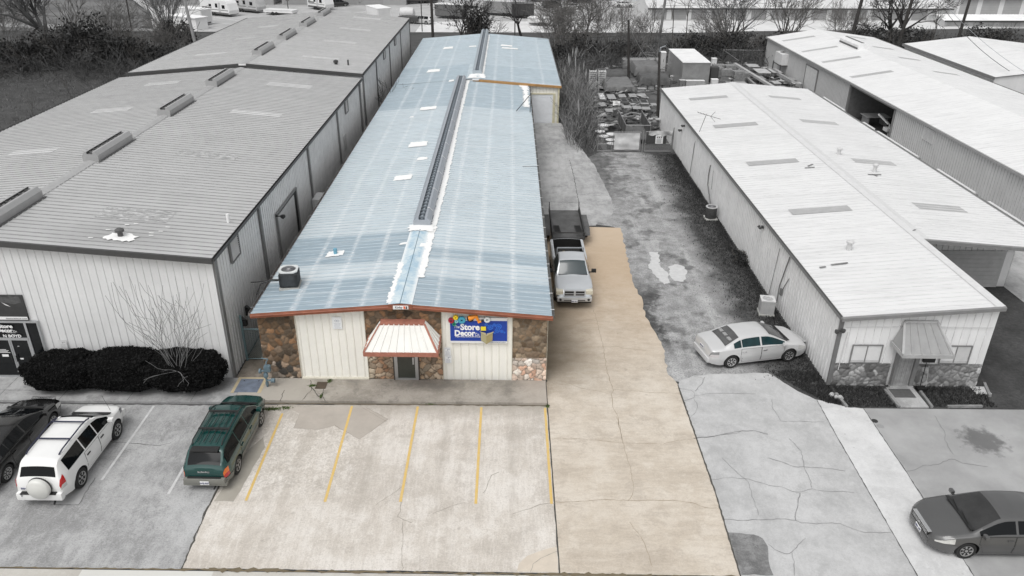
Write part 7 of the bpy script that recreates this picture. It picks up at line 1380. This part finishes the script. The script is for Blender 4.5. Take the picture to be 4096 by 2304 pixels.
for k in range(13):
    y=R_.choice((R_.gauss(84,2.5),R_.gauss(86,1.5),R_.gauss(73,5))); x=R_.gauss(6.9,.5); h=R_.uniform(2.8,5.0) if y>78 else R_.uniform(2.2,3.2); p=[(x,y,0),(x+R_.gauss(0,.15),y,h*.6),(x+R_.gauss(0,.25),y,h)]; mb.tube(p,.014,3); pm.tube([Vector(p[2])-Vector((0,0,1.0)),Vector(p[2])-Vector((0,0,.5)),Vector(p[2])],[.02,.06,.015],5)
lm.build('blades',[M((.27,.27,.27),.9,var=.35,scale=2.5),M((.10,.10,.10),.9,var=.45,scale=2.5)],RD); mb.build('stems',[M((.30,.30,.30),.9),M((.12,.12,.12),.9)],RD); pm.build('plumes',M((.36,.36,.36),.95,var=.2),RD)['kind']='stuff'
def brush(name,label,zones,seed,mat,minr=.02,L=(1.0,2.6),lv=1,lean=.8,dens_leaf=0,group=None,kind='stuff',cat='brush'):
    r=random.Random(seed); mb=MB(); P=[]
    for x0,x1,y0,y1,n in zones:
        for k in range(n):
            x=r.uniform(x0,x1); y=r.uniform(y0,y1); a=r.uniform(0,6.28); d=Vector((lean*math.cos(a),lean*math.sin(a),r.uniform(.3,1.2))).normalized(); twig(mb,Vector((x,y,gz_(y))),d,r.uniform(*L),minr*1.6,lv,r,.02,.35,3,.7,.6,3,minr)
    o=mb.build(name,mat); tag(o,label,cat,kind='stuff'); return o
m_br=M((.09,.09,.09),.95,var=.5,scale=1,name='brush_twigs'); m_brl=M((.26,.26,.26),.95,var=.4,scale=1)
brush('brush','tangled leafless brush behind the yard and reeds',[(5.5,13,97,107,420),(12,33,100,112,560),(27,60,103,113,500),(4.8,9,86,98,220),(45,75,97,112,260)],5,m_br)
brush('dry_brush','pale dry stems and branches scattered through yard brush',[(5.5,20,96,108,90),(20,50,101,112,60)],6,m_brl,.02)
brush('brush','dark tangle of leafless brush left of grey buildings',[(-80,-36,90,103,900),(-46,-33,80,95,200),(-95,-60,88,100,350)],7,m_br,.02,(1.2,3.2))
for i,(x,y,rx,ry,h,n,lb) in enumerate(((9.0,103,2.6,2,3.2,1300,'dark bush right behind the reeds'),(14.5,104.5,3,2,2.6,1200,'low dark bush behind the grey tank'),(24.5,105,3.4,2.4,3.6,1700,'dark bush behind the storage box'),(29.5,106.5,3,2.2,3.4,1500,'dark bush between storage box and wire fence'),(36,107,3.5,2.5,3.2,1500,'dark bush behind wire fence'),(49,109,4,2.5,4.2,1900,'dark bush between the white roofs and the dark middle pole'),(55,111,3,2,3.6,1300,'dark bush right of the middle pole'),(66,112,4,3,3.8,1500,'dark bush at right edge behind far white roof'),(6.4,99,1.6,2.4,3.0,1100,'dark bush at the rear corner of the blue roof'))):
    bush('dark_bush',lb,x,y,rx,ry,h,50+i,n=n,leaf=.17,group='dark bushes behind the yard')
for i,(x,y,rx,ry,h,n,lb) in enumerate(((-47.5,97,3.4,2.5,4.6,2300,'dark leafy bush nearest grey roofs at left'),(-52.5,99,3.6,2.6,6.2,2800,'tall dark leafy bush in the middle of left brush'),(-58,98,3.2,2.4,4.2,1900,'dark bush below the big leaning tree'),(-64,97,4,2.6,3.8,1900,'low dark bush left of leaning tree'),(-42.5,96.5,3,2.2,3.2,1500,'low dark bush beside the grey roof edge'),(-37.6,93,2.4,2.6,2.4,1000,'small dark bush at the end of left brush by the pole'),(-71,98,4,2.6,3.4,1700,'low dark bush at far left'),(-46.8,113,2.6,2.2,4.4,1500,'dark leafy bush under the fan shaped tree'))):
    bush('dark_bush',lb,x,y,rx,ry,h,70+i,n=n,leaf=.19,group='dark bushes at the left')
# trees
m_bk2=M((.045,.042,.042),.95,var=.3,name='dark_bark'); GT='leafless trees behind the buildings'
bare_tree('bare_tree','big leafless tree leaning left over the left brush',-55.5,101,15,11,lv=4,kids=5,r0=.5,lean=(-.55,.05),spread=.95,fork=.42,group=GT,minr=.024,mat=M((.10,.10,.10),.95,var=.3))
bare_tree('bare_tree','upright leafless tree behind the left brush right of leaning tree',-60.5,112,10,12,lv=3,kids=4,r0=.2,fork=.35,group=GT,minr=.028,spread=.6)
bare_tree('bare_tree','fan shaped leafless tree with many stems before the white trailers',-48.5,114,12,13,trunks=5,lv=3,kids=4,r0=.12,spread=.5,fork=.2,group=GT,minr=.024,mat=M((.13,.13,.13)))
bare_tree('bare_tree','leafless tree at far upper left corner',-78,104,11,14,lv=4,kids=4,r0=.22,group=GT,minr=.026,spread=.9)
bare_tree('bare_tree','dark half leafed tree right behind the blue roof, next to its pole',-7.6,122,9.0,15,trunks=2,lv=3,kids=5,r0=.16,spread=.8,fork=.25,leafn=1900,group=GT,minr=.022,mat=m_bk2)
bush('dark_bush','round dark evergreen bush left of the blue ridge vent end',-4.6,121,1.7,1.6,4.6,91,n=2000,leaf=.16,group='dark bushes behind the blue roof')
bare_tree('bare_tree','slender leafless tree just right of blue ridge vent end',-2.6,121,8.5,16,trunks=2,lv=3,kids=3,r0=.11,spread=.6,fork=.35,group=GT,minr=.02,mat=M((.075,.075,.075)))
bare_tree('bare_tree','leafless tree with forked trunk behind the right half of blue roof',2.4,122,9,17,trunks=2,lv=3,kids=3,r0=.17,spread=.7,fork=.42,group=GT,minr=.022,mat=m_bk2)
bare_tree('bare_tree','broad leafless tree at the rear right corner of blue roof',6.9,117,10,18,trunks=3,lv=4,kids=4,r0=.15,spread=.95,fork=.22,group=GT,minr=.022)
bare_tree('bare_tree','leafless tree leaning right above the reeds',10.6,118,9.5,19,lv=4,kids=4,r0=.20,lean=(.25,0),spread=.9,fork=.45,group=GT,minr=.022,mat=m_bk2)
bare_tree('bare_tree','low wide leafless tree spreading over the yard brush',8.6,106,6.5,29,trunks=3,lv=3,kids=4,r0=.10,spread=1.2,fork=.15,group=GT,minr=.022)
for i,(x,y,h,lb) in enumerate(((16.5,121,5.5,'thin sapling left of the dark wire pole'),(21.1,121,6.5,'thin sapling before the first white pilaster'),(24.4,121,8.5,'thin straight sapling right of the tall pole'),(26.3,121,8.5,'thin straight sapling next right of it'),(50.5,125,6.5,'thin sapling before the storage units at right'),(63,121,5,'small sapling near the rightmost pole'),(13.2,121,6,'thin sapling behind the yard poles'),(34.0,116,7,'thin dark trunk right of the fan tree'))): 
    bare_tree('bare_tree',lb,x,y,h*1.3,40+i,lv=3,kids=3,r0=.09,spread=.45,fork=.5,group=GT,minr=.018,lean=(R_.uniform(-.12,.12),0))
bare_tree('bare_tree','wide fan of leafless branches before the storage units',32.6,121,11,20,trunks=5,lv=4,kids=3,r0=.17,spread=.75,fork=.18,group=GT,minr=.024,mat=M((.085,.085,.085)))
bare_tree('bare_tree','large dark leafless tree between the two rightmost dark poles',54.3,113,11,21,trunks=2,lv=4,kids=4,r0=.30,spread=.95,fork=.35,group=GT,minr=.024,mat=m_bk2)
bare_tree('bare_tree','leafless tree behind far corner of the long white roof',41,120,10,22,trunks=4,lv=3,kids=4,r0=.13,spread=.75,fork=.2,group=GT,minr=.024)
# saplings in the dark grass field left of the buildings
for i,(x,y,h,lb) in enumerate(((-46.3,74.4,2.6,'tiny bare sapling in the dark grass by left roof edge, nearer one'),(-46.5,82,3.0,'tiny bare sapling in the dark grass by left roof edge, farther one'))): bare_tree('bare_sapling',lb,x,y,h,60+i,lv=2,kids=3,r0=.03,spread=.5,fork=.3,minr=.012,cat='sapling')
tufts('grass','pale winter grass flecks in the dark field at left',[(-90,-34,55,93,9000)],.22,9,M((.15,.15,.15),.9,var=.5,scale=2),.04)
# field beyond at the left: pale track and grass
t=NT('field_grass'); a=t.noise(.09,6,.65); f=t.noise(1.2,5,.7); c=t.mix(t.rng(a,.38,.62),(.11,.11,.11),(.19,.19,.19)); c=t.mix(t.math('MULTIPLY',t.rng(f,.45,.7),.4),c,(.08,.08,.08)); m_field=t.out(c,.95,spec=.1)
sheet('field',jpoly([(-180,149.3),(-68,149.3),(-80,180),(-115,232),(-300,240)],.8,6,3),-3.012,m_field)
sheet('dirt_track',jpoly([(-140,158),(-98,155),(-80,151.5),(-66,149.6),(-66,152),(-80,155),(-98,160),(-140,166)],.4,3,3),-3.004,M((.24,.24,.24),.95,var=.2,scale=.5))
# --- vehicles and trailers in the far lot (ground there lies three metres lower)
Z0=-3.0
def boxon(mb,o,dl,L,W,z0,z1,ends=True,off=(0,0)):
    dl=Vector((dl[0],dl[1],0)).normalized(); dw=Vector((-dl.y,dl.x,0)); 
    if dw.y<0: dw=-dw
    O=Vector((o[0],o[1],0))+dl*off[0]+dw*off[1]; P=[O,O+dl*L,O+dl*L+dw*W,O+dw*W]; n=dl.cross(dw).z
    if n<0: P=P[::-1]
    mb.add([(p.x,p.y,z0) for p in P]+[(p.x,p.y,z1) for p in P],[(0,3,2,1),(4,5,6,7),(0,1,5,4),(1,2,6,5),(2,3,7,6),(3,0,4,7)])
m_wv=M((.74,.74,.74),.5,var=.05,scale=1,name='white_van_paint'); m_wv2=M((.60,.60,.60),.5,var=.06,scale=1)
def add_far_wheels(root,o,dl,L,W,fr,r=.36):
    dl=Vector((dl[0],dl[1],0)).normalized(); dw=Vector((-dl.y,dl.x,0)); 
    if dw.y<0: dw=-dw
    O=Vector((o[0],o[1],0)); tm2,rm2=wheel_meshes(.36,.22,5,(.3,.3,.3)); ang=math.atan2(dw.y,dw.x)
    for f in fr:
        for sd in (0,1):
            p=O+dl*L*f+dw*(W*sd); q=bpy.data.objects.new('wheel',tm2); C.objects.link(q); q.parent=root; q.location=Vector((p.x,p.y,Z0+r))-root.location; q.rotation_euler=(0,0,ang if sd else ang+PI)
def box_trailer(label,o,dl,L,W,h,mat=None,name='cargo_trailer',cat='trailer',roofc=.82,group='trailers in the far lot',door=True,wheels=(.55,.68)):
    T=thing(name,label,cat,(o[0],o[1],Z0),0,group); mb=MB(); boxon(mb,o,dl,L,W,Z0+.55,Z0+.55+h); mb.build('body',mat or m_wv,T); mb=MB(); boxon(mb,o,dl,L+.1,W+.1,Z0+.55+h,Z0+.63+h,off=(-.05,-.05)); mb.build('roof',M((roofc,)*3,.5),T)
    mb=MB(); boxon(mb,o,dl,L*.9,W*.8,Z0+.35,Z0+.55,off=(.2,.2)); mb.build('chassis',m_black,T)
    if door: mb=MB(); boxon(mb,o,dl,.02,W*.8,Z0+.6,Z0+.4+h,off=(-.03,W*.1)); boxon(mb,o,dl,.04,.05,Z0+.6,Z0+.4+h,off=(-.05,W*.48)); mb.build('door',m_wv2,T)
    add_far_wheels(T,o,dl,L,W,wheels); return T
DL=(-.84,.54)
box_trailer('white enclosed box trailer second from the small white shed',(-59.5,156.4),DL,7,2.6,2.35)
def rv(label,o,dl,L,W,h,slant=1.2,stripe=.12,group='campers in the far lot',mat=None):
    T=thing('camper_trailer',label,'camper',(o[0],o[1],Z0),0,group); d=Vector((dl[0],dl[1],0)).normalized(); w=Vector((-d.y,d.x,0)); 
    if w.y<0: w=-w
    O=Vector((o[0],o[1],Z0)); prof=[(0,.55),(-.15,1.3),(.25,2.6),(.7,h+.5),(L,h+.5),(L,.55)]
    mb=MB(); n=len(prof); vs=[O+d*a+Vector((0,0,b)) for a,b in prof]+[O+w*W+d*a+Vector((0,0,b)) for a,b in prof]; mb.add(vs,[tuple(range(n)),tuple(range(2*n-1,n-1,-1))]+[(i,n+i,n+(i+1)%n,(i+1)%n) for i in range(n)]); mb.build('body',mat or m_wv,T)
    mb=MB(); boxon(mb,o,dl,L-.3,W,Z0+.42,Z0+.80,off=(.1,-.02)); mb.build('skirt',M((.12,.12,.12),.5,var=.3),T)
    for a,b,z0,z1 in ((1.1,2.0,1.6,2.3),(3.4,4.1,1.7,2.5),(5.4,6.2,1.8,2.3)): mb=MB(); boxon(mb,o,dl,b-a,.02,Z0+z0,Z0+z1,off=(a,-.03)); mb.build('window',m_glassd,T)
    mb=MB(); boxon(mb,o,dl,.65,.02,Z0+.8,Z0+2.7,off=(2.5,-.03)); mb.build('door',M((.5,.5,.5),.5),T)
    mb=MB(); boxon(mb,o,dl,L*.9,.015,Z0+1.2,Z0+1.2+stripe,off=(.2,-.02)); boxon(mb,o,dl,L*.35,.015,Z0+1.4,Z0+1.45+stripe*2,off=(L*.6,-.02)); mb.build('stripe',M((.16,.16,.16)),T)
    mb=MB(); boxon(mb,o,dl,.8,.8,Z0+h+.5,Z0+h+.72,off=(L*.45,W*.3)); boxon(mb,o,dl,.4,.4,Z0+h+.5,Z0+h+.62,off=(L*.75,W*.4)); mb.build('roof_unit',m_wv2,T)
    add_far_wheels(T,o,dl,L,W,(.5,.6)); return T
rv('white camper with curved nose parked right of the white box trailer',(-58.2,168.6),DL,9,2.55,2.6); rv('grey nosed camper right of the other big one',(-54.2,174.5),DL,9,2.6,3.0,mat=M((.50,.50,.50),.5,var=.2,scale=.7))
# small shed
SH=thing('storage_shed','small white shed with shallow roof at the left corner of far lot','shed',(-60,151,Z0)); mb=MB(); boxon(mb,(-58.5,150.7),DL,8,2.6,Z0,Z0+2.1); mb.build('wall',m_wv,SH); mb=MB(); boxon(mb,(-58.5,150.7),DL,8.3,3.0,Z0+2.1,Z0+2.22,off=(-.15,-.2)); mb.build('roof',M((.82,.82,.82)),SH)
mb=MB(); boxon(mb,(-58.5,150.7),DL,.8,.03,Z0+.1,Z0+1.9,off=(2,-.03)); mb.build('door',m_wv2,SH)
rv('low white camper seen over the far end of grey roof',(-40.4,179),(-.75,.66),6.5,2.3,2.2); box_trailer('pale flat topped trailer just beyond the grey roof ridge',(-45.5,170.5),(-.95,.3),7,2.4,.5,roofc=.7,door=False)
box_trailer('white box trailer standing right behind the grey roof eave',(-25.7,158.4),(-.5,.87),6.2,2.9,2.4,roofc=.84); box_trailer('small white cargo trailer near the top between pickup and boat',(-36.9,192),(.95,.3),3.6,2.1,1.9)
box_trailer('black and white trailer at top of the far lot',(-31.2,190.5),(.97,.25),3.6,2.4,2.6,M((.10,.10,.10),.5,var=.2)); box_trailer('long dark trailer with pale roof at the top of far lot',(-26.5,191),(.95,.32),11,2.5,2.2,M((.06,.06,.06),.5,var=.2),roofc=.6)
box_trailer('dark sided trailer with rounded white roof left of roof pole',(-15.4,168),(.96,-.28),6.2,2.6,2.2,M((.14,.14,.14),.6,var=.2),roofc=.75); box_trailer('tall dark box with flat top behind forked tree',(.4,168),(1,0),4.6,3,2.3,M((.045,.045,.045),.6,var=.3),roofc=.12,door=False)
box_trailer('long tarpaulin covered camper with wrinkled pale top',(-5.6,173),(.93,-.36),8.5,2.7,2.3,M((.26,.26,.26),.7,var=.25),roofc=.55,door=False); box_trailer('second covered camper behind the long pale one',(-4.5,184),(.95,-.3),8.5,2.7,2.5,M((.3,.3,.3),.7,var=.25),roofc=.6,door=False)
box_trailer('dark camper with white roof at the top centre',(5,196),(.95,.3),8,2.6,2.6,M((.10,.10,.10),.6,var=.2),roofc=.35); box_trailer('dark trailer left of the white far car',(14,194),(.96,.28),6,2.5,1.6,M((.05,.05,.05),.6,var=.2),roofc=.15)
mb=MB(); boxon(mb,(-22.0,160.5),(.95,-.3),4.2,2.3,Z0+.5,Z0+1.3); tag(recenter(mb.build('covered_boat',M((.06,.06,.06),.7,var=.2))),'low dark tarpaulin covered boat beside the silver suv in far lot','boat')
mb=MB(); mb.lathe([(.2,0),(1.1,.3),(1.25,1.5),(1.1,2.9),(.2,3.3)],14,'x',(-22.2,163.6,Z0+1.5)); tag(recenter(mb.build('teardrop_camper',M((.6,.6,.6),.5,var=.1),smooth=True)),'rounded pale teardrop camper behind the white box trailer','camper')
# boats on trailers
def boat(label,x,y,rz,L=5.5,c=.55):
    T=thing('boat',label,'boat',(x,y,Z0),rz,'boats in the far lot'); mb=MB(); n=12; vs=[]
    for i in range(n+1):
        u=i/n; w=1.05*(1-u**3)**.5 if u<1 else .02; yy=-L/2+L*u; vs+=[(0,yy,.55+.25*u*u),(w*.7,yy,.7+.2*u),(w,yy,1.15+.3*u*u),(w*.8,yy,1.15+.3*u*u),(0,yy,.95+.45*u*u)]
    fs=[]
    for i in range(n):
        for j in range(4): fs.append((5*i+j,5*(i+1)+j,5*(i+1)+j+1,5*i+j+1))
    mb.add(vs,fs); mb.add([(-a,b,z) for a,b,z in vs],[f[::-1] for f in fs]); mb.build('hull',M((c,c,c),.35,var=.15),T,world=False,smooth=True)
    mb=MB(); mb.beam((-.8,-L/2,.5),(0,L/2+.9,.5),.08); mb.beam((.8,-L/2,.5),(0,L/2+.9,.5),.08); mb.build('trailer_frame',m_gt2,T,world=False)
    for sx in (-1,1): q=bpy.data.objects.new('wheel',tm); C.objects.link(q); q.parent=T; q.location=(sx*1.0,-.6,.33)
    return T
boat('open boat on trailer near the top of the far lot',-32.6,191.5,R(-75)); boat('small white boat beyond the leaning tree',12.6,178,R(-80),4.5,.75); boat('small boat on trailer behind grey roof ridge',-29.3,163,R(80),3.6,.12)
# cars in the far lot
def farcar(label,x,y,rz,col,suvish=False,group='cars in the far lot'):
    g=paint('far_paint',col,.3,.2,.6); L,W=4.6,1.82; h=1.68 if suvish else 1.45
    top=[(-L/2,.6),(-L/2+.02,1.0),(-L/2+.12,1.08),(-1.95,h-.12),(-1.5,h),(.2,h),(.6,h-.12),(1.3,1.08),(1.9,.98),(L/2-.1,.8),(L/2,.58)] if suvish else [(-L/2,.58),(-L/2+.03,.95),(-1.9,1.05),(-1.0,1.36),(-.3,h),(.35,1.42),(1.35,1.0),(2,.88),(L/2-.08,.68),(L/2,.54)]
    c=Car('parked_suv' if suvish else 'parked_car',label,(x,y,Z0),rz,L,W,top,[(-L/2,.95),(1.2,.93),(1.9,.82),(L/2,.58)],PL(L),.24,.6,(-2.12,-1.98,.5,1.28) if suvish else (-1.75,-1.05,.45,1.3),g,(-1.35,1.35),.78,.34,h,nst=44,group=group,spokes=5,cat='car')
    c.windows([(-1.75,-.8),(-.72,.1),(.16,1.05)],glass_d); c.lamps('taillight',-L/2+.02,-L/2+.25,1.3,2.0,([(0,1,0)],[M((.25,.25,.25),.3)])); return c
farcar('silver suv with dark rear window parked beyond grey roof corner',-17.1,160.2,R(62),(.5,.5,.5),True); farcar('white hatchback at the top of far lot left of storage units',25.9,187,R(-88),(.78,.78,.78))
farcar('dark pickup like suv near the top behind white camper',-39.2,187.5,R(-65),(.03,.03,.03),True); farcar('dark suv partly cut by the top edge centre right',16.8,198,R(-70),(.04,.04,.04),True)
# light poles
for x,y,h,lb in ((-47.5,175,2.6+0,'short dark lamp post on the far lot over grey roof'),(-16.2,150,7,'thin lamp post beside the silver suv'),(.85,128,7.5,'thin dark lamp post in front of the forked tree')):
    P=thing('lamp_post',lb,'lamp post',(x,y,gz_(y))); z=gz_(y); mb=MB(); mb.tube([(x,y,z),(x,y,z+h)],.09,8); mb.build('pole',m_gt,P); mb=MB(); mb.bbox(x-.35,x+.35,y-.12,y+.12,z+h-.05,z+h+.1,.04); mb.build('lamp_head',m_gt,P)
# far storage rows
def storage(name,label,x0,x1,y0,y1,ze,zr,pil,wallc=.7,doorc=.33,step=4.05,z0=Z0,axis=0,rc=.62):
    B=thing(name,label,'storage building',((x0+x1)/2,y0,z0),0); ym=(y0+y1)/2; mb=MB(); mb.add([(x0,y0,z0),(x1,y0,z0),(x1,y1,z0),(x0,y1,z0),(x0,y0,ze),(x1,y0,ze),(x1,y1,ze),(x0,y1,ze),(x0,ym,zr),(x1,ym,zr)],[(0,1,5,4),(1,2,6,9,5),(2,3,7,6),(3,0,4,8,7)]); mb.build('wall',M((wallc,)*3,.7,var=.05,scale=1),B)
    for (ya,yb) in ((y0-.7,ym),(y1+.4,ym)):
        za=ze-(.7 if ya<ym else .4)*(zr-ze)/(ym-y0); V=Vector((0,yb-ya,zr-za)); L=V.length; V.normalize(); N=Vector((0,-V.z,V.y)) if V.y>0 else Vector((0,V.z,-V.y)); mb=MB(); mb.ribs((x0-.4,ya,za+.08),(1,0,0),x1-x0+.8,V,lambda u:(0,L),N,.6,.05,.12); mb.build('roof',M((rc,)*3,.6,var=.1,scale=.5),B)
    mb=MB(); mb.box(x0-.4,x1+.4,y0-.75,y0-.68,ze-.25,ze+.05); mb.build('fascia',m_gt,B)
    x=x0+.5
    while x<x1-step:
        mb=MB(); mb.box(x,x+step-1.0,y0-.04,y0-.005,z0+.02,ze-.35)
        mb.m=1; z=z0+.3
        while z<ze-.4: mb.box(x,x+step-1.0,y0-.05,y0-.04,z,z+.03); z+=.32
        mb.build('roller_door',[M((doorc,)*3,.6,var=.12,scale=.4),M((doorc*.7,)*3)],B); x+=step
    return B
SA=storage('storage_units','long row of storage units with white pilasters behind the leafless trees',28.4,89,167,186,-.75,1.1,1)
storage('storage_units','tall storage units at the upper right corner',93,135,172,190,.9,2.6,1,.72,.4,4.5)
storage('storage_units','pair of grey storage buildings at the top left of far lot',-84,-54.8,190,202,.6,2.0,1,.34,.32,6); storage('storage_units','grey storage block right of the gap at the top of far lot',-52.9,-24,190.2,202,.6,2.0,1,.34,.32,6)
storage('storage_units','low pale roofed shed at right edge beyond dark verge',84,112,158.5,165,-1.9,-1.3,1,.6,.5,5,rc=.8)
# pale masonry column block, dumpster and small tank behind roofs
mb=MB(); mb.box(-13.9,-12.7,101,102.4,0,3.2); mb.m=1; mb.box(-13.95,-12.65,100.95,102.45,3.2,3.26); tag(recenter(mb.build('utility_cabinet',[M((.33,.33,.33),.6,var=.2,scale=3),M((.75,.75,.75))])),'tall grey metal cabinet behind the far corner of grey building','cabinet')
mb=MB(); mb.box(-9.6,-5.0,119.5,120.2,gz_(120),gz_(120)+1.5); mb.m=1; mb.box(-9.7,-4.9,119.4,120.3,gz_(120)+1.5,gz_(120)+1.6)
tag(recenter(mb.build('low_wall',[M((.12,.12,.12)),M((.3,.3,.3))])),'low dark wall along verge behind the blue roof','wall')

m_hz=M((.15,.145,.14),.95,var=.3,name='fine_grey_twigs')
for i,(x,y,h,lb) in enumerate(((9.3,109,8.5,'grey hazy leafless tree directly above the reeds'),(13.0,111,8,'grey hazy leafless tree left of the wire pole'),(5.4,110,7.5,'grey hazy leafless tree touching rear corner of the blue roof'),(-66,104,8.5,'grey hazy leafless tree left of the leaning tree'),(-52,106,8.5,'grey hazy leafless tree behind tall left bush'),(-43.5,100,6,'small hazy leafless tree beside the pale left pole'),(17.5,108,6,'grey hazy leafless tree left of the pale tall pole'),(28.5,110,6.5,'grey hazy leafless tree behind the storage box'),(47,111,7,'grey hazy leafless tree left of middle dark pole'))):
    bare_tree('bare_tree',lb,x,y,h,200+i,trunks=3,lv=4,kids=4,r0=.07,spread=.9,fork=.2,group=GT,minr=.013,mat=m_hz)

for a in (('pale box trailer in the row above the silver suv',(-12.5,183),(.95,.3),6,2.5,2.2,.7),('dark box trailer just right of the suv row',(-3,200),(.95,.3),7,2.5,2.2,.12),('white box trailer at the top centre beside dark ones',(6.5,205),(.95,.3),6,2.5,2.2,.75),('grey trailer at top left of the white hatchback',(15,205),(.95,.3),6,2.5,2.0,.35),('low pale trailer in front of the long covered camper',(3.5,158),(.95,-.3),4.5,2.2,.9,.6),('white trailer near top between the boats',(-20,203),(.95,.3),7,2.5,2.4,.75)):
    c=a[6]; box_trailer(a[0],a[1],a[2],a[3],a[4],a[5],M((c,c,c),.5,var=.12,scale=1),roofc=min(.8,c+.25),door=False)
farcar('dark suv parked behind leafless trees at top centre',9.5,186,R(-65),(.05,.05,.05),True); farcar('pale sedan beside the dark suv at top centre',13.8,183,R(-65),(.6,.6,.6)); farcar('grey sedan above the covered campers',-12,196,R(-65),(.25,.25,.25))
